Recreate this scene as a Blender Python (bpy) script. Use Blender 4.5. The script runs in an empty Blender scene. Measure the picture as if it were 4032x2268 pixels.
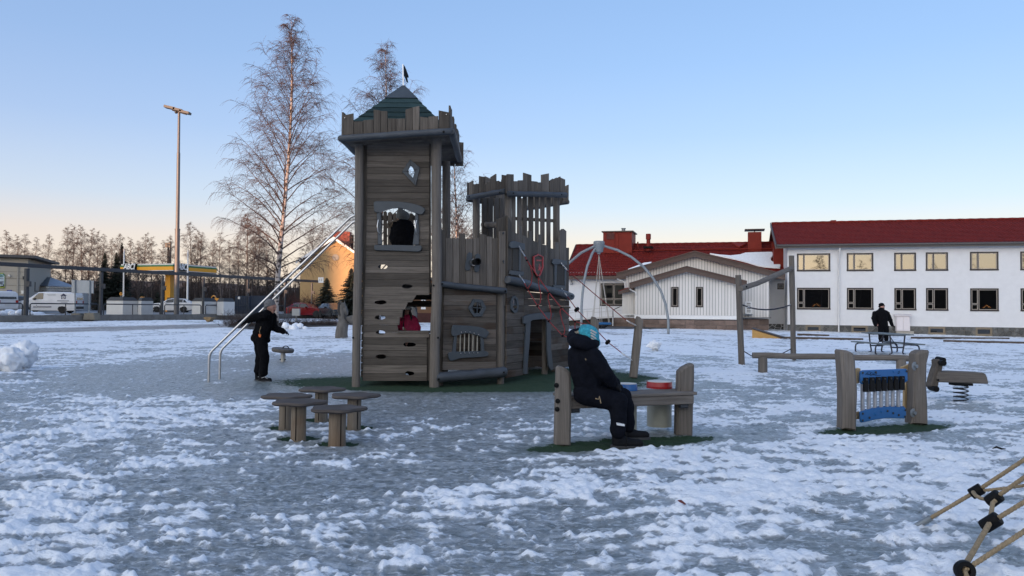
import bpy, bmesh, math, random
import numpy as np
from mathutils import Vector, Matrix

R = math.radians
random.seed(7)
scene = bpy.context.scene
C = scene.collection

# ------------------------------------------------------------------ camera
F, CX, CY = 3028.7, 2016.0, 1134.0
PITCH, ROLL, CAM_H = math.atan(79.0 / 3028.7), 0.009, 1.2
_fwd = Vector((0, math.cos(PITCH), math.sin(PITCH)))
_zu = Vector((0, -math.sin(PITCH), math.cos(PITCH)))
_xr = Vector((1, 0, 0))
CAM_R = _xr * math.cos(ROLL) + _zu * math.sin(ROLL)
CAM_U = -_xr * math.sin(ROLL) + _zu * math.cos(ROLL)
CAM_P = Vector((0, 0, CAM_H))
cam_data = bpy.data.cameras.new('camera')
cam_data.sensor_width = 36.0
cam_data.lens = 36.0 * F / 4032.0
cam_data.clip_start, cam_data.clip_end = 0.05, 2000.0
cam = bpy.data.objects.new('camera', cam_data)
C.objects.link(cam)
cam.matrix_world = Matrix((
    (CAM_R.x, CAM_U.x, -_fwd.x, CAM_P.x), (CAM_R.y, CAM_U.y, -_fwd.y, CAM_P.y),
    (CAM_R.z, CAM_U.z, -_fwd.z, CAM_P.z), (0, 0, 0, 1)))
scene.camera = cam

# ------------------------------------------------------------------ sky, sun, exposure
SUN_EL, SUN_AZ = R(3.2), R(-147.0)            # azimuth clockwise from +Y: behind the camera, to the left
world = bpy.data.worlds.new('World'); scene.world = world
world.use_nodes = True
wn, wl = world.node_tree.nodes, world.node_tree.links
sky = wn.new('ShaderNodeTexSky'); sky.sky_type = 'NISHITA'; sky.sun_disc = False
sky.sun_elevation = SUN_EL; sky.sun_rotation = SUN_AZ
sky.altitude = 50; sky.air_density = 1.0; sky.dust_density = 1.0; sky.ozone_density = 2.5
# the dusk sky: the Nishita sky plus the pale band that twilight air shows all round the horizon
w_tc = wn.new('ShaderNodeTexCoord'); w_sep = wn.new('ShaderNodeSeparateXYZ'); wl.new(w_tc.outputs['Generated'], w_sep.inputs[0])
w_rp = wn.new('ShaderNodeValToRGB'); w_e = w_rp.color_ramp.elements
for k, (z, c) in enumerate([(0, (.55, .50, .50)), (.02, (.56, .50, .50)), (.045, (.59, .475, .475)), (.085, (.56, .425, .43)), (.13, (.40, .395, .50)), (.216, (.27, .315, .49)),
                            (.30, (.21, .28, .47)), (.375, (.185, .26, .45)), (.7, (.15, .225, .42)), (1, (.14, .215, .40))]):
    while len(w_e) <= k: w_e.new(1.0)
    w_e[k].position = z; w_e[k].color = (*c, 1)
wl.new(w_sep.outputs['Z'], w_rp.inputs[0])
w_a = wn.new('ShaderNodeVectorMath'); w_a.operation = 'SCALE'; w_a.inputs['Scale'].default_value = 2.5; wl.new(w_rp.outputs[0], w_a.inputs[0])
w_b = wn.new('ShaderNodeVectorMath'); w_b.operation = 'SCALE'; w_b.inputs['Scale'].default_value = .5; wl.new(sky.outputs['Color'], w_b.inputs[0])
w_s = wn.new('ShaderNodeVectorMath'); w_s.operation = 'ADD'; wl.new(w_a.outputs[0], w_s.inputs[0]); wl.new(w_b.outputs[0], w_s.inputs[1])
# the wide warm glow that the low sun spreads over its own half of the sky
w_d = wn.new('ShaderNodeVectorMath'); w_d.operation = 'DOT_PRODUCT'; wl.new(w_tc.outputs['Generated'], w_d.inputs[0])
w_d.inputs[1].default_value = (math.sin(SUN_AZ) * math.cos(SUN_EL), math.cos(SUN_AZ) * math.cos(SUN_EL), math.sin(SUN_EL))
w_m = wn.new('ShaderNodeMath'); w_m.operation = 'MAXIMUM'; wl.new(w_d.outputs['Value'], w_m.inputs[0]); w_m.inputs[1].default_value = 0.0
w_p = wn.new('ShaderNodeMath'); w_p.operation = 'POWER'; wl.new(w_m.outputs[0], w_p.inputs[0]); w_p.inputs[1].default_value = 2.0
w_g = wn.new('ShaderNodeVectorMath'); w_g.operation = 'SCALE'; w_g.inputs[0].default_value = (.86, .80, .66); wl.new(w_p.outputs[0], w_g.inputs['Scale'])
w_k = wn.new('ShaderNodeVectorMath'); w_k.operation = 'SCALE'; w_k.inputs['Scale'].default_value = 4.6; wl.new(w_g.outputs[0], w_k.inputs[0])
w_t = wn.new('ShaderNodeVectorMath'); w_t.operation = 'ADD'; wl.new(w_s.outputs[0], w_t.inputs[0]); wl.new(w_k.outputs[0], w_t.inputs[1])
wl.new(w_t.outputs[0], wn['Background'].inputs['Color']); wn['Background'].inputs['Strength'].default_value = .1
sun_d = bpy.data.lights.new('sun', 'SUN'); sun_d.energy = 2.0; sun_d.angle = R(0.5); sun_d.color = (1.0, 0.56, 0.33)
sun = bpy.data.objects.new('sun', sun_d); C.objects.link(sun)
SUN_DIR = Vector((math.sin(SUN_AZ) * math.cos(SUN_EL), math.cos(SUN_AZ) * math.cos(SUN_EL), math.sin(SUN_EL)))
sun.rotation_euler = SUN_DIR.to_track_quat('Z', 'Y').to_euler(); sun.location = (-20, -30, 30)
vs = scene.view_settings
vs.view_transform = 'Standard'; vs.look = 'None'; vs.gamma = 1.0; vs.use_curve_mapping = False
vs.exposure = 2.2
cyc = scene.cycles
cyc.max_bounces = 6; cyc.diffuse_bounces = 3; cyc.glossy_bounces = 3; cyc.transmission_bounces = 4; cyc.transparent_max_bounces = 6
cyc.caustics_reflective = False; cyc.caustics_refractive = False

# ------------------------------------------------------------------ geometry helpers
def ray(px, py):
    return (CAM_R * ((px - CX) / F) + CAM_U * ((CY - py) / F) + _fwd)
def at(p, y):                                   # the point seen at photograph pixel p in the plane Y = y
    d = ray(*p); return CAM_P + d * (y / d.y)
def on_z(p, z=0.0):
    d = ray(*p); return CAM_P + d * ((z - CAM_H) / d.z)
class Plane:
    def __init__(s, p0, n): s.p, s.n = Vector(p0), Vector(n).normalized()
    def __call__(s, p, off=0.0):
        d = ray(*p); q = s.p + s.n * off
        return CAM_P + d * ((q - CAM_P).dot(s.n) / d.dot(s.n))
def crop(x0, y0, k): return lambda x, y: (x0 + x * k, y0 + y * k)
A1, A2 = crop(1300, 240, .5244), crop(1300, 800, .5244)
A3, A4 = crop(0, 880, .30364), crop(700, 880, .30364)
A5, A6 = crop(2200, 840, .38647), crop(3040, 820, .40032)
A7, A8 = crop(2080, 1220, .40022), crop(3200, 1320, .33121)
B1, B2 = crop(780, 1100, .46943), crop(3500, 1720, .37811)
B3, B4 = crop(0, 1300, .66815), crop(1700, 1700, .46584)
B5, B6, B8 = crop(820, 40, .66239), crop(1800, 640, .31746), crop(1920, 900, .41408)
C1, C2, C3 = crop(1380, 760, .16563), crop(1540, 1140, .13803), crop(1720, 1120, .27613)
C4, C5, C6 = crop(0, 1020, .19324), crop(3340, 1180, .16565), crop(2200, 920, .28302)
def DD(x, y): return (x * 1.56522, y * 1.56522)

class MB:
    """Collects shapes in world coordinates; build() links them as ONE mesh object."""
    def __init__(s): s.v, s.f = [], []
    def add(s, vs, fs):
        n = len(s.v); s.v += [Vector(v) for v in vs]; s.f += [tuple(i + n for i in f) for f in fs]; return s
    def box(s, c, size, rz=0.0, rot=None):
        m = rot if rot is not None else Matrix.Rotation(rz, 3, 'Z'); c = Vector(c)
        hx, hy, hz = size[0] / 2, size[1] / 2, size[2] / 2
        vs = [c + m @ Vector((x * hx, y * hy, z * hz)) for z in (-1, 1) for y in (-1, 1) for x in (-1, 1)]
        return s.add(vs, [(0, 2, 3, 1), (4, 5, 7, 6), (0, 1, 5, 4), (2, 6, 7, 3), (0, 4, 6, 2), (1, 3, 7, 5)])
    def beam(s, a, b, w, h, ch=0.0, up=(0, 0, 1)):
        """bar with a rectangular (chamfered) section from a to b"""
        a, b = Vector(a), Vector(b); d = (b - a).normalized(); u = Vector(up)
        x = d.cross(u)
        if x.length < 1e-4: x = d.cross(Vector((0, 1, 0)))
        x.normalize(); z = x.cross(d)
        hw, hh = w / 2, h / 2
        if ch: pr = [(-hw + ch, -hh), (hw - ch, -hh), (hw, -hh + ch), (hw, hh - ch), (hw - ch, hh), (-hw + ch, hh), (-hw, hh - ch), (-hw, -hh + ch)]
        else: pr = [(-hw, -hh), (hw, -hh), (hw, hh), (-hw, hh)]
        n = len(pr)
        vs = [p + x * i + z * j for p in (a, b) for i, j in pr]
        return s.add(vs, [tuple(range(n))[::-1], tuple(range(n, 2 * n))] + [(i, (i + 1) % n, n + (i + 1) % n, n + i) for i in range(n)])
    def prism(s, pts, n, ch=0.0):
        """polygon pts pushed along the vector n; ch rounds the rim at the starting face a little"""
        pts = [Vector(p) for p in pts]; n = Vector(n); k = len(pts)
        if ch:
            cen = sum(pts, Vector()) / k
            nn = n.normalized(); ins = []
            for i in range(k):
                e1 = (pts[i] - pts[i - 1]).normalized(); e2 = (pts[(i + 1) % k] - pts[i]).normalized()
                m = (e1.cross(nn) + e2.cross(nn))
                m = m.normalized() if m.length > 1e-6 else Vector()
                if m.dot(cen - pts[i]) < 0 and (pts[i] + m * ch - cen).length > (pts[i] - m * ch - cen).length: m = -m
                ins.append(pts[i] + m * ch)
            vs = ins + [p + nn * ch for p in pts] + [p + n for p in pts]
            return s.add(vs, [tuple(range(k))[::-1], tuple(range(2 * k, 3 * k))]
                         + [(i, (i + 1) % k, k + (i + 1) % k, k + i) for i in range(k)]
                         + [(k + i, k + (i + 1) % k, 2 * k + (i + 1) % k, 2 * k + i) for i in range(k)])
        vs = pts + [p + n for p in pts]
        return s.add(vs, [tuple(range(k))[::-1], tuple(range(k, 2 * k))] + [(i, (i + 1) % k, k + (i + 1) % k, k + i) for i in range(k)])
    def tube(s, pts, r, seg=8, caps=True, closed=False):
        pts = [Vector(p) for p in pts]; n = len(pts)
        rs = list(r) if hasattr(r, '__len__') else [r] * n
        vs, fs, x = [], [], None
        for i, p in enumerate(pts):
            if closed: d = pts[(i + 1) % n] - pts[i - 1]
            else: d = pts[min(i + 1, n - 1)] - pts[max(i - 1, 0)]
            d.normalize()
            if x is None:
                x = d.cross(Vector((0, 0, 1)))
                if x.length < 0.05: x = d.cross(Vector((0, 1, 0)))
            x = (x - d * x.dot(d)).normalized(); y = d.cross(x)
            vs += [p + (x * math.cos(2 * math.pi * k / seg) + y * math.sin(2 * math.pi * k / seg)) * rs[i] for k in range(seg)]
        m = n if closed else n - 1
        for i in range(m):
            j = (i + 1) % n
            fs += [(i * seg + k, i * seg + (k + 1) % seg, j * seg + (k + 1) % seg, j * seg + k) for k in range(seg)]
        if caps and not closed: fs += [tuple(range(seg))[::-1], tuple(range((n - 1) * seg, n * seg))]
        return s.add(vs, fs)
    def lathe(s, prof, c=(0, 0, 0), seg=20, axis=None, squash=None):
        """profile of (radius, height) turned about an axis (default +Z) through c"""
        c = Vector(c); q = Vector(axis).to_track_quat('Z', 'Y').to_matrix() if axis is not None else Matrix.Identity(3)
        vs, fs = [], []
        for r, h in prof:
            for k in range(seg):
                a = 2 * math.pi * k / seg; g = squash(a) if squash else 1.0
                vs.append(c + q @ Vector((math.cos(a) * r * g, math.sin(a) * r * g, h)))
        for i in range(len(prof) - 1):
            fs += [(i * seg + k, i * seg + (k + 1) % seg, (i + 1) * seg + (k + 1) % seg, (i + 1) * seg + k) for k in range(seg)]
        fs += [tuple(range(seg))[::-1], tuple(range((len(prof) - 1) * seg, len(prof) * seg))]
        return s.add(vs, fs)
    def ball(s, c, r, lumps=0.0, sub=2, seed=0, flat=None):
        bm = bmesh.new(); bmesh.ops.create_icosphere(bm, subdivisions=sub, radius=1.0)
        rr = Vector(r) if hasattr(r, '__len__') else Vector((r, r, r)); c = Vector(c); vs = []
        from mathutils import noise as mn
        for v in bm.verts:
            k = 1.0
            if lumps: k += lumps * (mn.noise(v.co * 1.7 + Vector((seed * 7.3, seed, 2))) + .6 * mn.noise(v.co * 4.1 + Vector((seed, 3, seed * 2.2))) + .35 * mn.noise(v.co * 9.3 + Vector((5, seed, 1))))
            p = Vector((v.co.x * rr.x * k, v.co.y * rr.y * k, v.co.z * rr.z * k))
            if flat is not None and p.z < flat: p.z = flat
            vs.append(c + p)
        fs = [tuple(v.index for v in f.verts) for f in bm.faces]; bm.free()
        return s.add(vs, fs)
    def capsule(s, a, b, ra, rb, seg=12, sx=1.0):
        a, b = Vector(a), Vector(b); d = b - a; L = max(d.length, 1e-5); prof = []
        for k in range(5): t = math.pi / 2 * (1 - k / 4); prof.append((max(ra * math.cos(t), .001), -ra * math.sin(t)))
        for k in range(5): t = math.pi / 2 * (k / 4); prof.append((max(rb * math.cos(t), .001), L + rb * math.sin(t)))
        return s.lathe(prof, a, seg, axis=d if d.length > 1e-5 else (0, 0, 1))
    def mesh(s, name, mat, W=None, smooth=None, recalc=True):
        me = bpy.data.meshes.new(name)
        if W is not None:
            inv = W.inverted(); vs = [inv @ v for v in s.v]
        else: vs = s.v
        me.from_pydata([tuple(v) for v in vs], [], s.f)
        if recalc:
            bm = bmesh.new(); bm.from_mesh(me); bmesh.ops.recalc_face_normals(bm, faces=bm.faces); bm.to_mesh(me); bm.free()
        if smooth is not None:
            me.polygons.foreach_set('use_smooth', [True] * len(me.polygons)); me.set_sharp_from_angle(angle=R(smooth))
        if mat: me.materials.append(mat)
        return me
    def build(s, name, mat, parent=None, smooth=None, label=None, kind=None, recalc=True):
        W = WM.get(parent.name) if parent else None
        o = bpy.data.objects.new(name, s.mesh(name, mat, W, smooth, recalc)); C.objects.link(o)
        if parent: o.parent = parent; WM[o.name] = W if W is not None else Matrix.Identity(4)
        else: WM[o.name] = Matrix.Identity(4)
        if label: o['label'] = label
        if kind: o['kind'] = kind
        return o

WM = {}
def thing(name, label, cat, loc=(0, 0, 0), rz=0.0, group=None):
    o = bpy.data.objects.new(name, None); C.objects.link(o)
    o.location = loc; o.rotation_euler = (0, 0, rz); o.empty_display_size = .1
    o['label'] = label; o['category'] = cat
    if group: o['group'] = group
    WM[o.name] = Matrix.Translation(Vector(loc)) @ Matrix.Rotation(rz, 4, 'Z')
    return o
def tag(o, label, cat, group=None, kind=None):
    o['label'] = label; o['category'] = cat
    if group: o['group'] = group
    if kind: o['kind'] = kind
    return o
def own_origin(o):
    """moves the origin of a thing that is one mesh to its base"""
    me = o.data; n = len(me.vertices); a = np.empty(n * 3); me.vertices.foreach_get('co', a); a = a.reshape(-1, 3)
    c = np.array([(a[:, 0].min() + a[:, 0].max()) / 2, (a[:, 1].min() + a[:, 1].max()) / 2, a[:, 2].min()])
    me.vertices.foreach_set('co', (a - c).ravel()); o.location = c; me.update(); return o
def dup(root, loc, rz=None, label=None, scale=None, group=None):
    r = root.copy(); C.objects.link(r); r.location = loc
    if rz is not None: r.rotation_euler = (0, 0, rz)
    if scale is not None: r.scale = scale
    if label: r['label'] = label
    if group: r['group'] = group
    for ch in list(root.children):
        c = ch.copy(); C.objects.link(c); c.parent = r
        for g in list(ch.children):
            d = g.copy(); C.objects.link(d); d.parent = c
    return r
def lerp(a, b, t): return a + (b - a) * t

# ------------------------------------------------------------------ materials
def nodes_of(m): m.use_nodes = True; return m.node_tree.nodes, m.node_tree.links, m.node_tree.nodes['Principled BSDF']
def mat(name, col, rough=.6, var=.15, scale=6.0, bump=.0, metal=0.0, stretch=(1, 1, 1), rnd=0.0, spec=.5, col2=None, bdist=.01, emit=None):
    m = bpy.data.materials.new(name); N, L, P = nodes_of(m)
    P.inputs['Roughness'].default_value = rough; P.inputs['Metallic'].default_value = metal
    P.inputs['Specular IOR Level'].default_value = spec
    tc = N.new('ShaderNodeTexCoord'); mp = N.new('ShaderNodeMapping'); mp.inputs['Scale'].default_value = tuple(scale * x for x in stretch)
    oi = N.new('ShaderNodeObjectInfo'); ad = N.new('ShaderNodeVectorMath'); ad.operation = 'MULTIPLY_ADD'
    L.new(oi.outputs['Random'], ad.inputs[0]); ad.inputs[1].default_value = (17.3, 9.1, 23.7); L.new(tc.outputs['Object'], ad.inputs[2])
    L.new(ad.outputs[0], mp.inputs['Vector'])
    no = N.new('ShaderNodeTexNoise'); no.inputs['Detail'].default_value = 5; no.inputs['Scale'].default_value = 1.0; no.inputs['Roughness'].default_value = .62
    L.new(mp.outputs[0], no.inputs['Vector'])
    rp = N.new('ShaderNodeValToRGB'); c = Vector(col); c2 = Vector(col2) if col2 else None
    rp.color_ramp.elements[0].position, rp.color_ramp.elements[1].position = .3, .7
    lo, hi = (c * (1 - var), c * (1 + var)) if c2 is None else (c, c2)
    rp.color_ramp.elements[0].color = (*lo, 1); rp.color_ramp.elements[1].color = (*hi, 1)
    L.new(no.outputs['Fac'], rp.inputs[0]); out = rp.outputs[0]
    if rnd:
        hs = N.new('ShaderNodeHueSaturation'); mr = N.new('ShaderNodeMapRange')
        mr.inputs['To Min'].default_value, mr.inputs['To Max'].default_value = 1 - rnd, 1 + rnd
        L.new(oi.outputs['Random'], mr.inputs['Value']); L.new(mr.outputs[0], hs.inputs['Value']); L.new(out, hs.inputs['Color']); out = hs.outputs[0]
    L.new(out, P.inputs['Base Color'])
    if bump:
        b = N.new('ShaderNodeBump'); b.inputs['Strength'].default_value = bump; b.inputs['Distance'].default_value = bdist
        L.new(no.outputs['Fac'], b.inputs['Height']); L.new(b.outputs[0], P.inputs['Normal'])
    if emit:
        P.inputs['Emission Color'].default_value = (*emit[:3], 1); P.inputs['Emission Strength'].default_value = emit[3]
    return m
def wood(name, axis, base=(.122, .105, .09), dark=(.034, .028, .024), light=(.235, .208, .182), rnd=.36, stain=None, rough=.9):
    """grey weathered timber, the grain running along axis 'x' (horizontal) or 'z' (upright)"""
    m = bpy.data.materials.new(name); N, L, P = nodes_of(m)
    tc = N.new('ShaderNodeTexCoord'); oi = N.new('ShaderNodeObjectInfo'); ad = N.new('ShaderNodeVectorMath'); ad.operation = 'MULTIPLY_ADD'
    L.new(oi.outputs['Random'], ad.inputs[0]); ad.inputs[1].default_value = (31.3, 19.7, 43.1); L.new(tc.outputs['Object'], ad.inputs[2])
    def nz(sc, det=4, dist=0.0):
        mp = N.new('ShaderNodeMapping'); mp.inputs['Scale'].default_value = sc; L.new(ad.outputs[0], mp.inputs['Vector'])
        no = N.new('ShaderNodeTexNoise'); no.inputs['Scale'].default_value = 1; no.inputs['Detail'].default_value = det
        no.inputs['Distortion'].default_value = dist; no.inputs['Roughness'].default_value = .65
        L.new(mp.outputs[0], no.inputs['Vector']); return no.outputs['Fac']
    g = (2.0, 2.0, 70.0) if axis == 'x' else (60.0, 60.0, 1.8)
    fine = nz(g, 5, .6); broad = nz((3.5, 3.5, 9) if axis == 'x' else (8, 8, 2.2), 4)
    big = nz((1.1, 1.1, 1.1), 3)
    def ramp(f, a, b, pa=.3, pb=.7):
        r = N.new('ShaderNodeValToRGB'); r.color_ramp.elements[0].position, r.color_ramp.elements[1].position = pa, pb
        r.color_ramp.elements[0].color = (*a, 1); r.color_ramp.elements[1].color = (*b, 1); L.new(f, r.inputs[0]); return r.outputs[0]
    def mix(kind, f, a, b):
        x = N.new('ShaderNodeMix'); x.data_type = 'RGBA'; x.blend_type = kind; x.inputs[0].default_value = f
        L.new(a, x.inputs[6]); L.new(b, x.inputs[7]); return x.outputs[2]
    c = ramp(fine, dark, light, .28, .72); c = mix('MIX', .55, c, ramp(broad, base, tuple(v * .62 for v in base)))
    if stain: c = mix('MULTIPLY', .8, c, ramp(big, (1, 1, 1), stain, .5, .68))
    hs = N.new('ShaderNodeHueSaturation'); mr = N.new('ShaderNodeMapRange'); mr.inputs['To Min'].default_value, mr.inputs['To Max'].default_value = 1 - rnd, 1 + rnd
    L.new(oi.outputs['Random'], mr.inputs['Value']); L.new(mr.outputs[0], hs.inputs['Value']); L.new(c, hs.inputs['Color'])
    L.new(hs.outputs[0], P.inputs['Base Color']); P.inputs['Roughness'].default_value = rough; P.inputs['Specular IOR Level'].default_value = .15
    b = N.new('ShaderNodeBump'); b.inputs['Strength'].default_value = .5; b.inputs['Distance'].default_value = .006
    L.new(fine, b.inputs['Height']); L.new(b.outputs[0], P.inputs['Normal'])
    return m
WH = wood('weathered_board_lying', 'x'); WV = wood('weathered_board_upright', 'z')
WPOST = wood('weathered_post', 'z', (.165, .146, .13), (.07, .06, .053), (.27, .243, .218), .15)
WLOG = wood('weathered_log', 'x', (.165, .146, .13), (.07, .06, .053), (.27, .243, .218), .15)
WLOWER = wood('weathered_board_stained', 'x', (.115, .098, .085), (.036, .030, .026), (.215, .188, .165), .42, stain=(.62, .42, .30))
WROOF = wood('green_stained_board', 'x', (.026, .050, .054), (.012, .024, .026), (.055, .092, .096), .35)
GREYHDPE = mat('grey_plastic_board', (.050, .060, .071), .6, .10, 9, .1)
GREYLOG = mat('grey_painted_log', (.048, .056, .068), .6, .25, 5, .3, stretch=(1, 1, 3))
BLACK = mat('black_plastic', (.005, .005, .0055), .6, .2, 20, spec=.15)
STEEL = mat('brushed_steel', (.62, .61, .60), .28, .08, 30, metal=1.0)
GALV = mat('galvanised_steel', (.21, .235, .255), .5, .15, 14, metal=.35)
DARKMETAL = mat('dark_grey_painted_metal', (.022, .025, .031), .5, .12, 8)
REDROPE = mat('red_rope', (.19, .022, .024), .8, .3, 60, .3)
TANROPE = mat('tan_rope', (.27, .205, .125), .85, .25, 60, .4)
WHITEPAINT = mat('white_paint', (.78, .78, .78), .5, .04, 5)
GLASS = mat('window_glass', (.012, .013, .015), .03, .2, 2, spec=.8)
# ------------------------------------------------------------------ ground
def perlin(x, y, seed):
    rng = np.random.RandomState(seed); perm = rng.permutation(512); ang = rng.rand(512) * 2 * np.pi
    gx, gy = np.cos(ang), np.sin(ang)
    xi, yi = np.floor(x).astype(np.int64), np.floor(y).astype(np.int64); xf, yf = x - xi, y - yi
    def h(i, j): return perm[(perm[i & 511] + j) & 511]
    def dot(i, j, dx, dy): k = h(i, j); return gx[k] * dx + gy[k] * dy
    u, v = xf * xf * xf * (xf * (xf * 6 - 15) + 10), yf * yf * yf * (yf * (yf * 6 - 15) + 10)
    a = dot(xi, yi, xf, yf); b = dot(xi + 1, yi, xf - 1, yf); c = dot(xi, yi + 1, xf, yf - 1); d = dot(xi + 1, yi + 1, xf - 1, yf - 1)
    return (a + u * (b - a) + v * (c - a + u * (a - b - c + d))) * 1.5
def fbm(x, y, seed, o=4, g=.5):
    s, a = 0, 1.0
    for k in range(o): s = s + a * perlin(x * 2 ** k + 13.7 * k, y * 2 ** k - 7.1 * k, seed + k); a *= g
    return s
def sstep(a, b, x): t = np.clip((x - a) / (b - a), 0, 1); return t * t * (3 - 2 * t)
def gz(x, y):
    """lie of the land: level round the camera, falling gently to the right and away"""
    return -.0135 * (np.maximum(0, x - 2) * sstep(8, 22, y)) + 0.0 * y
def gza(x, y): return float(gz(np.float64(x), np.float64(y)))
def gp(p, dz=0.0):
    """the point of the ground seen at photograph pixel p"""
    z = 0.0
    for _ in range(8): q = on_z(p, z + dz); z = gza(q.x, q.y)
    return on_z(p, z + dz)

PATCH = []      # (x, y, rx, ry, rot): oval mats of green turf laid bare through the ice
def turf_at(x, y):
    t = np.full(np.shape(x), -1.0)
    for (cx, cy, rx, ry, rot) in PATCH:
        dx, dy = x - cx, y - cy; c, s = math.cos(rot), math.sin(rot)
        t = np.maximum(t, 1 - np.sqrt(((dx * c + dy * s) / rx) ** 2 + ((-dx * s + dy * c) / ry) ** 2))
    return t
PATCH += [(-.75, 12.35, 3.0, 1.35, .03), (.9, 13.6, 1.55, 1.6, .75), (1.02, 6.86, .98, .25, .42),
          (3.83, 7.86, .88, .26, .42), (2.23, 13.5, .35, .3, 0), (.95, 14.6, 1.2, .7, .4)]

STOOLS = [((735, 1245), 'mushroom stool with an oval flower top, back left of the group of five'), ((1030, 1178), 'mushroom stool farthest from the camera, half hidden behind the others'),
          ((838, 1340), 'mushroom stool at the front left of the group of five'), ((1165, 1388), 'cracked brown log mushroom stool nearest the camera'), ((1308, 1250), 'mushroom stool at the right end of the group of five')]
for _q, _ in STOOLS: _p = gp(B1(*_q)); PATCH.append((_p.x, _p.y + .02, .19, .15, 0))
ld_ = (.949, .3147)
def snow_fields(x, y):
    """height of the trampled snow and ice, and how much of it is white"""
    wx = x + .12 * perlin(x / .7, y / .7, 91); wy = y + .12 * perlin(x / .7, y / .7, 92)
    big = fbm(x / 3.4, y / 4.2, 11, 3); mid = fbm(x / 1.15, y / 1.15, 21, 2)
    r1 = 1 - np.abs(perlin(wx / .46, wy / .34, 31)) * 2.2
    r2 = 1 - np.abs(perlin(wx / .24 + .3 * perlin(x / .12, y / .12, 44), wy / .19, 41)) * 2.4 - .35
    r3 = fbm(wx / .080, wy / .065, 51, 2)
    r5 = 1 - np.abs(perlin(wx / .11, wy / .085, 55)) * 2.4 - .35
    bias = np.zeros_like(x)
    bias -= .34 * np.exp(-(((x + .6) / 5.2) ** 2 + ((y - 12.2) / 3.6) ** 2))
    bias -= .30 * np.exp(-(((x + 4.5) / 4.5) ** 2 + ((y - 15.5) / 4.5) ** 2))
    bias -= .26 * np.exp(-(((x + 1.3) / 2.2) ** 2 + ((y - 7.3) / 2.4) ** 2))
    bias -= .26 * np.exp(-(((x - 1.2) / 1.5) ** 2 + ((y - 9) / 3.5) ** 2))
    bias += .22 * np.exp(-(((x - 4.8) / 3.2) ** 2 + ((y - 8.) / 5.5) ** 2))
    bias += .22 * np.exp(-(((x + 3.4) / 1.8) ** 2 + ((y - 8.6) / 1.5) ** 2))
    bias -= .30 * np.exp(-(((x - 4.3) / 1.6) ** 2 + ((y - 7.6) / .9) ** 2))
    bias -= .24 * np.exp(-(((x + 5.6) / 3.2) ** 2 + ((y - 12.5) / 3.6) ** 2))
    bias += .17 * sstep(17, 26, y)
    tf = turf_at(x, y)
    bias -= 1.6 * sstep(-.16, .05, tf)
    r4 = 1 - np.abs(fbm(wx / .95, wy / .33, 81, 2)) * 1.6
    bias -= .22 * np.exp(-(((x + .9) / 1.6) ** 2 + ((y - 4.2) / 1.6) ** 2))
    r4 = 1 - np.abs(fbm(wx / .95, wy / .33, 81, 2)) * 1.6
    t = .26 * big + .26 * mid + .30 * (r1 - .5) + .28 * (r4 - .5) + .20 * r2 + .18 * r5 + .21 * r3 + .85 * bias + .075
    t -= .5 * sstep(30, 60, y) * 0
    th = np.maximum(t, 0)
    far = 1 / (1 + (y / 16.0) ** 2)
    h = .022 * (1 - np.exp(-th * 5.0)) + .029 * th * (.65 + .35 * np.maximum(r2, -.4)) + .009 * np.maximum(r5, -.3) * sstep(.0, .3, t) + .006 * r3 * sstep(.0, .25, t)
    ice = .009 * fbm(x / .16, y / .11, 61, 3) + .006 * (1 - 2 * np.abs(perlin(x / .085, y / .06, 71))) + .004 * fbm(x / .045, y / .04, 71, 2)
    h = np.where(t > 0, h, 0) + ice * (1 - .6 * sstep(0, .2, t)) + .02 * big
    h = h - .02 * sstep(-.05, .25, tf)
    ro = (x + 32) * ld_[0] - (y - 48) * ld_[1]
    tr = sstep(11, 12.6, ro + .5 * mid) * (1 - sstep(16.6, 18.2, ro + .5 * mid)) * sstep(24, 31, y)
    h = h * (1 - .7 * tr)
    return h * (.55 + .45 * far), t, tf, tr

def ground_sheet():
    ny = 640
    ys = 1.5 * np.exp(np.linspace(0, math.log(62 / 1.5), ny)); us = np.concatenate([np.linspace(-1.7, -.73, 110), np.linspace(-.72, .72, 720), np.linspace(.73, 1.7, 110)]); nx = len(us)
    Y, U = np.meshgrid(ys, us, indexing='ij'); X = U * Y
    h, t, tf, tr = snow_fields(X, Y); Z = gz(X, Y) + h
    co = np.stack([X, Y, Z], -1).reshape(-1, 3)
    idx = np.arange(ny * nx).reshape(ny, nx)
    q = np.stack([idx[:-1, :-1], idx[:-1, 1:], idx[1:, 1:], idx[1:, :-1]], -1).reshape(-1, 4)
    me = bpy.data.meshes.new('snowy_ground'); me.vertices.add(len(co)); me.vertices.foreach_set('co', co.astype(np.float32).ravel())
    me.loops.add(q.size); me.loops.foreach_set('vertex_index', q.astype(np.int32).ravel())
    me.polygons.add(len(q)); me.polygons.foreach_set('loop_start', np.arange(0, q.size, 4, dtype=np.int32))
    me.polygons.foreach_set('use_smooth', np.ones(len(q), bool))
    me.update(calc_edges=True)
    a = me.attributes.new('snow', 'FLOAT', 'POINT'); a.data.foreach_set('value', t.astype(np.float32).ravel())
    b = me.attributes.new('turf', 'FLOAT', 'POINT'); b.data.foreach_set('value', tf.astype(np.float32).ravel())
    c_ = me.attributes.new('track', 'FLOAT', 'POINT'); c_.data.foreach_set('value', tr.astype(np.float32).ravel())
    o = bpy.data.objects.new('snowy_ground', me); C.objects.link(o); o['kind'] = 'structure'
    me.materials.append(snow_material(True))
    return o

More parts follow.
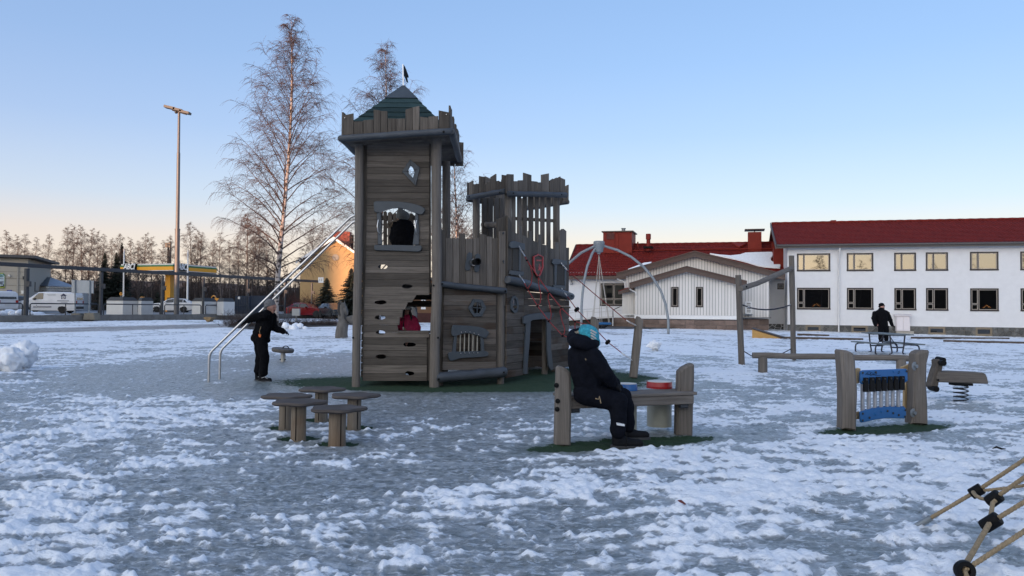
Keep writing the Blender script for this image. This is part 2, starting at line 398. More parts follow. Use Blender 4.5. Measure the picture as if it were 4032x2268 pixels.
def snow_material(attr):
    m = bpy.data.materials.new('snow_and_ice' if attr else 'snow_and_slush'); N, L, P = nodes_of(m)
    tc = N.new('ShaderNodeTexCoord')
    def nz(sc, det=4, rough=.6, stretch=(1, 1, 1), dist=0.0):
        mp = N.new('ShaderNodeMapping'); mp.inputs['Scale'].default_value = stretch; L.new(tc.outputs['Object'], mp.inputs['Vector'])
        n = N.new('ShaderNodeTexNoise'); n.inputs['Scale'].default_value = sc; n.inputs['Detail'].default_value = det
        n.inputs['Roughness'].default_value = rough; n.inputs['Distortion'].default_value = dist; L.new(mp.outputs[0], n.inputs['Vector']); return n.outputs['Fac']
    def ramp(f, stops):
        r = N.new('ShaderNodeValToRGB'); e = r.color_ramp.elements
        while len(e) < len(stops): e.new(.5)
        for k, (p, c) in enumerate(stops): e[k].position = p; e[k].color = (*c, 1)
        L.new(f, r.inputs[0]); return r.outputs[0]
    def mix(f, a, b, kind='MIX'):
        x = N.new('ShaderNodeMix'); x.data_type = 'RGBA'; x.blend_type = kind
        if isinstance(f, float): x.inputs[0].default_value = f
        else: L.new(f, x.inputs[0])
        L.new(a, x.inputs[6]); L.new(b, x.inputs[7]); return x.outputs[2]
    def math_(op, a, b):
        x = N.new('ShaderNodeMath'); x.operation = op
        for k, v in enumerate((a, b)):
            if isinstance(v, (int, float)): x.inputs[k].default_value = v
            else: L.new(v, x.inputs[k])
        return x.outputs[0]
    def mrange(v, a, b):
        r = N.new('ShaderNodeMapRange'); r.interpolation_type = 'SMOOTHSTEP'; r.inputs['From Min'].default_value = a; r.inputs['From Max'].default_value = b
        L.new(v, r.inputs['Value']); return r.outputs[0]
    fine = nz(38, 5, .65, (1, 1.4, 1)); mid = nz(9, 5, .65, (1, 1.5, 1), .8); blot = nz(1.3, 4, .6)
    flake = nz(13, 7, .74, (1, 2.0, 1), .6); flake2 = nz(42, 4, .7, (1, 2.6, 1), .3)
    mpv = N.new('ShaderNodeMapping'); mpv.inputs['Scale'].default_value = (9, 19, 9); dv = N.new('ShaderNodeVectorMath'); dv.operation = 'ADD'; nv = N.new('ShaderNodeTexNoise'); nv.inputs['Scale'].default_value = 6; nv.inputs['Detail'].default_value = 3
    sv = N.new('ShaderNodeVectorMath'); sv.operation = 'SCALE'; sv.inputs['Scale'].default_value = .16; L.new(tc.outputs['Object'], nv.inputs['Vector']); L.new(nv.outputs['Color'], sv.inputs[0]); L.new(tc.outputs['Object'], dv.inputs[0]); L.new(sv.outputs[0], dv.inputs[1]); L.new(dv.outputs[0], mpv.inputs['Vector'])
    vo = N.new('ShaderNodeTexVoronoi'); vo.inputs['Scale'].default_value = 1.0; vo.inputs['Randomness'].default_value = 1.0; L.new(mpv.outputs[0], vo.inputs['Vector'])
    sx = N.new('ShaderNodeSeparateXYZ'); L.new(vo.outputs['Color'], sx.inputs[0]); chip = sx.outputs['X']
    ice = ramp(mid, [(.30, (.085, .10, .098)), (.45, (.165, .185, .19)), (.58, (.235, .258, .27)), (.72, (.33, .36, .38))])
    ice = mix(.55, ice, ramp(chip, [(.0, (.075, .088, .085)), (.35, (.165, .183, .187)), (.75, (.27, .295, .31)), (1.0, (.44, .47, .50))]))
    ice = mix(math_('MULTIPLY', mrange(blot, .42, .62), .7), ice, ramp(flake2, [(.35, (.10, .115, .112)), (.5, (.19, .208, .21)), (.7, (.30, .325, .335))]))
    ice = mix(mrange(flake, .53, .575), ice, ramp(flake2, [(.3, (.38, .41, .44)), (.7, (.64, .67, .70))]))
    ice = mix(mrange(flake, .42, .36), ice, ramp(flake2, [(.3, (.055, .068, .062)), (.7, (.12, .14, .135))]))
    snow = ramp(blot, [(.3, (.80, .825, .86)), (.7, (.87, .885, .90))])
    if attr:
        at_ = N.new('ShaderNodeAttribute'); at_.attribute_name = 'snow'; t = at_.outputs['Fac']
        tu = N.new('ShaderNodeAttribute'); tu.attribute_name = 'turf'
        te = math_('ADD', tu.outputs['Fac'], math_('ADD', math_('MULTIPLY', math_('SUBTRACT', mid, .5), .50), math_('MULTIPLY', math_('SUBTRACT', flake, .5), .55)))
        green = ramp(fine, [(.3, (.010, .028, .012)), (.7, (.022, .055, .020))])
        tint = math_('MULTIPLY', mrange(te, -.55, -.02), .42)
        ice = mix(tint, ice, ramp(mid, [(.3, (.05, .075, .06)), (.7, (.12, .155, .135))]))
        t2 = math_('ADD', t, math_('MULTIPLY', math_('SUBTRACT', fine, .5), .30))
        t2 = math_('ADD', t2, math_('MULTIPLY', math_('SUBTRACT', flake, .5), .42))
        s = mrange(t2, -.02, .14)
        slush = math_('MULTIPLY', mrange(t2, -.36, .08), .45)
        ice = mix(slush, ice, ramp(flake2, [(.3, (.36, .385, .41)), (.7, (.50, .53, .56))]))
        tr = N.new('ShaderNodeAttribute'); tr.attribute_name = 'track'
        mud = ramp(nz(1.6, 6, .7, (1, 1, 1), .4), [(.35, (.11, .095, .085)), (.5, (.24, .215, .20)), (.66, (.40, .38, .375))])
    else:
        s = mrange(math_('ADD', nz(.55, 6, .65, (1, 2.2, 1)), math_('MULTIPLY', math_('SUBTRACT', fine, .5), .2)), .40, .56)
    wet = mix(s, ice, snow)
    if attr:
        wet = mix(math_('MULTIPLY', tr.outputs['Fac'], .85), wet, mud)
        g = mrange(te, -.01, .05); wet = mix(g, wet, green)
    L.new(wet, P.inputs['Base Color'])
    r = N.new('ShaderNodeMapRange'); r.inputs['To Min'].default_value, r.inputs['To Max'].default_value = .30, .80
    L.new(s, r.inputs['Value']); rr = r.outputs[0]
    if attr: rr = math_('MAXIMUM', rr, math_('MULTIPLY', g, .95))
    L.new(rr, P.inputs['Roughness']); P.inputs['Specular IOR Level'].default_value = .4
    b = N.new('ShaderNodeBump'); b.inputs['Strength'].default_value = .7; b.inputs['Distance'].default_value = .014
    L.new(math_('ADD', fine, math_('MULTIPLY', mid, 1.3)), b.inputs['Height']); L.new(b.outputs[0], P.inputs['Normal'])
    return m
ground_sheet()
SNOWPLAIN = mat('packed_snow', (.80, .825, .86), .8, .06, 5, .4, bdist=.03)

# the land beyond and beside the playground, one big sheet a little lower
def land():
    m = MB(); xs = [-900, -300, -120, -62, -40, -20, 0, 20, 40, 62, 120, 300, 900]; ys = [-300, -60, -6, 1.2, 10, 30, 60, 100, 200, 500, 1200]
    for y in ys:
        for x in xs: m.v.append(Vector((x, y, gza(x, min(y, 60)) * (1 if abs(x) < 70 else 1) - .06 if y < 62 else -.02 + gza(min(x, 45), 60))))
    n = len(xs)
    for j in range(len(ys) - 1):
        for i in range(n - 1): m.f.append((j * n + i, j * n + i + 1, (j + 1) * n + i + 1, (j + 1) * n + i))
    o = m.build('land', snow_material(False), smooth=60, recalc=False); o['kind'] = 'structure'
land()
# ------------------------------------------------------------------ the timber play castle
castle = thing('play_castle', 'grey timber play castle with two battlement towers, a green pyramid roof and a flag', 'play castle', (-.9, 13.0, 0))
TFY = 11.85
def TF(p, off=0.0): return at(p, TFY - off)
_wa0, _wa1 = Vector((-1.18, 11.85, 0)), Vector((-.13, 12.40, 0))
_da = (_wa1 - _wa0).normalized(); NA = Vector((_da.y, -_da.x, 0)); WA = Plane(_wa0, NA)
_wb0, _wb1 = Vector((-.08, 12.45, 0)), Vector((1.12, 15.0, 0))
_db = (_wb1 - _wb0).normalized(); NB = Vector((_db.y, -_db.x, 0)); WB = Plane(_wb0, NB)
_r0, _rr, _rl = Vector((-.06, 13.9, 0)), Vector((.95, 15.0, 0)), Vector((-.75, 14.8, 0))
_drr, _drl = (_rr - _r0).normalized(), (_rl - _r0).normalized()
NRR, NRL = Vector((_drr.y, -_drr.x, 0)), Vector((-_drl.y, _drl.x, 0))
RR, RL = Plane(_r0, NRR), Plane(_r0, NRL); RFAR = Plane(_rl, NRR); RFAR2 = Plane(_rr, NRL)
NT = Vector((0, -1, 0))
rnd = random.Random(3)

def board(pts, pl, n, mat_, th=.028, off=0.0, name='plank', jit=.004, ch=.005, parent=None):
    """a board whose outline pts is given in photograph pixels on the wall plane pl (front face; normal n)"""
    j = off + rnd.uniform(-jit, jit)
    q = [pl(p, j) for p in pts]
    return MB().prism(q, n * -th, ch).build(name, mat_, parent or castle)
def arc(cx, cy, a, b, up, k=7):
    t = [math.pi * i / (k - 1) for i in range(k)]
    return [(cx + a * math.cos(x), cy - b * math.sin(x)) if up else (cx + a * math.cos(x), cy + b * math.sin(x)) for x in t]
def row(cr, pl, n, y0, y1, xl0, xl1, xr0, xr1, mat_, holes=(), gap=.3, skew=0.0, **kw):
    """one lying plank between crop heights y0 and y1; holes are ellipses centred on the joints"""
    y0 += gap; y1 -= gap
    top = [(xl0, y0)]; 
    for (cx, cy, a, b) in sorted(holes):
        if abs(cy - y0) < 12 and xl0 < cx - a and cx + a < xr0: top += [(x, max(y, y0)) for x, y in arc(cx, y0, a, b, False)[::-1]]
    top.append((xr0, y0)); bot = [(xr1, y1)]
    for (cx, cy, a, b) in sorted(holes, reverse=True):
        if abs(cy - y1) < 12 and xl1 < cx - a and cx + a < xr1: bot += [(x, min(y, y1)) for x, y in arc(cx, y1, a, b, True)]
    bot.append((xl1, y1))
    return board([cr(*p) for p in top + bot], pl, n, mat_, **kw)
def clip_rows(cr, pl, n, ys, left, right, mat_, cuts=(), holes=()):
    for y0, y1 in zip(ys, ys[1:]):
        seg = [(left(y0), left(y1))]; ends = [(right(y0), right(y1))]
        c = [c for c in cuts if c[0] <= y0 + 3 and c[1] >= y1 - 3]
        if c:
            _, _, xa0, xb0, xa1, xb1 = c[0]
            row(cr, pl, n, y0, y1, seg[0][0], seg[0][1], xa0, xa1, mat_, holes); row(cr, pl, n, y0, y1, xb0, xb1, ends[0][0], ends[0][1], mat_, holes)
        else: row(cr, pl, n, y0, y1, seg[0][0], seg[0][1], ends[0][0], ends[0][1], mat_, holes)
def log_(a, b, r, mat_=None, name='log', wob=.006, seg=12, n=9):
    a, b = Vector(a), Vector(b); pts, rs = [], []
    for i in range(n):
        t = i / (n - 1); pts.append(a.lerp(b, t) + Vector((rnd.uniform(-wob, wob), rnd.uniform(-wob, wob), rnd.uniform(-wob, wob)))); rs.append(r * rnd.uniform(.94, 1.05))
    d = (b - a).normalized() * r * .25
    pts = [pts[0] - d] + pts + [pts[-1] + d]; rs = [rs[0] * .78] + rs + [rs[-1] * .78]
    return MB().tube(pts, rs, seg).build(name, mat_ or GREYLOG, castle, smooth=50)
def bolt(p, n, r=.012, mat_=None, parent=None): return MB().lathe([(r, 0), (r, .006), (r * .6, .010)], p, 10, axis=n).build('bolt', mat_ or BLACK, parent or castle, smooth=40)
def post(pts, r, name='post', mat_=None, seg=12):
    p = [Vector(q) for q in pts]; out, rs = [], []
    for a, b in zip(p, p[1:]):
        for k in range(4): out.append(a.lerp(b, k / 4)); rs.append(r * rnd.uniform(.95, 1.05))
    out.append(p[-1]); rs.append(r)
    return MB().tube(out, rs, seg).build(name, mat_ or WPOST, castle, smooth=50)

# ---- tall tower: front wall of lying planks
tl = lambda y: np.interp(y, [-500, 80, 345, 600, 690, 1340], [275, 274, 268, 262, 256, 246])
ys = [-452, -403, -358, -311, -268, -221, -175, -126, -78, -33, 17, 82, 127, 172, 217, 268, 320, 358, 395, 432, 477, 525, 575, 625, 690]
HOLES = [(393, 477, 38, 18), (580, 625, 40, 18), (378, 745, 48, 18), (375, 858, 43, 19), (378, 968, 37, 17), (598, 1062, 49, 18), (380, 1152, 41, 18), (598, 1278, 36, 18)]
cuts = [(17, 320, 384, 640, 384, 640), (-311, -268, 599, 606, 585, 620), (-268, -221, 585, 620, 588, 636), (-221, -175, 588, 634, 612, 617)]
clip_rows(A2, TF, NT, ys, tl, lambda y: 745, WH, cuts, HOLES)
for (y0, y1, r0, r1) in [(690, 745, 648, 613), (745, 798, 585, 562), (798, 858, 546, 541), (858, 915, 523, 519), (915, 970, 505, 513)]:
    row(A2, TF, NT, y0, y1, tl(y0), tl(y1), r0, r1, WH, HOLES)
ysl = [970, 1010, 1062, 1106, 1152, 1216, 1278, 1335]
for y0, y1 in zip(ysl, ysl[1:]): row(A2, TF, NT, y0, y1, tl(y0) - 1, tl(y1) - 1, 745 if y0 == 970 else 727, 745 if y0 == 970 else 727, WH, HOLES, off=.012)
c0, c1 = TF(A2(505, 966)), TF(A2(745, 972)); MB().box(((c0.x + c1.x) / 2, TFY + .10, c0.z), (c1.x - c0.x, .26, .03)).build('counter', WH, castle)
# posts of the tall tower
fl = [A2(193, 1378), A2(200, 900), A2(210, 500), A2(218, 0), A1(218, 585)]
FL = [at(p, 11.80) for p in fl]; FL[0].z = -.05; post(FL, .064)
fr = [A2(782, 1375), A2(786, 1050), A2(800, 700), A2(802, 400), A2(797, 100), A1(797, 560)]
FR = [at(p, 11.80) for p in fr]; FR[0].z = -.05; post(FR, .077)
for X in (FL[0].x + .04, FR[0].x + .03): post([(X, 13.12, -.05), (X + .02, 13.12, 2), (X, 13.12, 3.7)], .068)
for p in (A2(810, 1010), A2(172, 1010), A2(776, 618)): bolt(at(p, 11.72), NT, .016)
# side and back boards, floor of the tall tower
xs_l = FL[0].x + .06
for k in range(19):
    z = .16 + k * .115
    MB().beam((xs_l, 11.93, z), (xs_l, 13.05, z), .028, .105, .004).build('plank', WH, castle)
for k in range(8): MB().box((xs_l + .03 + .16 * k + .06, 12.5, 1.56), (.15, 1.15, .035)).build('floor_board', WH, castle)
for x0, x1, tp in [(690, 742, 455), (780, 866, 430), (885, 992, 445), (1012, 1098, 470), (1115, 1230, 400), (1255, 1370, 440), (1395, 1500, 480)]:
    xm = (x0 + x1) / 2; a = (x1 - x0) / 2
    board([C1(*q) for q in [(x0, 1500), (x0, tp + a)] + arc(xm, tp + a, a, a, True, 7)[::-1][1:-1] + [(x1, tp + a), (x1, 1500)]], lambda p, o=0: at(p, 13.08 - o), NT, WV)
MB().beam(at(C1(620, 590), 13.12), at(C1(1640, 590), 13.12), .04, .08).build('rail', WH, castle)
for z in list(np.arange(.12, .74, .115)) + [1.26, 1.38, 1.5]: MB().beam((FL[0].x + .05, 13.16, z), (FR[0].x, 13.16, z), .028, .108, .004).build('plank', WLOWER, castle)
# window of the tall tower
def plate(pts, cr, pl, n, off=.030, th=.028, name='window_frame', mat_=None, parent=None): return board([cr(*p) for p in pts], pl, n, mat_ or GREYHDPE, th, off, name, 0, .006, parent)
plate([(548, 230), (575, 200), (620, 190), (1050, 195), (1300, 215), (1450, 240), (1600, 280), (1700, 320), (1758, 365), (1772, 410), (1725, 490), (1690, 508), (1640, 508), (1560, 488), (1450, 440), (1300, 385), (1150, 358), (1000, 362), (850, 400), (720, 455), (600, 460), (556, 420)], C1, TF, NT, .05)
wf_l = plate([(620, 462), (715, 458), (720, 700), (735, 1000), (757, 1222), (648, 1222), (640, 900), (625, 600)], C1, TF, NT)
wf_r = plate([(1538, 485), (1605, 512), (1630, 850), (1625, 1230), (1478, 1232), (1500, 1050), (1530, 800)], C1, TF, NT)
plate([(558, 1255), (585, 1228), (1670, 1244), (1697, 1290), (1682, 1350), (1640, 1385), (1590, 1397), (1400, 1385), (1000, 1370), (600, 1360), (560, 1335)], C1, TF, NT, .05)
for w_, pts in ((wf_l, [(660, 640), (635, 780), (650, 910), (685, 960)]), (wf_r, [(1570, 650), (1545, 780), (1560, 910), (1570, 970)])):
    q = [TF(C1(*p), .05 + (.035 if i in (1, 2) else .0)) for i, p in enumerate(pts)]; MB().tube(q, .0075, 8).build('handle', STEEL, w_, smooth=60)
# diamond window
o4, i4 = [(600, 738), (674, 800), (642, 936), (538, 830)], [(603, 785), (639, 820), (621, 876), (578, 830)]
for k in range(4): plate([o4[k], o4[(k + 1) % 4], i4[(k + 1) % 4], i4[k]], A1, TF, NT)

# ---- battlement of the tall tower
def flat_y(y): return lambda p, o=0.0: at(p, y - o)
FB = [(87, 174, 410, 392), (176, 246, 455, 452), (248, 324, 445, 438), (326, 375, 365, 370), (377, 429, 374, 376), (431, 494, 430, 431), (496, 562, 432, 430),
      (565, 617, 365, 348), (619, 670, 348, 336), (673, 735, 418, 425), (737, 811, 418, 412), (814, 892, 370, 385)]
for x0, x1, t0, t1 in FB:
    board([A1(x0, 556 - (x0 - 87) * .045), A1(x0, t0), A1(x1, t1), A1(x1, 556 - (x1 - 87) * .045)], flat_y(11.42), NT, WV, jit=.006)
for q in ((110, 428), (872, 402)): bolt(at(A1(*q), 11.41), NT, .008, STEEL)
log_(at(A1(72, 580), 11.38), at(A1(905, 530), 11.38), .052); bolt(at(A1(852, 532), 11.325), NT, .018)
xr_, xl_ = at(A1(908, 530), 11.42).x, at(A1(80, 560), 11.42).x
zr_, zl_ = at(A1(905, 530), 11.42).z, at(A1(75, 580), 11.42).z
log_((xr_ + .01, 11.40, zr_), (xr_ - .02, 13.62, zr_ - .02), .055); log_((xl_, 11.42, zl_), (xl_ + .02, 13.6, zl_), .05); log_((xl_, 13.62, zl_), (xr_, 13.62, zr_ - .02), .05)
for k in range(13):
    y0 = 11.45 + k * .165; h = rnd.choice((.24, .26, .42, .28, .4))
    for X, z in ((xr_ - .015, zr_), (xl_ + .03, zl_)):
        MB().prism([(X, y0, z - .02), (X, y0 + .155, z - .02), (X, y0 + .155, z + h + rnd.uniform(-.02, .02)), (X, y0, z + h)], (-.028, 0, 0), .004).build('plank', WV, castle)
for k in range(11):
    x0 = xl_ + .05 + k * .15; h = rnd.choice((.24, .27, .42, .28))
    MB().prism([(x0, 13.58, zl_), (x0 + .142, 13.58, zl_), (x0 + .142, 13.58, zl_ + h), (x0, 13.58, zl_ + h + .01)], (0, .028, 0), .004).build('plank', WV, castle)
for k in range(14):                                      # the boarded soffit under the battlement
    y0 = 11.46 + k * .153
    MB().beam((xl_ + .04, y0 + .07, zl_ - .01), (xr_ - .04, y0 + .07, zr_ - .01), .148, .028).build('soffit_board', WH, castle)
# pyramid roof
apx = at(A1(551, 190), 12.5); cx_, cy_, za = apx.x, 12.5, apx.z
hw = lambda z: (za - z) * .90
zs = [za - .26 - .098 * k for k in range(7)]
for f in range(4):
    m3 = Matrix.Rotation(f * math.pi / 2, 3, 'Z')
    for z1, z0 in zip(zs, zs[1:]):
        a, b, o = hw(z1) + .002, hw(z0) + .02, .03
        P = [Vector((-b, -b, z0 - za)), Vector((b, -b, z0 - za)), Vector((a, -a, z1 - za)), Vector((-a, -a, z1 - za))]
        MB().prism([apx + m3 @ v for v in P], m3 @ Vector((0, .02, -.02))).build('roof_board', WROOF, castle)
a = hw(zs[0]) + .03
capm = MB(); capm.add([apx + Vector(v) for v in [(-a, -a, zs[0] - za), (a, -a, zs[0] - za), (a, a, zs[0] - za), (-a, a, zs[0] - za), (-a * .08, -a * .08, .01), (a * .08, -a * .08, .01), (a * .08, a * .08, .01), (-a * .08, a * .08, .01)]],
         [(0, 1, 5, 4), (1, 2, 6, 5), (2, 3, 7, 6), (3, 0, 4, 7), (4, 5, 6, 7), (3, 2, 1, 0)])
capm.build('roof_cap', mat('slate_grey_sheet', (.045, .058, .072), .6, .1, 5), castle)
MB().tube([at(A1(550, 200), 12.5), at(A1(547, 27), 12.5)], .011, 10).build('flagpole', STEEL, castle, smooth=60)
FLG = Plane(at(A1(549, 60), 12.5), (.86, -.5, 0))
board([A1(*p) for p in [(552, 28), (562, 42), (572, 66), (581, 90), (590, 115), (588, 127), (578, 122), (587, 164), (576, 158), (566, 130), (553, 105)]], FLG, Vector((.86, -.5, 0)), BLACK, .008, 0, 'flag', 0, 0)

# ---- low front wall
yA = [632, 689, 737, 768, 805, 855, 899, 947, 1013, 1060, 1105, 1152, 1190, 1252]
cutA = [(737, 768, 1086, 1130, 1072, 1142), (768, 805, 1072, 1142, 1072, 1142), (805, 855, 1072, 1142, 1090, 1124), (947, 1152, 946, 1140, 946, 1140)]
clip_rows(A2, WA, NA, yA, lambda y: 854 - (y - 640) * .016, lambda y: 1246, WLOWER, cutA)
for x_ in (849, 1248): MB().beam(WA(A2(x_, 1250), -.06), WA(A2(x_, 640), -.06), .07, .04, up=(0, 1, 0)).build('batten', WV, castle)
for x_ in (262, 736): MB().beam(TF(A2(x_, 1330), -.06), TF(A2(x_, 700 if x_ > 500 else -440) if x_ < 500 else A2(x_, 990), -.06), .07, .04, up=(0, 1, 0)).build('batten', WV, castle)
MB().beam(TF(A2(744, 640), -.06), TF(A2(744, -440), -.06), .05, .04, up=(0, 1, 0)).build('batten', WV, castle)
for x0, x1, t0, t1, b in [(797, 866, 190, 205, 590), (868, 921, 265, 262, 606), (923, 970, 262, 262, 612), (972, 1016, 226, 228, 616), (1018, 1070, 268, 266, 622), (1072, 1122, 262, 262, 628),
                          (1124, 1176, 228, 240, 634), (1178, 1218, 250, 252, 640), (1220, 1262, 262, 262, 646), (1254, 1330, 122, 92, 648)]:
    board([A2(x0, b), A2(x0, t0), A2(x1, t1), A2(x1, b + 5)], WA, NA, WV, off=.0 if x0 < 1250 else -.01)
board([A2(1268, 648), A2(1268, 212), A2(1318, 208), A2(1318, 652)], WA, NA, WV, off=.035); board([A2(800, 590), A2(800, 206), A2(838, 200), A2(838, 594)], WA, NA, WV, off=.03)
for q in ((820, 218), (820, 415), (1300, 225), (1300, 436), (780, 622)): bolt(WA(A2(*q), .065), NA, .018, DARKMETAL)
log_(WA(A2(818, 607), .07), WA(A2(1318, 658), .07), .050); bolt(WA(A2(842, 606), .125), NA, .016); bolt(WA(A2(1316, 660), .125), NA, .016)
log_(WA(A2(792, 1314), .06), WA(A2(1312, 1266), .06), .082); bolt(WA(A2(815, 1322), .145), NA, .016); bolt(WA(A2(1304, 1270), .145), NA, .016)
q = WA(A2(1278, 1336), -.05); post([(q.x, q.y, -.05), (q.x, q.y, .7), WA(A2(1278, 640), -.05)], .062)
post([(FR[0].x + .06, 12.05, -.05), (FR[0].x + .08, 12.05, 1.9)], .05)
h6, g6 = [(520, 205), (650, 215), (707, 330), (645, 456), (530, 461), (448, 340)], [(545, 257), (616, 261), (651, 335), (609, 409), (541, 411), (504, 335)]
for k in range(6): plate([h6[k], h6[(k + 1) % 6], g6[(k + 1) % 6], g6[k]], C3, WA, NA)
for a, b in (((580, 258), (572, 410)), ((506, 325), (650, 345))): MB().beam(WA(C3(*a), .01), WA(C3(*b), .01), .008, .012).build('glazing_bar', GREYHDPE, castle)
plate([(208, 700), (215, 620), (230, 585), (250, 578), (480, 590), (600, 605), (690, 630), (752, 680), (742, 702), (705, 765), (660, 760), (560, 722), (450, 698), (380, 700), (310, 715), (250, 742), (225, 732)], C3, WA, NA, .05)
plate([(162, 1000), (170, 975), (220, 960), (460, 955), (700, 950), (735, 970), (740, 1000), (720, 1025), (600, 1040), (450, 1045), (330, 1055), (220, 1090), (190, 1086), (168, 1045)], C3, WA, NA, .05)
plate([(250, 742), (287, 722), (276, 962), (220, 962)], C3, WA, NA); plate([(624, 745), (668, 762), (682, 952), (633, 952)], C3, WA, NA)
for a, b in (((336, 715), (330, 957)), ((396, 703), (390, 955)), ((458, 702), (453, 955)), ((517, 716), (512, 953)), ((578, 733), (574, 951))):
    MB().tube([WA(C3(*a), .01), WA(C3(*b), .01)], .010, 8).build('window_bar', mat('tan_bar', (.32, .30, .25), .5) if a[0] == 336 else bpy.data.materials['tan_bar'], castle, smooth=60)
for q in ((348, 680), (408, 676), (470, 678), (531, 694), (594, 714), (340, 982), (401, 977), (462, 976), (522, 976), (583, 974)): bolt(WA(C3(*q), .05), NA, .008, STEEL)
# spyhole plates and the black spyglass
plate([(100, 1310), (112, 1220), (128, 1132), (158, 1112), (188, 1128), (191, 1160), (172, 1290), (158, 1332), (128, 1342), (106, 1332)], B6, WA, NA)
plate([(228, 1145), (258, 1126), (288, 1146), (291, 1210), (272, 1345), (240, 1361), (212, 1342), (214, 1290)], B6, WA, NA)
MB().lathe([(.05, 0), (.05, .17), (.056, .17), (.056, .19), (.042, .19), (.042, .12)], WA(B6(196, 1238), .0), 18, axis=NA + Vector((0, 0, .02))).build('spyglass', BLACK, castle, smooth=40)
MB().lathe([(.056, 0), (.056, .02)], WA(B6(196, 1238), .045), 18, axis=NA).build('clamp', STEEL, castle, smooth=40)

# ---- long side wall with the doorway
def WBs(s, z, off=0.0): return _wb0 + _db * s + Vector((0, 0, z)) + NB * off
LB = (_wb1 - _wb0).length
def s_of(p): return (WB(p) - _wb0).dot(_db)
sd0, sd1 = s_of(B8(388, 1000)), s_of(B8(585, 1000)); zd = WB(B8(480, 868)).z
hxc = s_of(B8(259, 720)); hz0, hz1 = WB(B8(259, 770)).z, WB(B8(259, 675)).z; hs0, hs1 = s_of(B8(240, 720)), s_of(B8(279, 720))
def zlog(s): return lerp(WB(B8(200, 490)).z, WB(B8(790, 640)).z, s / LB)
smid = s_of(B8(345, 800)); z = .07; k = 0; tprev = 0.0
while z < 1.95:
    z1 = z + .118; k += 1; tilt = rnd.uniform(-.006, .006)
    segs = [(0.0, smid), (smid + .012, sd0), (sd1, LB)] if z1 < zd + .02 else [(0.0, smid), (smid + .012, LB)]
    for s0, s1 in segs:
        pieces = [(s0, s1)]
        if s0 == 0.0 and z1 > hz0 and z < hz1: pieces = [(s0, hs0), (hs1, s1)]
        for a, b in pieces:
            if zlog(b) < z + .015: b = min(b, (z + .015 - zlog(0)) / (zlog(LB) - zlog(0)) * LB)
            zt0, zt1 = min(z1 - .003, zlog(a)), min(z1 - .003, zlog(b))
            if zt0 - z < .012 or b - a < .03: continue
            o = rnd.uniform(-.004, .004)
            MB().prism([WBs(a, z, o), WBs(b, z + tprev, o), WBs(b, zt1 + tilt, o), WBs(a, zt0, o)], NB * -.028, .005).build('plank', WLOWER, castle)
    z = z1; tprev = tilt
for x0, x1, t0, t1 in [(603, 650, 660, 745), (651, 699, 850, 870), (701, 744, 870, 890), (745, 783, 785, 787), (784, 830, 900, 910), (831, 864, 925, 935), (865, 908, 848, 852), (909, 961, 960, 985),
                       (962, 984, 985, 990), (985, 1022, 890, 893), (1023, 1064, 1010, 1020), (1066, 1099, 1020, 1028), (1101, 1142, 928, 962), (1143, 1194, 1062, 1075), (1196, 1249, 985, 990), (1251, 1334, 850, 850), (1336, 1373, 1056, 1056)]:
    p0, p1 = WB(B6(x0, 1200)), WB(B6(x1, 1200)); s0, s1 = s_of(B6(x0, 1200)), s_of(B6(x1, 1200)); o = rnd.uniform(-.005, .005)
    w0 = 705 <= (x0 + x1) / 2 <= 770; w1 = 1255 <= (x0 + x1) / 2 <= 1320
    P = [WBs(s0, zlog(s0) - .06, o + .03), WBs(s1, zlog(s1) - .06, o + .03)]
    if x0 == 1251: P += [WBs(s1, WB(B6(x1, 850)).z, o + .03), WBs(lerp(s0, s1, .6), WB(B6(1300, 822)).z, o + .03), WBs(lerp(s0, s1, .4), WB(B6(1285, 824)).z, o + .03), WBs(s0, WB(B6(x0, 858)).z, o + .03)]
    else: P += [WBs(s1, WB(B6(x1, t1)).z, o + .03), WBs(s0, WB(B6(x0, t0)).z, o + .03)]
    MB().prism(P, NB * -.028, .004).build('plank', WV, castle)
DARKIN = wood('shaded_recess_board', 'z', (.08, .073, .066), (.04, .036, .033), (.12, .11, .10), .1)  # window recesses drawn as darker boards, their shade put into the colour
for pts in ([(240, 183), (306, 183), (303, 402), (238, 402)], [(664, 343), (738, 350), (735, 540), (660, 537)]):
    plate(pts, B8, WB, NB, .042, .012, 'dark_recess_board', DARKIN)
for pts in ([(213, 165), (225, 125), (260, 118), (355, 145), (359, 190), (350, 212), (330, 200), (300, 182), (240, 186), (220, 184)], [(215, 432), (222, 398), (346, 410), (341, 450), (290, 446), (225, 440)],
            [(618, 325), (626, 290), (650, 287), (756, 306), (758, 342), (745, 352), (720, 346), (690, 340), (650, 343), (625, 341)], [(628, 535), (741, 542), (741, 575), (720, 579), (630, 570)]):
    plate(pts, B8, WB, NB, .075)
for pts in ([(304, 185), (318, 190), (314, 402), (300, 400)], [(636, 343), (662, 344), (656, 536), (640, 535)], [(736, 350), (750, 352), (748, 541), (733, 540)]): plate(pts, B8, WB, NB, .06)
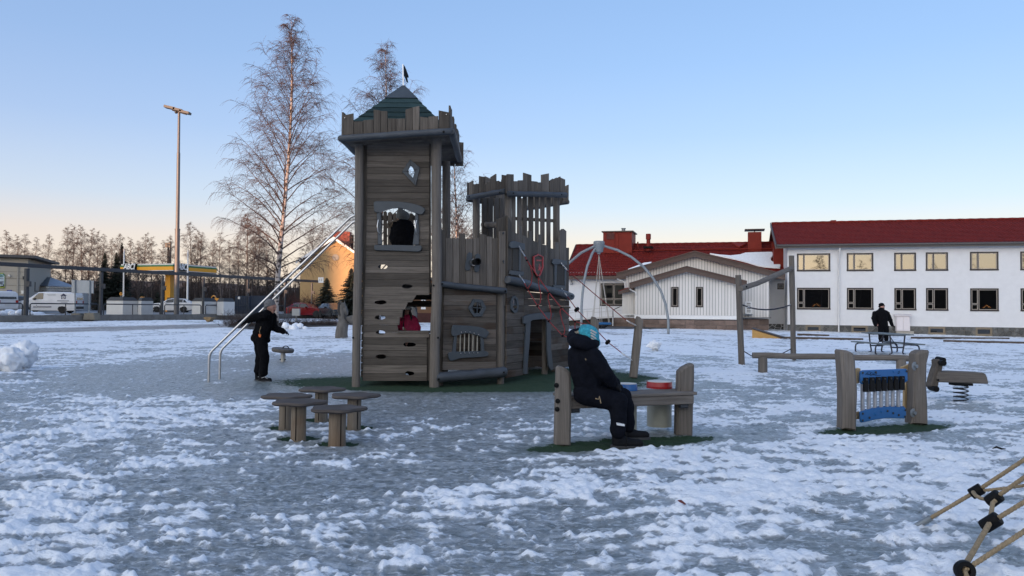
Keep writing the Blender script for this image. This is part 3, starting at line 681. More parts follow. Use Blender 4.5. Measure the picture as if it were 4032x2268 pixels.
# red shield with its emblem
RED = mat('red_plastic', (.35, .025, .03), .5, .1, 10)
so, si = [(950, 1165), (1010, 1135), (1075, 1165), (1076, 1300), (1042, 1395), (1010, 1432), (968, 1370), (950, 1285)], [(965, 1175), (1010, 1152), (1062, 1176), (1062, 1298), (1033, 1380), (1010, 1405), (980, 1358), (964, 1282)]
sh = plate(so, B6, WB, NB, .058, .018, 'shield', WLOWER)
for k in range(8): plate([so[k], so[(k + 1) % 8], si[(k + 1) % 8], si[k]], B6, WB, NB, .075, .02, 'rim', RED, sh)
for pts in ([(986, 1203), (1046, 1205), (1046, 1226), (986, 1222)], [(1018, 1255), (1030, 1258), (1036, 1300), (1046, 1290), (1048, 1302), (1034, 1322), (1044, 1352), (1032, 1354), (1022, 1330), (1008, 1345), (1004, 1336), (1016, 1312), (1004, 1298), (1010, 1288), (1020, 1296)]):
    plate(pts, B6, WB, NB, .064, .008, 'emblem', RED, sh)
log_(WB(B8(196, 483), .07), WB(B8(795, 643), .07), .070, wob=.01); bolt(WB(B8(800, 640), .14), NB + _db, .02)
for q in ((190, 995), (187, 1335), (342, 985), (336, 1310), (612, 968), (200, 260), (150, 325), (360, 112), (606, 228)): bolt(WB(B8(*q), .02), NB, .014, DARKMETAL)
hx = [(238, 650), (263, 635), (290, 662), (300, 735), (284, 795), (256, 806), (226, 770), (222, 700)]; gx = [(246, 672), (262, 664), (276, 684), (281, 730), (274, 765), (258, 775), (243, 752), (240, 705)]
for k in range(8): plate([hx[k], hx[(k + 1) % 8], gx[(k + 1) % 8], gx[k]], B8, WB, NB)
for a, b in (((259, 666), (258, 772)), ((241, 720), (280, 722))): MB().beam(WB(B8(*a), .01), WB(B8(*b), .01), .01, .014).build('glazing_bar', GREYHDPE, castle)
# door surround
plate([(340, 898), (343, 838), (400, 815), (500, 801), (590, 795), (636, 800), (631, 836), (602, 864), (520, 862), (430, 871), (382, 902), (350, 906)], B8, WB, NB, .055)
plate([(368, 895), (411, 878), (406, 1000), (376, 1386), (345, 1381), (356, 1150)], B8, WB, NB, .035, name='door_post'); plate([(564, 862), (600, 852), (606, 1150), (626, 1338), (604, 1350), (582, 1310), (568, 1150)], B8, WB, NB, .035, name='door_post')
q = at(B8(540, 1380), 14.75); q = gp(B8(542, 1378)); post([(q.x, q.y, -.05), (q.x, q.y, 1.5)], .055)
# what stands inside and behind: deck, back wall, shelf
for k in range(16):
    x0 = -1.1 + k * .14
    MB().box((x0, 14.15 if x0 < .15 else 14.75, 1.22), (.135, 3.0 if x0 < .15 else 1.5, .035)).build('floor_board', WH, castle)
for k in range(10): MB().beam((-1.15, 15.65, .06 + k * .118), (1.15, 15.65, .06 + k * .118), .028, .1178, .002).build('plank', WLOWER, castle)
MB().box((.35, 15.45, .52), (1.4, .35, .03)).build('shelf', WH, castle)
for k in range(9): MB().beam((-1.2, 12.35 + .36 * k, .1), (-1.2, 12.35 + .36 * k, 1.0), .028, .33, .004, up=(0, 1, 0)).build('plank', WV, castle) if k > 6 else None

# ---- low battlement tower behind
def battlement(lst, pl, n, bot, off=0.0):
    for x0, x1, t0, t1 in lst: board([B6(x0 + .8, bot(x0)), B6(x0 + .8, t0), B6(x1 - .8, t1), B6(x1 - .8, bot(x1))], pl, n, WV, off=off, jit=.006)
battlement([(612, 630, 160, 142), (630, 705, 142, 146), (705, 761, 230, 230), (763, 828, 220, 218), (828, 876, 125, 140), (876, 925, 140, 155), (925, 992, 228, 235), (992, 1050, 245, 245), (1050, 1142, 150, 133),
            (1150, 1195, 225, 198), (1195, 1240, 210, 185), (1240, 1285, 195, 172), (1285, 1343, 185, 210)], RR, NRR, lambda x: 380 + (x - 640) * .02, .12)
battlement([(142, 190, 248, 222), (190, 225, 265, 268), (225, 265, 262, 262), (267, 300, 166, 172), (300, 335, 172, 178), (335, 360, 265, 265), (360, 408, 240, 235), (408, 474, 180, 140), (474, 512, 228, 225), (512, 548, 235, 235), (548, 606, 150, 158)],
           RL, NRL, lambda x: 420 - (x - 142) * .14, .12)
log_(RL(B6(138, 432), .17), RL(B6(588, 358), .17), .050); log_(RR(B6(642, 384), .17), RR(B6(1348, 402), .17), .052)
for q, pl, n in (((150, 424), RL, NRL), ((530, 372), RL, NRL), ((697, 380), RR, NRR), ((1296, 398), RR, NRR)): bolt(pl(B6(*q), .22), n, .016)
for k in range(8):
    for pl, n, a, b in ((RFAR, NRR, _rl, _drr), (RFAR2, NRL, _rr, _drl)):
        p = a + b * (k * .16 - .05) - n * .12; z0 = 3.28; hh = rnd.choice((.3, .32, .5, .34))
        MB().prism([p + Vector((0, 0, z0)), p + b * .15 + Vector((0, 0, z0)), p + b * .15 + Vector((0, 0, z0 + hh)), p + Vector((0, 0, z0 + hh + .03))], n * -.028, .004).build('plank', WV, castle)
for pl, n, a, b in ((RFAR, NRR, _rl, _drr), (RFAR2, NRL, _rr, _drl)): log_(a - n * .17 + Vector((0, 0, 3.3)), a + b * 1.3 - n * .17 + Vector((0, 0, 3.3)), .05)
cpost = [RL(B6(237, 450)), RR(B6(632, 410)), RR(B6(1230, 440))]
cpost.append(cpost[0] + cpost[2] - cpost[1])
for p in cpost: post([(p.x, p.y, -.05), (p.x + .015, p.y, 1.7), (p.x, p.y, p.z + .05)], .068)
for x0, x1 in [(683, 731), (746, 800), (818, 873), (888, 951), (968, 1018), (1033, 1091), (1110, 1164)]:
    board([B6(x0 + 1, 1010), B6(x0 + 1, 410), B6(x1 - 4, 412), B6(x1 - 4, 1015)], RR, NRR, WV, th=.012, off=-.01, ch=.002)
MB().beam(RR(B6(675, 692), -.06), RR(B6(1190, 722), -.06), .04, .06).build('rail', WH, castle)
for x0, x1 in [(315, 375), (386, 448), (462, 520), (531, 590)]: board([B6(x0, 1000), B6(x0, 440), B6(x1, 440), B6(x1, 1000)], RFAR, NRR, WV, off=0)
log_(RL(B6(325, 770), -.35), RL(B6(560, 778), -.2), .058, WLOG, 'cross_log')

# ---- steel sliding rails
for pts, y in (([(88, 864), (94, 660), (99, 632), (112, 606), (132, 585), (745, 8)], 12.1), ([(180, 840), (186, 634), (191, 607), (204, 582), (222, 563), (815, 0)], 12.55)):
    q = [at(B1(*p), y) for p in pts]; e = at(A1(150, 1176) if y < 12.3 else A1(164, 1216), y); q[-1] = q[-2].lerp(e, .995)
    q += [e, e + Vector((.07, 0, .035)), e + Vector((.22, 0, .04))]; q[0].z = -.05
    MB().tube(q, .0195, 12).build('slide_rail', STEEL, castle, smooth=60)
# ------------------------------------------------------------------ play equipment round the castle
def poly_post(pts, cr, y, th, mat_, name, parent, ch=.02):
    return MB().prism([at(cr(*p), y) for p in pts], (0, th, 0), ch).build(name, mat_, parent, smooth=35)
def bolt_(p, n, r, parent, mat_=BLACK): return bolt(p, n, r, mat_, parent)
SEATW = wood('stool_top_wood', 'x', (.10, .085, .078), (.05, .043, .04), (.16, .14, .13), .12)
LOGBARK = wood('cracked_log', 'z', (.24, .20, .16), (.10, .082, .065), (.36, .31, .25), .2, stain=(.75, .55, .4))
# five mushroom stools
def stool(p, label, rz, hs=.335, log_r=.068):
    t = thing('mushroom_stool', label, 'stool', (p.x, p.y, 0), rz, 'flower topped log stools')
    m = MB(); prof = [(log_r * 1.05, -.06), (log_r, .02), (log_r * .97, .14), (log_r * 1.0, .24), (log_r * .98, hs - .03)]
    m.lathe(prof, (p.x, p.y, 0), 18, squash=lambda a: 1 + .04 * math.sin(3 * a + p.x * 9) + .025 * math.sin(7 * a)); m.build('log', LOGBARK, t, smooth=60)
    m = MB(); r = .215
    m.lathe([(r * .90, hs - .032), (r * .99, hs - .022), (r, hs - .010), (r * .97, hs), (r * .5, hs + .002), (.01, hs + .003)], (p.x, p.y, 0), 50, squash=lambda a: (1 + .12 * math.cos(5 * (a - rz))) * (1.0 + .08 * math.cos(2 * a)))
    m.build('seat', SEATW, t, smooth=40)
    m = MB(); a0 = rz + 2
    d = Vector((math.cos(-1.3 + .4 * math.sin(p.x * 7)), math.sin(-1.3 + .4 * math.sin(p.x * 7)), 0)); m.beam(Vector((p.x, p.y, .0)) + d * log_r * 1.01, Vector((p.x, p.y, hs - .05)) + d * log_r * 1.0, .007, .008, up=d); m.build('crack', BLACK, t)
    return t
for i, (q, lab) in enumerate(STOOLS):
    stool(gp(B1(*q)), lab, i * 1.3, .335 + .01 * (i % 3 - 1), .068 if i != 3 else .074)
# spinning disc
p = gp(B1(712, 686)); t = thing('spinner_disc', 'low round spinning seat disc on a steel post with a black grip', 'spinner', (p.x, p.y, p.z))
MB().lathe([(.048, -.1), (.048, .1), (.060, .1), (.060, .13), (.048, .13), (.05, .19)], (p.x, p.y, p.z), 16).build('post', mat('dull_cream_metal', (.42, .42, .40), .45, .1, 10, metal=.3), t, smooth=40)
ax = Vector((.10, -.04, 1)).normalized(); c = Vector((p.x - .01, p.y, p.z + .20))
MB().lathe([(.08, -.02), (.22, .0), (.235, .02), (.238, .06), (.225, .078), (.02, .08)], c, 32, axis=ax).build('disc', mat('dark_worn_wood', (.085, .077, .07), .75, .35, 20, .3), t, smooth=40)
MB().tube([c + ax * .075 + Vector((.06 + .065 * math.cos(a), 0, .055 * math.sin(a))) for a in np.linspace(0, math.pi, 9)], .011, 8).build('grip', BLACK, t, smooth=60)
for sx in (-1, 1): MB().ball((p.x + sx * .055, p.y - .02, p.z + .035), .018, sub=1).build('bolt', BLACK, t, smooth=60)
# carved wooden horse on a stump
CARVED = mat('carved_grey_wood', (.105, .097, .088), .85, .35, 7, .8, stretch=(1, 1, .3), bdist=.03, rnd=.1)
MANE = mat('dark_carved_mane', (.022, .02, .019), .8, .4, 30, .5)
p = gp(B1(1200, 492)); hs_ = thing('carved_horse', 'carved grey wooden horse with a dark mane standing on a stump, beside the castle post', 'horse sculpture', (p.x, p.y, p.z))
def hp(x, y, dy=0.0): return at(A4(x, y), p.y + dy)
MB().tube([hp(2125, 1500) - Vector((0, 0, .12)), hp(2122, 1420), hp(2135, 1330), hp(2150, 1270), hp(2160, 1225)], [.26, .235, .22, .20, .15], 14).build('stump', CARVED, hs_, smooth=60)
m = MB(); m.tube([hp(2160, 1290), hp(2130, 1200), hp(2128, 1120), hp(2135, 1050)], [.20, .17, .14, .10], 12)
m.tube([hp(2125, 1040), hp(2140, 1050), hp(2160, 1100), hp(2180, 1160), hp(2192, 1195)], [.06, .105, .115, .085, .06], 12)
for s in (-1, 1): m.tube([hp(2118 + 22 * (s + 1), 1040, .05 * s), hp(2116 + 24 * (s + 1), 1000, .06 * s)], [.035, .008], 8)
m.capsule(hp(2180, 1260), hp(2300, 1250), .16, .20, 14); m.capsule(hp(2320, 1270), hp(2420, 1262), .20, .17, 14)
m.build('horse', CARVED, hs_, smooth=60)
MB().tube([hp(2110, 1000, -.02), hp(2098, 1060, -.03), hp(2095, 1140, -.06), hp(2115, 1200, -.10), hp(2150, 1262, -.14)], [.03, .07, .085, .07, .03], 8).build('mane', MANE, hs_, smooth=60)
MB().ball(hp(2158, 1082, -.10), .02, sub=1).build('eye', MANE, hs_, smooth=60)
MB().tube([hp(2160, 1170, -.16), hp(2170, 1240, -.2), hp(2215, 1290, -.2)], .022, 6).build('rein', MANE, hs_, smooth=60)
q = at(C2(640, 900), p.y + .3); h2 = dup(hs_, (q.x, q.y, p.z), math.pi, 'carved wooden horse seen past the girl in pink, through the castle counter', (.95, .95, .92)); h2['group'] = hs_['group'] = 'carved wooden horses'

# drum bench
bn = thing('drum_bench', 'grey timber bench table with a blue and a red drum and high end posts', 'bench', (1.04, 7.0, 0))
bl, br = gp(A7(345, 1335)), gp(A7(1540, 1240))
poly_post([(276, 575), (300, 555), (340, 566), (385, 588), (415, 622), (424, 700), (427, 900), (418, 1345), (255, 1340), (262, 1000), (272, 700)], A7, bl.y, .13, WPOST, 'end_post', bn)
poly_post([(1482, 612), (1520, 572), (1580, 540), (1622, 530), (1638, 545), (1637, 700), (1628, 900), (1620, 1248), (1460, 1242), (1466, 900), (1478, 750)], A7, br.y, .13, WPOST, 'end_post', bn)
for q, mt in (((266, 742), STEEL), ((278, 897), BLACK), ((272, 977), BLACK)): bolt_(at(A7(*q), bl.y - .002) + Vector((.01, 0, 0)), NT, .022, bn, BLACK)
zt = .425
e0, e1 = on_z(A7(402, 852), zt), on_z(A7(1664, 808), zt); bu = (e1 - e0).normalized(); bv = Vector((-bu.y, bu.x, 0)); bL = (e1 - e0).length
def bpt(s, t, z): return e0 + bu * s + bv * t + Vector((0, 0, z - zt))
for k in range(3):
    MB().beam(bpt(0, .06 + .118 * k, zt - .015), bpt(bL, .06 + .118 * k, zt - .015), .112, .028, .006).build('top_board', WLOG, bn)
for a, b, tt in ((.02, .16, .03), (.17, bL - .03, .03)): MB().beam(bpt(a, tt, zt - .072), bpt(b, tt, zt - .072), .032, .082, .005).build('apron', WLOG, bn)
MB().beam(bpt(.04, .32, zt - .072), bpt(bL - .04, .32, zt - .072), .03, .08, .005).build('apron', WLOG, bn)
for s in (.06, bL - .14): MB().beam(bpt(s - .02, .05, zt - .13), bpt(s + .06, .05, zt - .13), .04, .045, .008).build('bracket', DARKMETAL, bn)
DRUMSKIN = mat('drum_skin', (.55, .50, .44), .5, .08, 9); BEIGE = mat('beige_tube', (.33, .33, .28), .5, .06, 6)
for (q, r, nm, col) in ((A7(970, 790), .098, 'blue', (.012, .10, .30)), (A7(1290, 768), .124, 'red', (.30, .012, .014))):
    c = on_z(q, zt); DM = mat(nm + '_drum_shell', col, .4, .08, 8)
    MB().lathe([(r * 1.02, 0), (r * 1.03, .02), (r, .026), (r, .056), (r * .97, .062)], (c.x, c.y, zt), 32).build('drum_shell', DM, bn, smooth=35, label=nm + ' drum shell')
    MB().lathe([(r * .93, .058), (r * .93, .066), (.01, .067)], (c.x, c.y, zt), 32).build('drum_skin', DRUMSKIN, bn, smooth=35)
    MB().lathe([(r * .97, .05), (r * .97, zt - .034)], (c.x, c.y, 0), 32).build('drum_tube', BEIGE, bn, smooth=35)

# tube chimes between two posts
mp = thing('tube_chime_panel', 'blue chime panel with seven metal tubes and black flaps between two grey posts', 'chime panel', (3.88, 8.0, 0))
ml, mr_ = gp(A8(445, 1130)), gp(A8(1285, 1060))
poly_post([(338, 195), (352, 176), (400, 178), (460, 198), (500, 228), (515, 290), (520, 400), (538, 600), (541, 720), (532, 900), (527, 1140), (362, 1118), (368, 800), (366, 600), (350, 350)], A8, ml.y, .16, WPOST, 'post', mp, .025)
poly_post([(1236, 230), (1262, 198), (1310, 180), (1385, 178), (1398, 195), (1392, 240), (1368, 340), (1362, 600), (1376, 800), (1381, 1072), (1183, 1058), (1205, 780), (1214, 500), (1232, 320)], A8, mr_.y, .16, WPOST, 'post', mp, .025)
dm = (mr_ - ml); dm.z = 0; dm.normalize(); NM = Vector((dm.y, -dm.x, 0)); MP = Plane(Vector((ml.x, ml.y, 0)) + NM * -.07, NM)
BLUEB = mat('blue_plastic_board', (.012, .115, .33), .45, .08, 9); TANB = mat('tan_plastic_board', (.40, .29, .155), .5, .08, 8); ALU = mat('aluminium_tube', (.40, .41, .44), .38, .12, 10, metal=.85)
def mplate(pts, off, th, nm, m_): return board([A8(*q) for q in pts], MP, NM, m_, th, off, nm, 0, .006, mp)
mplate([(572, 445), (582, 424), (610, 416), (1112, 399), (1130, 412), (1132, 545), (1112, 562), (590, 582), (574, 562)], .03, .02, 'top_board', BLUEB)
mplate([(570, 925), (585, 905), (700, 876), (800, 860), (950, 850), (1100, 860), (1116, 880), (1112, 982), (1090, 992), (900, 985), (760, 1002), (640, 1030), (590, 1040), (574, 1028)], .03, .02, 'bottom_board', BLUEB)
mplate([(640, 880), (800, 845), (950, 838), (1090, 846), (1092, 900), (640, 930)], -.05, .02, 'bottom_board', BLUEB)
mplate([(1060, 378), (1175, 334), (1198, 348), (1200, 420), (1195, 600), (1186, 952), (1112, 956), (1086, 850), (1090, 650), (1110, 560)], -.10, .02, 'side_board', TANB)
mplate([(522, 400), (545, 388), (572, 396), (575, 440), (556, 570), (535, 575)], -.06, .02, 'side_board', TANB); mplate([(522, 912), (560, 905), (562, 1000), (524, 1002)], -.06, .02, 'side_board', TANB)
for k, x in enumerate([592, 666, 740, 813, 886, 950, 1017]):
    yb = [892, 872, 856, 848, 842, 842, 846][k]
    MB().tube([MP(A8(x, 560 - k * 4), -.015), MP(A8(x, yb + 25), -.015)], .0200, 14).build('chime_tube', ALU, mp, smooth=50)
for k, (x0, x1, y0, y1) in enumerate([(610, 673, 505, 676), (684, 748, 500, 673), (757, 820, 496, 668), (828, 890, 493, 665), (902, 963, 490, 660), (972, 1032, 488, 657), (1040, 1103, 486, 653)]):
    q = [MP(A8(x0 + 5, y0), .045), MP(A8(x1 - 5, y0), .045), MP(A8(x1 - 5, y1), .062), MP(A8(x0 + 5, y1), .062)]
    f = MB().prism(q, NM * -.018, .004).build('flap', BLACK, mp)
    MB().lathe([(.011, 0), (.008, .008)], MP(A8((x0 + x1) / 2, y0 + 25), .055), 8, axis=NM).build('stud', DARKMETAL, f, smooth=60)
for q in ((594, 447), (750, 440), (963, 432), (1114, 428), (594, 552), (1113, 535), (594, 932), (592, 1012), (674, 980), (747, 940), (819, 908), (888, 900), (956, 926), (1022, 948), (1100, 890), (1098, 968)):
    bolt_(MP(A8(*q), .032), NM, .012, mp, BLUEB if q[0] % 2 else DARKMETAL)
for q in ((1212, 367), (1192, 922)): MB().lathe([(.047, 0), (.047, .008), (.02, .012), (.02, .03)], MP(A8(*q), .03), 20, axis=NM).build('washer', GALV, mp, smooth=35)
m = MB()
for st in ([(628, 470), (640, 450), (662, 462), (650, 440), (680, 432), (690, 455), (672, 470), (700, 440), (722, 462), (740, 440), (764, 468)], [(630, 462), (700, 470), (765, 458)], [(682, 480), (720, 470), (760, 480), (808, 474)], [(1012, 455), (1020, 430), (1033, 422), (1030, 450), (1012, 455)]):
    m.tube([MP(A8(*q), .031) for q in st], .0022, 5)
m.build('scribble', BLACK, mp)

# spring rocker
p = gp(A8(1762, 785)); sr = thing('spring_rocker', 'grey plank spring rocker with black hand and foot grips on a coil spring', 'spring rocker', (p.x, p.y, p.z))
poly_post([(1505, 436), (1700, 432), (2030, 446), (2062, 462), (2080, 500), (2096, 570), (2088, 580), (1900, 575), (1500, 560), (1480, 500)], A8, p.y - .10, .2, WLOG, 'seat', sr, .015)
poly_post([(1478, 300), (1500, 284), (1540, 300), (1556, 340), (1548, 400), (1525, 470), (1508, 545), (1496, 610), (1470, 650), (1430, 640), (1400, 600), (1420, 560), (1440, 480), (1462, 410), (1482, 360)], A8, p.y - .07, .14, WV, 'front_board', sr, .015)
for (a, b, rr) in ((A8(1533, 328), A8(1507, 288), .040), (A8(1448, 636), A8(1404, 598), .040)):
    for q, dy in ((a, -.2), (b, .2)):
        c = at(q, p.y + dy * .5); MB().tube([c + Vector((0, dy * .25, 0)), c - Vector((0, dy * .55, 0))], [rr, rr * .8], 14).build('grip', BLACK, sr, smooth=50)
bolt_(at(A8(1490, 532), p.y - .105), NT, .015, sr)
zt_, n_ = at(A8(1762, 585), p.y).z, 72
MB().tube([(p.x + .088 * math.cos(a), p.y + .088 * math.sin(a), p.z - .01 + (zt_ - p.z) * i / n_) for i, a in enumerate(np.linspace(.6, .6 + 4.2 * 2 * math.pi, n_ + 1))], .0095, 8).build('spring', mat('black_spring_steel', (.010, .010, .014), .35, .1, 9, metal=.2), sr, smooth=60)
MB().box((p.x + .0, p.y, zt_ + .004), (.24, .16, .03)).build('mount', BLACK, sr)

# low balance beam
bb = thing('balance_beam', 'long low grey log balance beam on two short stumps', 'balance beam', (5.3, 14.8, 0))
a, b = at(DD(1893, 894), 14.85), at(A8(1250, 276), 14.6)
MB().tube([a.lerp(b, k / 10) + Vector((0, 0, .006 * math.sin(k * 1.7))) for k in range(11)], [.058 * (1 + .04 * math.sin(k * 2.3)) for k in range(11)], 14).build('beam_log', WLOG, bb, smooth=50)
for q in (a.lerp(b, .063), a.lerp(b, .90)): MB().tube([(q.x, q.y, gza(q.x, q.y) - .06), (q.x, q.y, q.z - .02)], [.09, .085], 14).build('stump', WPOST, bb, smooth=50)

# high rope crossing: two tall posts, slanting log and rope
tp = thing('log_goal_frame', 'two tall leaning grey posts joined by a slanting log and a slack rope', 'climbing frame', (6, 18, 0))
ya_, yb_ = 17.3, 19.6
pa = [gp(DD(1866, 918)), at(DD(1861, 800), ya_), at(DD(1857, 692), ya_)]; pa[0] = at(DD(1866, 924), ya_)
pb = [at(DD(1996, 912), yb_), at(DD(1994, 780), yb_), at(DD(1991, 643), yb_)]
MB().tube([pa[0].lerp(pa[1], .0), pa[0].lerp(pa[1], .5), pa[1], pa[1].lerp(pa[2], .5), pa[2]], [.072, .068, .070, .066, .066], 14).build('post', WPOST, tp, smooth=50)
MB().tube([pb[0].lerp(pb[1], .0), pb[0].lerp(pb[1], .5), pb[1], pb[1].lerp(pb[2], .5), pb[2]], [.070, .066, .068, .072, .066], 14).build('post', WPOST, tp, smooth=50)
la, lb_ = at(A5(1850, 768), ya_ - .11), at(A5(2375, 556), yb_ - .06)
MB().tube([la, la.lerp(lb_, .3) - Vector((0, 0, .035)), la.lerp(lb_, .65) - Vector((0, 0, .02)), lb_], [.062, .060, .066, .062], 14).build('slanting_log', WLOG, tp, smooth=50)
bolt_(at(A5(1913, 748), ya_ - .13), NT, .02, tp)
def sag(pts_px, ys_, r, nm, m_, par): return MB().tube([at(q, y) for q, y in zip(pts_px, ys_)], r, 8).build(nm, m_, par, smooth=60)
k7 = np.linspace(ya_, yb_, 7)
sag([A5(*q) for q in ((1880, 936), (1950, 962), (2030, 977), (2110, 982), (2200, 976), (2290, 958), (2362, 932))], k7, .017, 'rope', mat('navy_rope', (.012, .014, .03), .8, .3, 40), tp)
for q, y0, y1 in (((1862, 925, 1945, 960), ya_, ya_ + .3), ((2295, 956, 2370, 927), yb_ - .3, yb_)): MB().tube([at(A5(q[0], q[1]), y0), at(A5(q[2], q[3]), y1)], .014, 8).build('shackle', GALV, tp, smooth=60)
sag([A5(*q) for q in ((1890, 1408), (1960, 1450), (2080, 1478), (2220, 1460), (2368, 1380))], np.linspace(ya_, yb_, 5), .012, 'rope', bpy.data.materials['navy_rope'], tp)

# anchor posts and the red net that hangs from the castle to them
ap = tag(own_origin(MB().prism([at(A7(*q), 13.5) for q in [(1068, 80), (1076, 62), (1100, 70), (1132, 108), (1120, 260), (1075, 672), (1003, 664), (1030, 400), (1052, 200)]], (0, .13, 0), .018).build('anchor_post', WPOST, None, smooth=35)), 'leaning grey anchor post holding the ends of two red ropes', 'post', 'rope anchor posts')
ap2 = tag(own_origin(MB().prism([at(A7(*q), 11.5) for q in [(622, 90), (630, 66), (660, 72), (696, 106), (694, 300), (690, 820), (612, 820), (618, 400)]], (0, .13, 0), .018).build('anchor_post', WPOST, None, smooth=35)), 'grey anchor post behind the seated child with the blue hat', 'post', 'rope anchor posts')
nt = thing('climbing_net', 'red rope climbing net with black knots hanging from the castle side wall', 'climbing net', (.8, 12.9, 0))
def netline(p0, p1, pxs):
    """points that lie on the straight run p0 -> p1, one for each pixel along it"""
    out = []; n = len(pxs)
    d0 = Vector((pxs[0][0], pxs[0][1])); d1 = Vector((pxs[-1][0], pxs[-1][1])); L2 = (d1 - d0).length_squared
    for q in pxs:
        s = (Vector(q) - d0).dot(d1 - d0) / L2; y = 1 / lerp(1 / p0.y, 1 / p1.y, s); out.append(at(q, y))
    return out
def redrope(pts, r=.0085): return MB().tube(pts, r, 8).build('rope', REDROPE, nt, smooth=60)
def chain(a, b, par, r=.008):
    n = max(6, int((b - a).length / .035)); m = MB(); d = (b - a).normalized(); x = d.cross(Vector((0, 0, 1))).normalized(); z = x.cross(d)
    for k in range(n):
        c = a.lerp(b, (k + .5) / n); u = x if k % 2 else z; h = (b - a).length / n * .72
        m.tube([c + d * h * math.cos(t) + u * .011 * math.sin(t) for t in np.linspace(0, 2 * math.pi, 9)[:-1]], .0042, 5, closed=True)
    return m.build('chain', STEEL, par)
def knot(p, r=.026): return MB().ball(p, (r, r, r * .75), .15, 1, int(p.x * 99)).build('knot', BLACK, nt, smooth=60)
w = lambda x, y: WB(B8(x, y), .05)
e1_, e2_ = at(A7(640, 160), 11.42), at(A7(640, 300), 11.42)
L1 = [B8(290, 155), B8(345, 250), B8(375, 302), B8(480, 460), B8(583, 608), B8(700, 752), B8(832, 885), A7(640, 160)]; P1 = netline(w(290, 155), e1_, L1)
L2 = [B8(290, 430), B8(335, 492), B8(380, 578), B8(475, 737), B8(583, 880), B8(715, 1018), A7(640, 352)]; P2 = netline(w(290, 430), at(A7(640, 352), 11.42), L2)
chain(P1[0], P1[1], nt); chain(P2[0], P2[1], nt); redrope(P1[1:]); redrope(P2[1:])
for q in P1[2:7] + P2[2:6]: knot(q)
def between(a, b, px):
    return [at(q, lerp(a.y, b.y, (k + 1) / (len(px) + 1))) for k, q in enumerate(px)]
for a, b, px in ((P1[2], P2[2], [(405, 360), (424, 440), (415, 520)]), (P1[3], P2[3], [(488, 540), (508, 640), (500, 705)]), (P1[4], P2[4], [(574, 660), (592, 740), (606, 810), (602, 850)]), (P1[5], P2[5], [(688, 790), (705, 870), (733, 950), (732, 990)])):
    redrope([a] + between(a, b, [B8(*q) for q in px]) + [b])
redrope([P1[6], at(B8(830, 930), P1[6].y), at(B8(838, 985), P1[6].y)])
L3 = [B8(690, 318), B8(758, 398), A5(95, 592), A5(400, 852), A5(690, 1090), A5(725, 1112), A5(788, 1142)]; P3 = netline(WB(B8(690, 318), .05), at(A5(788, 1142), 13.46), L3)
chain(P3[0], P3[1], nt); redrope(P3[1:5]); MB().tube([P3[4], P3[5]], .012, 8).build('ferrule', STEEL, nt, smooth=60); chain(P3[5], P3[6], nt)
L4 = [B8(695, 558), B8(757, 645), B8(848, 770), A5(500, 1312), A5(640, 1420), A5(672, 1445), A7(1022, 495)]; P4 = netline(WB(B8(695, 558), .05), at(A7(1022, 495), 13.46), L4)
chain(P4[0], P4[1], nt); redrope(P4[1:5]); MB().tube([P4[4], P4[5]], .012, 8).build('ferrule', STEEL, nt, smooth=60); chain(P4[5], P4[6], nt)
for q in (P4[2], P4[3]): MB().lathe([(.02, -.025), (.052, -.016), (.055, 0), (.052, .016), (.02, .025)], q, 14, axis=P4[3] - P4[2]).build('knot', BLACK, nt, smooth=60)
for P in (P1, P2): MB().tube([P[1], P[1].lerp(P[2], .35)], .012, 8).build('ferrule', STEEL, nt, smooth=60)

# nest swing under three bent tubes
sw = thing('nest_swing', 'blue nest swing hanging from three arched galvanised tubes', 'swing', (4.7, 40.5, -.03))
hub = at(A5(410, 330), 41)
legs = [([(450, 330), (600, 375), (740, 445), (860, 540), (960, 660), (1040, 790), (1090, 930), (1115, 1080), (1118, 1228)], 41, 39.5),
        ([(375, 330), (230, 400), (100, 510), (30, 620), (-20, 760), (-50, 920), (-60, 1090), (-62, 1190)], 41, 43.5),
        ([(395, 325), (340, 410), (290, 540), (260, 680), (242, 820), (232, 970), (229, 1130), (228, 1216)], 41, 39.8)]
for pts, y0, y1 in legs:
    MB().tube([at(A5(*q), lerp(y0, y1, k / (len(pts) - 1))) for k, q in enumerate(pts)], .068, 10).build('arch_tube', GALV, sw, smooth=60)
MB().lathe([(.08, -.5), (.10, -.42), (.22, -.38), (.26, -.1), (.30, .0), (.30, .16), (.24, .2)], hub + Vector((0, 0, .05)), 14).build('hub', GALV, sw, smooth=40)
nc = at(C6(588, 1250), 40.6)
MB().tube([nc + Vector((.50 * math.cos(a), .5 * math.sin(a), 0)) for a in np.linspace(0, 2 * math.pi, 25)[:-1]], .06, 8, closed=True).build('nest_ring', mat('blue_rope', (.012, .10, .24), .7, .2, 20), sw, smooth=60)
m = MB()
for k in range(9):
    a = k * math.pi / 9; d = Vector((math.cos(a), math.sin(a), 0)); m.tube([nc + d * .48, nc + d * .25 - Vector((0, 0, .2)), nc - Vector((0, 0, .26)), nc - d * .25 - Vector((0, 0, .2)), nc - d * .48], .014, 5)
for r_, z_ in ((.16, .24), (.32, .16)): m.tube([nc + Vector((r_ * math.cos(a), r_ * math.sin(a), -z_)) for a in np.linspace(0, 2 * math.pi, 17)[:-1]], .012, 5, closed=True)
m.build('net_seat', BLACK, sw)
for k in range(6): a = k * math.pi / 3 + .3; MB().tube([hub - Vector((0, 0, .5)), nc + Vector((.5 * math.cos(a), .5 * math.sin(a), .03))], .014, 6).build('rope', mat('pale_rope', (.36, .33, .29), .8, .2, 30) if k == 0 else bpy.data.materials['pale_rope'], sw)

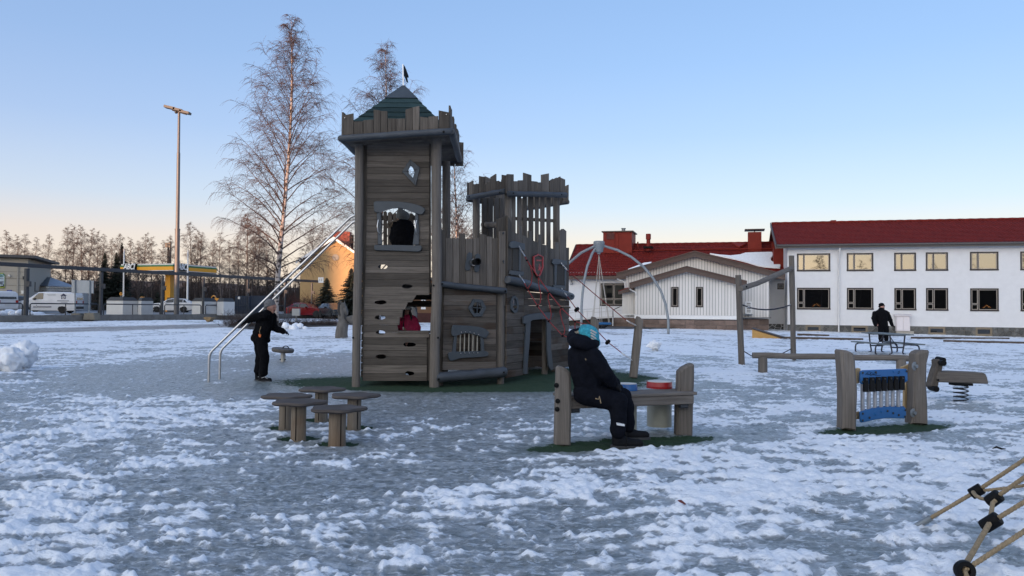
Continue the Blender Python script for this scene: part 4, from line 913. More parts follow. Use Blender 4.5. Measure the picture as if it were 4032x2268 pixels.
# orange skate wedge
q = [gp(A5(1970, 1274)), gp(A5(2300, 1278))]; top = at(A5(1970, 1182), q[0].y)
rw = thing('wedge_ramp', 'orange plywood wedge ramp with a dark top board lying on the snow', 'ramp', (q[0].x, q[0].y, q[0].z))
dv = Vector((.5, 1.3, 0))
MB().prism([q[0] - Vector((0, 0, .03)), q[1] - Vector((0, 0, .03)), top], dv).build('side_panel', mat('orange_plywood', (.52, .29, .085), .6, .1, 4), rw)
u_ = (q[1] - top).normalized()
MB().prism([top - u_ * .05 - Vector((0, .03, 0)) + Vector((0, 0, .005)), top - u_ * .05 - Vector((0, .03, 0)) + Vector((0, 0, .05)), q[1] + u_ * .45 + Vector((0, -.03, .05)), q[1] + u_ * .45 + Vector((0, -.03, .0))], dv + Vector((0, .06, 0))).build('top_board', mat('dark_brown_board', (.07, .05, .04), .7, .2, 6), rw)

# picnic table
GREYBOARD = mat('grey_green_board', (.13, .155, .165), .7, .2, 4, .3, stretch=(1, .2, 4)); NAVY = mat('navy_steel_tube', (.018, .02, .035), .4, .1, 9)
tx, ty, tzg, th_ = 11.93, 24.5, gza(11.93, 24.5), .0
pt = thing('picnic_table', 'grey picnic table with two attached benches on bent dark steel legs', 'picnic table', (tx, ty, tzg), R(3))
Wt = WM[pt.name]
def L(x, y, z): return Wt @ Vector((x, y, z))
Lh = .98
for k in range(5): MB().beam(L(-.26 + .13 * k, -Lh, .625), L(-.26 + .13 * k, Lh, .625), .122, .04, .006).build('top_board', GREYBOARD, pt)
for s in (-1, 1):
    for k in range(2): MB().beam(L(s * (.50 + .12 * k), -Lh, .33), L(s * (.50 + .12 * k), Lh, .33), .112, .04, .006).build('bench_board', GREYBOARD, pt)
for yy in (-.62, .62):
    m = MB()
    for s in (-1, 1):
        m.tube([L(s * .24, yy, .60), L(s * .21, yy, .3), L(s * .17, yy, .07), L(s * .19, yy, .02), L(s * .26, yy, .0)], .024, 8)
        m.tube([L(s * .42, yy, .30), L(s * .60, yy, .30), L(s * .68, yy, .26), L(s * .70, yy, .18), L(s * .70, yy, .04), L(s * .66, yy, .0)], .024, 8)
    m.tube([L(-.26, yy, .60), L(.26, yy, .60)], .024, 8); m.tube([L(-.2, yy, .22), L(.2, yy, .22)], .022, 8); m.tube([L(-.44, yy, .30), L(-.2, yy, .30)], .018, 6); m.tube([L(.44, yy, .30), L(.2, yy, .30)], .018, 6)
    m.build('leg_frame', NAVY, pt, smooth=60)
    MB().tube([L(0, yy, .22), L(0, yy * .2, .6)], .014, 6).build('brace', NAVY, pt, smooth=60)

# tan rope net at the lower right, close to the camera
fn = thing('rope_net', 'tan twisted rope net with black connectors, rising out of the snow nearest the camera', 'rope net', (2.6, 4.0, 0))
def twisted(pts, r, mat_=TANROPE, name='rope', pitch=.055):
    P = [Vector(q) for q in pts]; L_ = [0]
    for a, b in zip(P, P[1:]): L_.append(L_[-1] + (b - a).length)
    n = max(8, int(L_[-1] / (pitch / 7))); m = MB()
    def pos(s):
        for k in range(len(P) - 1):
            if s <= L_[k + 1] or k == len(P) - 2: return P[k].lerp(P[k + 1], (s - L_[k]) / (L_[k + 1] - L_[k])), (P[k + 1] - P[k]).normalized()
    for st in range(3):
        out = []
        for i in range(n + 1):
            s = L_[-1] * i / n; p_, d = pos(s); x = d.cross(Vector((0, 0, 1))).normalized(); z = x.cross(d); a = 2 * math.pi * (s / pitch + st / 3)
            out.append(p_ + (x * math.cos(a) + z * math.sin(a)) * r * .5)
        m.tube(out, r * .58, 6)
    return m.build(name, mat_, fn, smooth=60)
n0 = on_z(B2(345, 897), .03); n1, n2, n3, n4 = at(B2(912, 567), 4.15), at(B2(1095, 645), 3.95), at(B2(1062, 892), 3.78), at(B2(787, 1392), 3.45)
f0 = n0.lerp(n1, .17)
ENDS = []
def ext(a, q, y, k=.35):
    b = at(q, y); d = b - a; e = b + d * ((4.35 - b.x) / d.x); ENDS.append(e); return e
twisted([f0, n1, ext(n1, B2(1407, 240), 4.0)], .011); twisted([n2, ext(n2, B2(1407, 425), 3.85)], .0115); twisted([n1, at(B2(1180, 540), 4.05), ext(n1, B2(1407, 498), 3.98)], .0085)
twisted([n3, ext(n3, B2(1407, 680), 3.68)], .0115); twisted([n4, ext(n4, B2(1407, 985), 3.42)], .0115)
MB().tube([n0 - (n1 - n0).normalized() * .06, f0], .017, 12).build('ferrule', GALV, fn, smooth=50)
MB().tube([n1 + Vector((-.03, -.02, .0)), at(B2(905, 612), 4.08), at(B2(955, 640), 4.05), at(B2(1030, 655), 3.98), n2], .0100, 8).build('cord', TANROPE, fn, smooth=60)
MB().tube([n2 + Vector((-.01, -.03, 0)), at(B2(1080, 690), 3.92), at(B2(1068, 780), 3.86), at(B2(1056, 840), 3.80), n3], .0110, 8).build('cord', TANROPE, fn, smooth=60)
twisted([n3 + Vector((-.02, -.02, 0)), at(B2(960, 1050), 3.66), at(B2(850, 1240), 3.54), n4 + Vector((0, 0, .02))], .0125); MB().tube([n4, at(B2(830, 1500), 3.40)], .011, 8).build('cord', TANROPE, fn, smooth=60)
def sleeve(c, d, r, h):
    return MB().lathe([(r * .62, -h), (r * .95, -h * .95), (r, -h * .8), (r, h * .8), (r * .95, h * .95), (r * .62, h)], c, 16, axis=d).build('connector', BLACK, fn, smooth=40)
sleeve(n1, n1 - n0, .030, .034); sleeve(n2, at(B2(1407, 425), 3.85) - n2, .033, .036); sleeve(n3, at(B2(1407, 680), 3.68) - n3, .034, .046)
MB().lathe([(.020, -.02), (.040, -.022), (.046, 0), (.040, .022), (.020, .02), (.016, 0), (.020, -.02)], n4, 20, axis=Vector((-.1, -1, .25))).build('connector', BLACK, fn, smooth=40)

ENDS.sort(key=lambda v: v.z); MB().tube([Vector((ENDS[0].x, ENDS[0].y, -.1)) + (ENDS[0] - ENDS[-1]) * .0, ENDS[0], *ENDS[1:], ENDS[-1] + (ENDS[-1] - ENDS[-2]).normalized() * .3], .045, 12).build('net_pole', GALV, fn, smooth=60)
# snowballs, snow heap, litter on the snow
SNOWB = mat('rolled_snow', (.80, .82, .85), .85, .08, 9, .6, bdist=.02)
def snowball(px, y, r, label, seed, sq=1.0):
    c = at(px, y); m = MB().ball((c.x, c.y, max(c.z, r * .8 + gza(c.x, c.y))), (r, r * .95, r * sq), .35, 4, seed); return tag(own_origin(m.build('snowball', SNOWB, None, smooth=80)), label, 'snowball', 'big rolled snowballs')
snowball(B3(60, 175), 13.6, .215, 'large lumpy rolled snowball at the left edge, the front one of the pair', 3)
snowball(B3(138, 146), 14.1, .225, 'large rolled snowball behind the front one at the left edge', 5)
snowball((2577, 1358), 22.8, .185, 'lone rolled snowball on the ice behind the leaning anchor post', 9, .85)
q = gp(A4(1545, 1375)); m = MB()
for k in range(16): m.ball((q.x + rnd.gauss(0, .35), q.y + rnd.gauss(0, .2), q.z + rnd.uniform(0, .22)), rnd.uniform(.07, .20), .3, 2, k)
tag(own_origin(m.build('snow_heap', SNOWB, None, smooth=80)), 'small heap of snow clods in front of the big birch', 'snow heap')
q = gp(DD(2510, 1128), .04); tag(own_origin(MB().tube([q + Vector((-.045, 0, 0)), q + Vector((-.01, 0, .012)), q + Vector((.02, -.02, 0)), q + Vector((.05, -.03, .002))], [.004, .010, .009, .003], 6).build('twig', BLACK, None)), 'short black twig lying on the snow at the right', 'twig')
q = gp(DD(1715, 1267), .05); tag(own_origin(MB().prism([q + Vector(v) for v in [(-.02, .02, .012), (0, .012, .016), (.022, -.018, .0), (.012, -.024, 0), (-.012, .0, .008)]], (0, 0, .004)).build('leaf', mat('red_brown_leaf', (.12, .02, .012), .6, .2, 30), None)), 'small red brown leaf on the snow in front of the bench', 'leaf')
# timber baulks edging the far part of the yard
BAULK = wood('dark_wet_timber', 'x', (.10, .075, .06), (.05, .04, .035), (.15, .12, .10), .2)
for a, b, lab in (((1375, 1283), (2325, 1290), 'long timber baulk on the snow closest to the stone plinth'), ((1690, 1316), (2600, 1338), 'timber baulk on the snow at the right edge, right of the picnic table'), ((120, 1284), (890, 1300), 'timber baulk on the snow running behind the picnic table'), ((250, 1250), (560, 1262), 'short timber baulk on the snow beyond the tall post')):
    a, b = gp(A6(*a)), gp(A6(*b)); tag(own_origin(MB().beam(a + Vector((0, 0, .04)), b + Vector((0, 0, .04)), .14, .13, .01).build('timber_baulk', BAULK, None)), lab, 'timber', 'timber baulks on the snow')
# ------------------------------------------------------------------ people
def skin_of(mb, vox, W, mat_, name, parent, folds=0.0, it=5, label=None):
    """one closed surface grown over overlapping limbs"""
    me0 = mb.mesh('tmp', None); o = bpy.data.objects.new('tmp', me0); C.objects.link(o)
    r = o.modifiers.new('r', 'REMESH'); r.mode = 'VOXEL'; r.voxel_size = vox
    s = o.modifiers.new('s', 'SMOOTH'); s.factor = .5; s.iterations = it
    if folds:
        t = bpy.data.textures.get('folds') or bpy.data.textures.new('folds', 'CLOUDS'); t.noise_scale = .085; t.noise_depth = 2
        d = o.modifiers.new('d', 'DISPLACE'); d.texture = t; d.strength = folds; d.mid_level = .5; d.texture_coords = 'GLOBAL'
    dg = bpy.context.evaluated_depsgraph_get(); dg.update()
    me = bpy.data.meshes.new_from_object(o.evaluated_get(dg)); bpy.data.objects.remove(o); bpy.data.meshes.remove(me0)
    me.transform(W.inverted()); me.name = name; me.materials.clear(); me.materials.append(mat_)
    me.polygons.foreach_set('use_smooth', [True] * len(me.polygons)); me.update()
    p = bpy.data.objects.new(name, me); C.objects.link(p); p.parent = parent; WM[p.name] = W
    if label: p['label'] = label
    return p
def limbs(m, pts, rs):
    for (a, b), (ra, rb) in zip(zip(pts, pts[1:]), zip(rs, rs[1:])): m.capsule(a, b, ra, rb, 14)
    return m
SKIN = mat('skin', (.42, .22, .165), .55, .08, 12); LIPS = mat('lips', (.30, .10, .09), .5, .1, 12); EYE = mat('dark_eye', (.02, .016, .014), .3, .1, 9)
COAT = mat('black_winter_cloth', (.0048, .0050, .0066), .9, .3, 25, .3, spec=.08); COAT2 = mat('navy_black_cloth', (.0055, .0064, .0105), .9, .3, 22, .35, spec=.08)
PINK = mat('pink_jacket_cloth', (.55, .018, .10), .6, .15, 12, .2); BOOT = mat('black_boot', (.008, .0085, .011), .75, .25, 20, .2, spec=.15); SOLE = mat('grey_boot_sole', (.035, .036, .04), .7, .15, 20)
KNIT = mat('grey_knit', (.15, .15, .155), .95, .2, 60, .8, stretch=(1, 1, .5)); KNITW = mat('white_knit', (.52, .50, .48), .95, .12, 60, .8)
HAIRB = mat('brown_hair', (.05, .030, .02), .6, .4, 40, .5, stretch=(1, 1, .1)); TEAL = mat('teal_knit', (.03, .27, .36), .95, .35, 50, .9); REFL = mat('reflective_tape', (.62, .64, .66), .35, .06, 20)
HAIRF = mat('fair_hair', (.16, .12, .085), .7, .4, 60, .5, stretch=(1, 1, .1))
def face_of(c, f, up, s, parent, W, beard=False):
    """eyes, nose, mouth, ears on a head centred at c (radius s) that looks along f"""
    f = Vector(f).normalized(); r = f.cross(Vector(up)).normalized(); u = r.cross(f)
    for k in (-1, 1): MB().ball(c + f * s * .86 + r * s * .34 * k + u * s * .10, s * .10, sub=2).build('eye', EYE, parent, smooth=80)
    MB().capsule(c + f * s * .80 - u * s * .45 - r * s * .2, c + f * s * .80 - u * s * .45 + r * s * .2, s * .09, s * .09, 8).build('mouth', LIPS, parent, smooth=80)
def head_mb(m, c, f, up, s):
    f = Vector(f).normalized(); r = f.cross(Vector(up)).normalized(); u = r.cross(f)
    m.ball(c + u * s * .18, s * .98, sub=3); m.capsule(c + f * s * .25 - u * s * .15, c + f * s * .42 - u * s * .68, s * .74, s * .42, 14)
    m.capsule(c + f * s * .88 + u * s * .08, c + f * s * 1.10 - u * s * .18, s * .11, s * .17, 10)
    for k in (-1, 1): m.ball(c + r * s * .92 * k - u * s * .02, (s * .14, s * .2, s * .26), sub=2)
def hand_mb(m, wrist, d, palm_n, s, curl=.5):
    """palm, four bent fingers of unequal length and a thumb leaving its side"""
    d = Vector(d).normalized(); n = Vector(palm_n); n = (n - d * n.dot(d)).normalized(); x = d.cross(n)
    m.capsule(wrist, wrist + d * s * .9, s * .36, s * .42, 12); m.capsule(wrist + d * s * .45 - x * s * .22, wrist + d * s * .95 - x * s * .26, s * .22, s * .24, 10); m.capsule(wrist + d * s * .45 + x * s * .22, wrist + d * s * .95 + x * s * .26, s * .22, s * .24, 10)
    for k, ln in zip((-1.5, -.5, .5, 1.5), (.62, .78, .84, .72)):
        b = wrist + d * s * 1.0 + x * s * .26 * k; c1 = b + (d * (1 - .45 * curl) + n * curl * .55).normalized() * s * ln * .6; c2 = c1 + (d * (1 - 1.2 * curl) + n * curl * 1.3).normalized() * s * ln * .55
        m.capsule(b, c1, s * .155, s * .145, 8); m.capsule(c1, c2, s * .145, s * .12, 8)
    b = wrist + d * s * .35 + x * s * .42; c1 = b + (d * .55 + x * .55 + n * .35).normalized() * s * .5; m.capsule(b, c1, s * .19, s * .16, 8); m.capsule(c1, c1 + (d * .8 + n * .5).normalized() * s * .38, s * .16, s * .13, 8)
def boot(heel, toe_dir, s, parent, W, name='boot', up=.16):
    d = Vector(toe_dir); d.z = 0; d.normalize(); z = Vector((0, 0, 1)); m = MB()
    h = heel + z * s * .30
    m.capsule(h, h + z * up, s * .36, s * .38, 12); m.capsule(h - z * s * .02, h + d * s * 1.25 - z * s * .05, s * .33, s * .27, 12); m.capsule(h + d * s * .2 + z * s * .14, h + d * s * .7, s * .30, s * .26, 12)
    b = skin_of(m, s * .09, W, BOOT, name, parent, 0, 3)
    x = d.cross(z); q = []
    for t, wd in ((-.42, .20), (-.30, .32), (.2, .36), (.8, .38), (1.25, .34), (1.5, .22), (1.58, .0)): q.append((t, wd))
    P = [heel + d * s * t + x * s * w_ for t, w_ in q] + [heel + d * s * t - x * s * w_ for t, w_ in q[-2::-1]]
    MB().prism([Vector((p.x, p.y, heel.z)) for p in P], (0, 0, s * .14)).build('sole', SOLE, b)
    return b

# --- child on the left, stepping along with one hand on the steel rail
def child_left():
    Y = 12.32; g = gp(B1(545, 850)); W0 = thing('person', 'child in black clothes and grey hat, walking with one hand on the slide rail', 'person', (g.x, g.y, 0)); W = WM[W0.name]
    P = lambda x, y, dy=0.0: at(B1(x, y), Y + dy)
    hd, f = P(614, 238), Vector((.94, -.34, -.10)); s = .082
    m = MB(); head_mb(m, hd, f, (0, 0, 1), s); limbs(m, [hd - Vector((0, 0, .05)), P(590, 285)], [.05, .052])
    limbs(m, [P(584, 305), P(540, 420), P(520, 490)], [.062, .08, .08]); 
    for dy, sh, el, ha in ((-.10, (556, 300), (450, 330), (352, 362)), (.10, (622, 310), (632, 410), (722, 442))): limbs(m, [P(*sh, dy), P(*el, dy * (1.0 if sh[0] > 600 else .4)), P(*ha, dy * (1 if sh[0] > 600 else -.6))], [.030, .026, .022])
    for dy, kn, an in ((-.07, (556, 650), (546, 785)), (.07, (524, 640), (505, 772))): limbs(m, [P(520, 500, dy), P(*kn, dy), P(*an, dy)], [.055, .042, .028])
    skin_of(m, .011, W, SKIN, 'body', W0); face_of(hd, f, (0, 0, 1), s, W0, W)
    m = MB(); m.ball(P(600, 205), (.088, .090, .068), sub=3); m.ball(P(604, 190), (.074, .074, .054), sub=3); m.capsule(P(574, 240), P(590, 215), .050, .06)
    hat = skin_of(m, .012, W, KNIT, 'hat', W0, .006, 4); MB().lathe([(.086, -.016), (.092, -.010), (.092, .012), (.086, .020)], P(604, 222), 26, axis=Vector((-.30, .08, 1))).build('cuff', KNIT, hat, smooth=60)
    m = MB(); limbs(m, [P(586, 292), P(560, 370), P(530, 470), P(520, 505)], [.088, .128, .140, .122]); limbs(m, [P(590, 290), P(578, 302)], [.056, .085]); m.capsule(P(480, 492), P(575, 505), .075, .06)
    limbs(m, [P(556, 305, -.12), P(445, 330, -.06), P(352, 360, .05)], [.080, .062, .046]); limbs(m, [P(620, 315, .11), P(630, 405, .13), P(718, 440, .11)], [.078, .062, .046])
    j = skin_of(m, .014, W, COAT, 'jacket', W0, .03, 5); MB().tube([P(528, 395, -.16), P(515, 435, -.17), P(519, 462, -.17)], .004, 5).build('zip', TANROPE, j)
    MB().prism([P(505, 462, -.165), P(515, 456, -.165), P(528, 466, -.165), P(522, 486, -.165), P(510, 484, -.165)], (0, .012, 0)).build('tag', mat('orange_tag', (.7, .16, .03), .5), j)
    m = MB(); limbs(m, [P(525, 500, -.06), P(556, 645, -.07), P(548, 785, -.07)], [.098, .078, .070]); limbs(m, [P(515, 500, .06), P(524, 640, .07), P(505, 770, .07)], [.098, .078, .068]); skin_of(m, .014, W, COAT, 'trousers', W0, .03, 5)
    m = MB(); hand_mb(m, P(352, 362, .02), P(322, 392, .03) - P(352, 362, .02), (.3, .6, -.6), .062, .9); skin_of(m, .009, W, BOOT, 'glove', W0, 0, 2)
    m = MB(); hand_mb(m, P(718, 440, .10), (.9, 0, -.25), (0, -.2, -1), .055, .5); skin_of(m, .009, W, BOOT, 'glove', W0, 0, 2)
    for dy, x, y in ((-.07, 530, 852), (.09, 498, 845)):
        h = P(x, y, dy); h.z = .0; b = boot(h, (1, -.12, 0), .115, W0, W); MB().tube([h + Vector((.02, -.045, .06)), h + Vector((.07, -.045, .075)), h + Vector((.12, -.035, .04))], .004, 5).build('trim', REFL, b)
child_left()

# --- child in the tower window, back turned, seen dark against the light
def child_tower():
    g = Vector((at(C1(1220, 900), 12.45).x, 12.45, 1.58)); W0 = thing('person', 'child in dark clothes and grey pompom hat standing inside the high tower window', 'person', g); W = WM[W0.name]
    P = lambda x, y, dy=0.0: at(C1(x, y), 12.45 + dy)
    hd = P(1225, 590); f = Vector((-.75, -.5, -.1)); m = MB(); head_mb(m, hd, f, (0, 0, 1), .075); limbs(m, [hd, P(1230, 740)], [.05, .05]); limbs(m, [P(1235, 760), P(1240, 1100), P(1235, 1350)], [.09, .10, .09])
    for k in (-1, 1): limbs(m, [P(1240 + 90 * k, 1300), Vector((g.x + .07 * k, g.y, 1.9)), Vector((g.x + .07 * k, g.y, 1.66))], [.06, .048, .04]); limbs(m, [P(1240 + 150 * k, 780), P(1240 + 210 * k, 1050), P(1240 + 160 * k, 1250, -.1)], [.045, .035, .03])
    skin_of(m, .012, W, SKIN, 'body', W0); face_of(hd, f, (0, 0, 1), .075, W0, W)
    m = MB(); m.ball(P(1245, 545), (.112, .10, .088), sub=3); m.ball(P(1175, 400), .040, .2, 2); m.ball(P(1210, 470), (.075, .07, .06), sub=3); skin_of(m, .012, W, mat('dark_grey_knit', (.15, .15, .14), .95, .2, 60, .8), 'hat', W0, .004, 3)
    m = MB()
    for k in range(26): a = rnd.uniform(-.05, .05); m.tube([P(1150 + rnd.uniform(-30, 60), 640 + rnd.uniform(-20, 60), a), P(1040 + rnd.uniform(-50, 40), 660 + rnd.uniform(-20, 90), a), P(950 + rnd.uniform(-60, 60), 730 + rnd.uniform(-40, 90), a), P(900 + rnd.uniform(-60, 120), 830 + rnd.uniform(-40, 30), a)], [.012, .010, .007, .002], 5)
    m.build('hair', HAIRF, W0, smooth=60)
    m = MB(); limbs(m, [P(1240, 740), P(1240, 900), P(1235, 1200), P(1235, 1330)], [.10, .16, .17, .15]); 
    for k in (-1, 1): limbs(m, [P(1240 + 140 * k, 780), P(1240 + 230 * k, 1050), P(1240 + 170 * k, 1260, -.1)], [.085, .07, .05])
    skin_of(m, .015, W, COAT, 'jacket', W0, .03)
    m = MB()
    for k in (-1, 1): limbs(m, [P(1240 + 80 * k, 1300), Vector((g.x + .07 * k, g.y, 1.9)), Vector((g.x + .07 * k, g.y, 1.68))], [.10, .075, .065])
    skin_of(m, .015, W, COAT, 'trousers', W0, .02)
    for k in (-1, 1): boot(Vector((g.x + .07 * k, g.y, g.z)), (-.3, -1, 0), .11, W0, W)
child_tower()

# --- girl in pink behind the counter
def girl():
    Y = 12.75; c = at(C2(470, 700), Y); W0 = thing('person', 'girl in a bright pink jacket and white knit hat behind the castle counter, looking up', 'person', (c.x, Y, 0)); W = WM[W0.name]
    P = lambda x, y, dy=0.0: at(C2(x, y), Y + dy)
    hd, f = P(455, 655), Vector((-.12, -.9, .35)); m = MB(); head_mb(m, hd, f, (0, 0, 1), .072); limbs(m, [hd - Vector((0, 0, .04)), P(470, 830)], [.046, .05]); limbs(m, [P(475, 860), P(485, 1100), Vector((c.x, Y, .58))], [.085, .09, .09])
    for k in (-1, 1): limbs(m, [Vector((c.x + .07 * k, Y, .56)), Vector((c.x + .08 * k, Y, .32)), Vector((c.x + .08 * k, Y, .07))], [.06, .047, .036])
    limbs(m, [P(300, 880), P(225, 1080), P(330, 1110, -.14)], [.045, .035, .028]); limbs(m, [P(650, 890), P(730, 1100), P(690, 1240, -.1)], [.045, .035, .028])
    skin_of(m, .011, W, SKIN, 'body', W0); face_of(hd, f, (0, 0, 1), .072, W0, W)
    m = MB(); m.ball(P(458, 552, .02), (.080, .082, .046), sub=3); m.ball(P(460, 515, .02), (.045, .045, .030), sub=2); skin_of(m, .011, W, KNITW, 'hat', W0, .006, 3)
    m = MB()
    for k, x in ((-1, 365), (1, 545)):
        for i in range(9): d = rnd.uniform(-.03, .05); m.tube([P(x - 12 * k, 600, d), P(x + rnd.uniform(-12, 22) * 1, 700, d - .03), P(x + k * rnd.uniform(0, 60), 800, d - .05), P(x + k * rnd.uniform(-10, 90), 880 + rnd.uniform(-20, 60), d - .09)], [.018, .02, .017, .004], 6)
    m.capsule(P(455, 640, .06), P(470, 850, .08), .07, .06); m.build('hair', HAIRB, W0, smooth=60)
    m = MB(); limbs(m, [P(480, 800, .03), P(485, 900), P(490, 1100), P(495, 1300)], [.075, .125, .145, .15]); limbs(m, [P(320, 880), P(225, 1080, -.02), P(320, 1105, -.13)], [.085, .068, .05]); limbs(m, [P(630, 890), P(735, 1110), P(690, 1260, -.1)], [.085, .07, .052])
    skin_of(m, .014, W, PINK, 'jacket', W0, .025)
    m = MB()
    for k in (-1, 1): limbs(m, [Vector((c.x + .06 * k, Y, .58)), Vector((c.x + .08 * k, Y, .32)), Vector((c.x + .08 * k, Y, .10))], [.10, .078, .066])
    skin_of(m, .015, W, COAT, 'trousers', W0, .02)
    m = MB(); hand_mb(m, P(322, 1105, -.13), (.6, -.4, -.2), (0, -.3, -1), .05, .6); hand_mb(m, P(690, 1250, -.1), (-.3, -.7, -.2), (0, 0, -1), .05, .5); skin_of(m, .008, W, SKIN, 'hand', W0, 0, 1)
    for k in (-1, 1): boot(Vector((c.x + .08 * k, Y, 0)), (0, -1, 0), .105, W0, W)
girl()
MB().tube([at(C2(378, 540), 12.02), at(C2(352, 1070), 12.02)], .008, 6).build('hanging_cord', BLACK, castle); MB().tube([at(C2(345, 1065), 12.02), at(C2(340, 1140), 12.02)], .012, 8).build('cord_end', BEIGE, castle)

# --- child sitting on the bench, seen from behind and the side
def child_bench():
    Y = 6.78; c = at(A7(620, 800), Y); W0 = thing('person', 'child in dark winter suit and turquoise pompom hat, sitting on the drum bench', 'person', (c.x, Y, 0)); W = WM[W0.name]
    P = lambda x, y, dy=0.0: at(A7(x, y), Y + dy)
    hd, f = P(588, 270), Vector((.80, .55, -.22)); m = MB(); head_mb(m, hd, f, (0, 0, 1), .078); limbs(m, [hd - Vector((0, 0, .04)), P(545, 420)], [.05, .055]); limbs(m, [P(545, 440), P(560, 620), P(595, 800)], [.10, .105, .11])
    limbs(m, [P(650, 460, -.10), P(755, 620, -.10), P(835, 730, -.04)], [.05, .04, .03]); limbs(m, [P(560, 450, .18), P(720, 620, .2), P(850, 730, .1)], [.05, .04, .03])
    limbs(m, [P(610, 825, -.06), P(892, 900, -.08), P(882, 1200, -.10)], [.07, .055, .04]); limbs(m, [P(640, 815, .10), P(945, 860, .08), P(985, 1140, .08)], [.07, .055, .04])
    skin_of(m, .011, W, SKIN, 'body', W0); face_of(hd, f, (0, 0, 1), .078, W0, W)
    m = MB(); m.ball(P(598, 262), (.092, .090, .102), sub=3); m.ball(P(578, 220), (.078, .078, .070), sub=3); m.capsule(P(600, 220), P(650, 320, .02), .06, .055)
    hat = skin_of(m, .010, W, TEAL, 'hat', W0, .008, 3)
    for k, (y0, y1, r) in enumerate(((232, 238, .006), (258, 268, .005), (285, 300, .006), (312, 330, .005))):
        pts = []
        for t in np.linspace(0, 1, 9):
            x = 615 + 62 * math.sin(t * math.pi * .5) - (0 if k < 2 else -2); y = y0 - 34 + (y1 + 10 - y0 + 34) * t; pts.append(P(x, y, -.092 * math.cos(t * math.pi * .48)))
        MB().tube(pts, r * 1.3, 6).build('stripe', KNITW, hat, smooth=60)
    m = MB()
    cp = P(556, 178, -.01)
    for k in range(170):
        d = Vector((rnd.gauss(0, 1), rnd.gauss(0, 1), rnd.gauss(0, 1))).normalized(); m.tube([cp, cp + d * .030, cp + (d + Vector((0, 0, -.3))) * rnd.uniform(.040, .052)], [.006, .006, .003], 4)
    m.build('pompom', TEAL, hat)
    m = MB(); a = P(535, 318)
    ring = [P(430, 275, .02), P(450, 240, .10), P(520, 225, .13), P(600, 262, .10), P(648, 318, .02), P(630, 350, -.10), P(545, 340, -.15), P(455, 318, -.12)]
    for p_, q_ in zip(ring, ring[1:] + ring[:1]): m.capsule(p_, q_, .052, .052, 12)
    m.ball(P(520, 305, -.06), (.10, .09, .055), sub=2); m.capsule(P(470, 300, -.05), P(560, 330, -.1), .062, .062); m.capsule(P(640, 350, -.03), P(664, 366, -.02), .02, .016)
    hood = skin_of(m, .012, W, COAT2, 'hood', W0, .02, 5)
    fr = MB()
    for k in range(260):
        t = rnd.random(); b = P(470 + 185 * t, 232 + (t ** 1.8) * 105 - 14 * math.sin(t * 3.14), .03 + rnd.uniform(-.07, .06)); d = Vector((rnd.gauss(.1, .5), rnd.gauss(0, .5), rnd.gauss(.9, .4))); d.normalize(); fr.tube([b, b + d * rnd.uniform(.016, .030)], [.0022, .0008], 4)
    fr.build('fur_trim', mat('cream_fur', (.38, .33, .26), .9, .2, 40), hood)
    m = MB(); limbs(m, [P(540, 390), P(545, 465), P(565, 620), P(598, 775), P(618, 830)], [.082, .146, .140, .124, .112]); m.capsule(P(450, 500, .02), P(500, 740, .02), .055, .05); m.capsule(P(530, 440, .15), P(615, 800, .12), .095, .09)
    limbs(m, [P(630, 460, -.10), P(748, 620, -.12), P(828, 722, -.05)], [.092, .072, .055]); limbs(m, [P(580, 450, .16), P(720, 610, .2), P(850, 725, .1)], [.092, .072, .055])
    j = skin_of(m, .013, W, COAT2, 'jacket', W0, .022, 5)
    hp_ = P(568, 486, -.165); MB().prism([hp_ + Vector(v) for v in [(0, 0, -.011), (.010, 0, .001), (.006, 0, .008), (0, 0, .004), (-.006, 0, .008), (-.010, 0, .001)]], (0, .008, 0)).build('heart_badge', mat('dull_gold', (.18, .14, .09), .5, metal=.4), j)
    MB().tube([P(660, 872, -.20), P(690, 880, -.21), P(700, 850, -.21), P(712, 905, -.22), P(716, 920, -.22)], .004, 5).build('drawstring', TANROPE, j)
    m = MB(); limbs(m, [P(560, 815, -.02), P(612, 835, -.04), P(885, 905, -.08), P(886, 1040, -.10), P(885, 1200, -.10)], [.112, .104, .084, .074, .068]); limbs(m, [P(640, 818, .10), P(930, 850, .08), P(975, 1000, .08), P(985, 1150, .08)], [.10, .078, .066, .058])
    tr = skin_of(m, .013, W, COAT2, 'trousers', W0, .022, 5)
    MB().prism([P(868, 1113, -.185), P(875, 1111, -.192), P(948, 1126, -.178), P(950, 1146, -.178), P(872, 1134, -.190)], (0, .02, 0)).build('reflector', REFL, tr)
    m = MB(); hand_mb(m, P(828, 722, -.05), (.75, .1, -.5), (.2, .3, -.9), .066, .55); skin_of(m, .009, W, BOOT, 'glove', W0, 0, 2)
    m = MB(); hand_mb(m, P(850, 725, .1), (.75, -.1, -.5), (.2, -.3, -.9), .066, .55); skin_of(m, .009, W, BOOT, 'glove', W0, 0, 2)
    h = gp(A7(885, 1362)); h = Vector((h.x, h.y + .03, .0)); b = boot(h, (1, .05, 0), .148, W0, W, up=.13); q = h + Vector((-.005, -.062, .155)); MB().prism([q + Vector(v) for v in [(-.03, 0, -.012), (.0, 0, -.018), (.03, .004, .0), (.012, 0, .018), (-.014, 0, .014)]], (0, .01, 0)).build('badge', REFL, b)
    MB().tube([h + Vector((.06, -.055, .14)), h + Vector((.072, -.062, .06)), h + Vector((.06, -.07, .02))], .005, 5).build('lace', BLACK, b)
    h2_ = P(960, 1240, .10); boot(Vector((h2_.x, h2_.y, .045)), (1, .0, 0), .14, W0, W, up=.13)
child_bench()

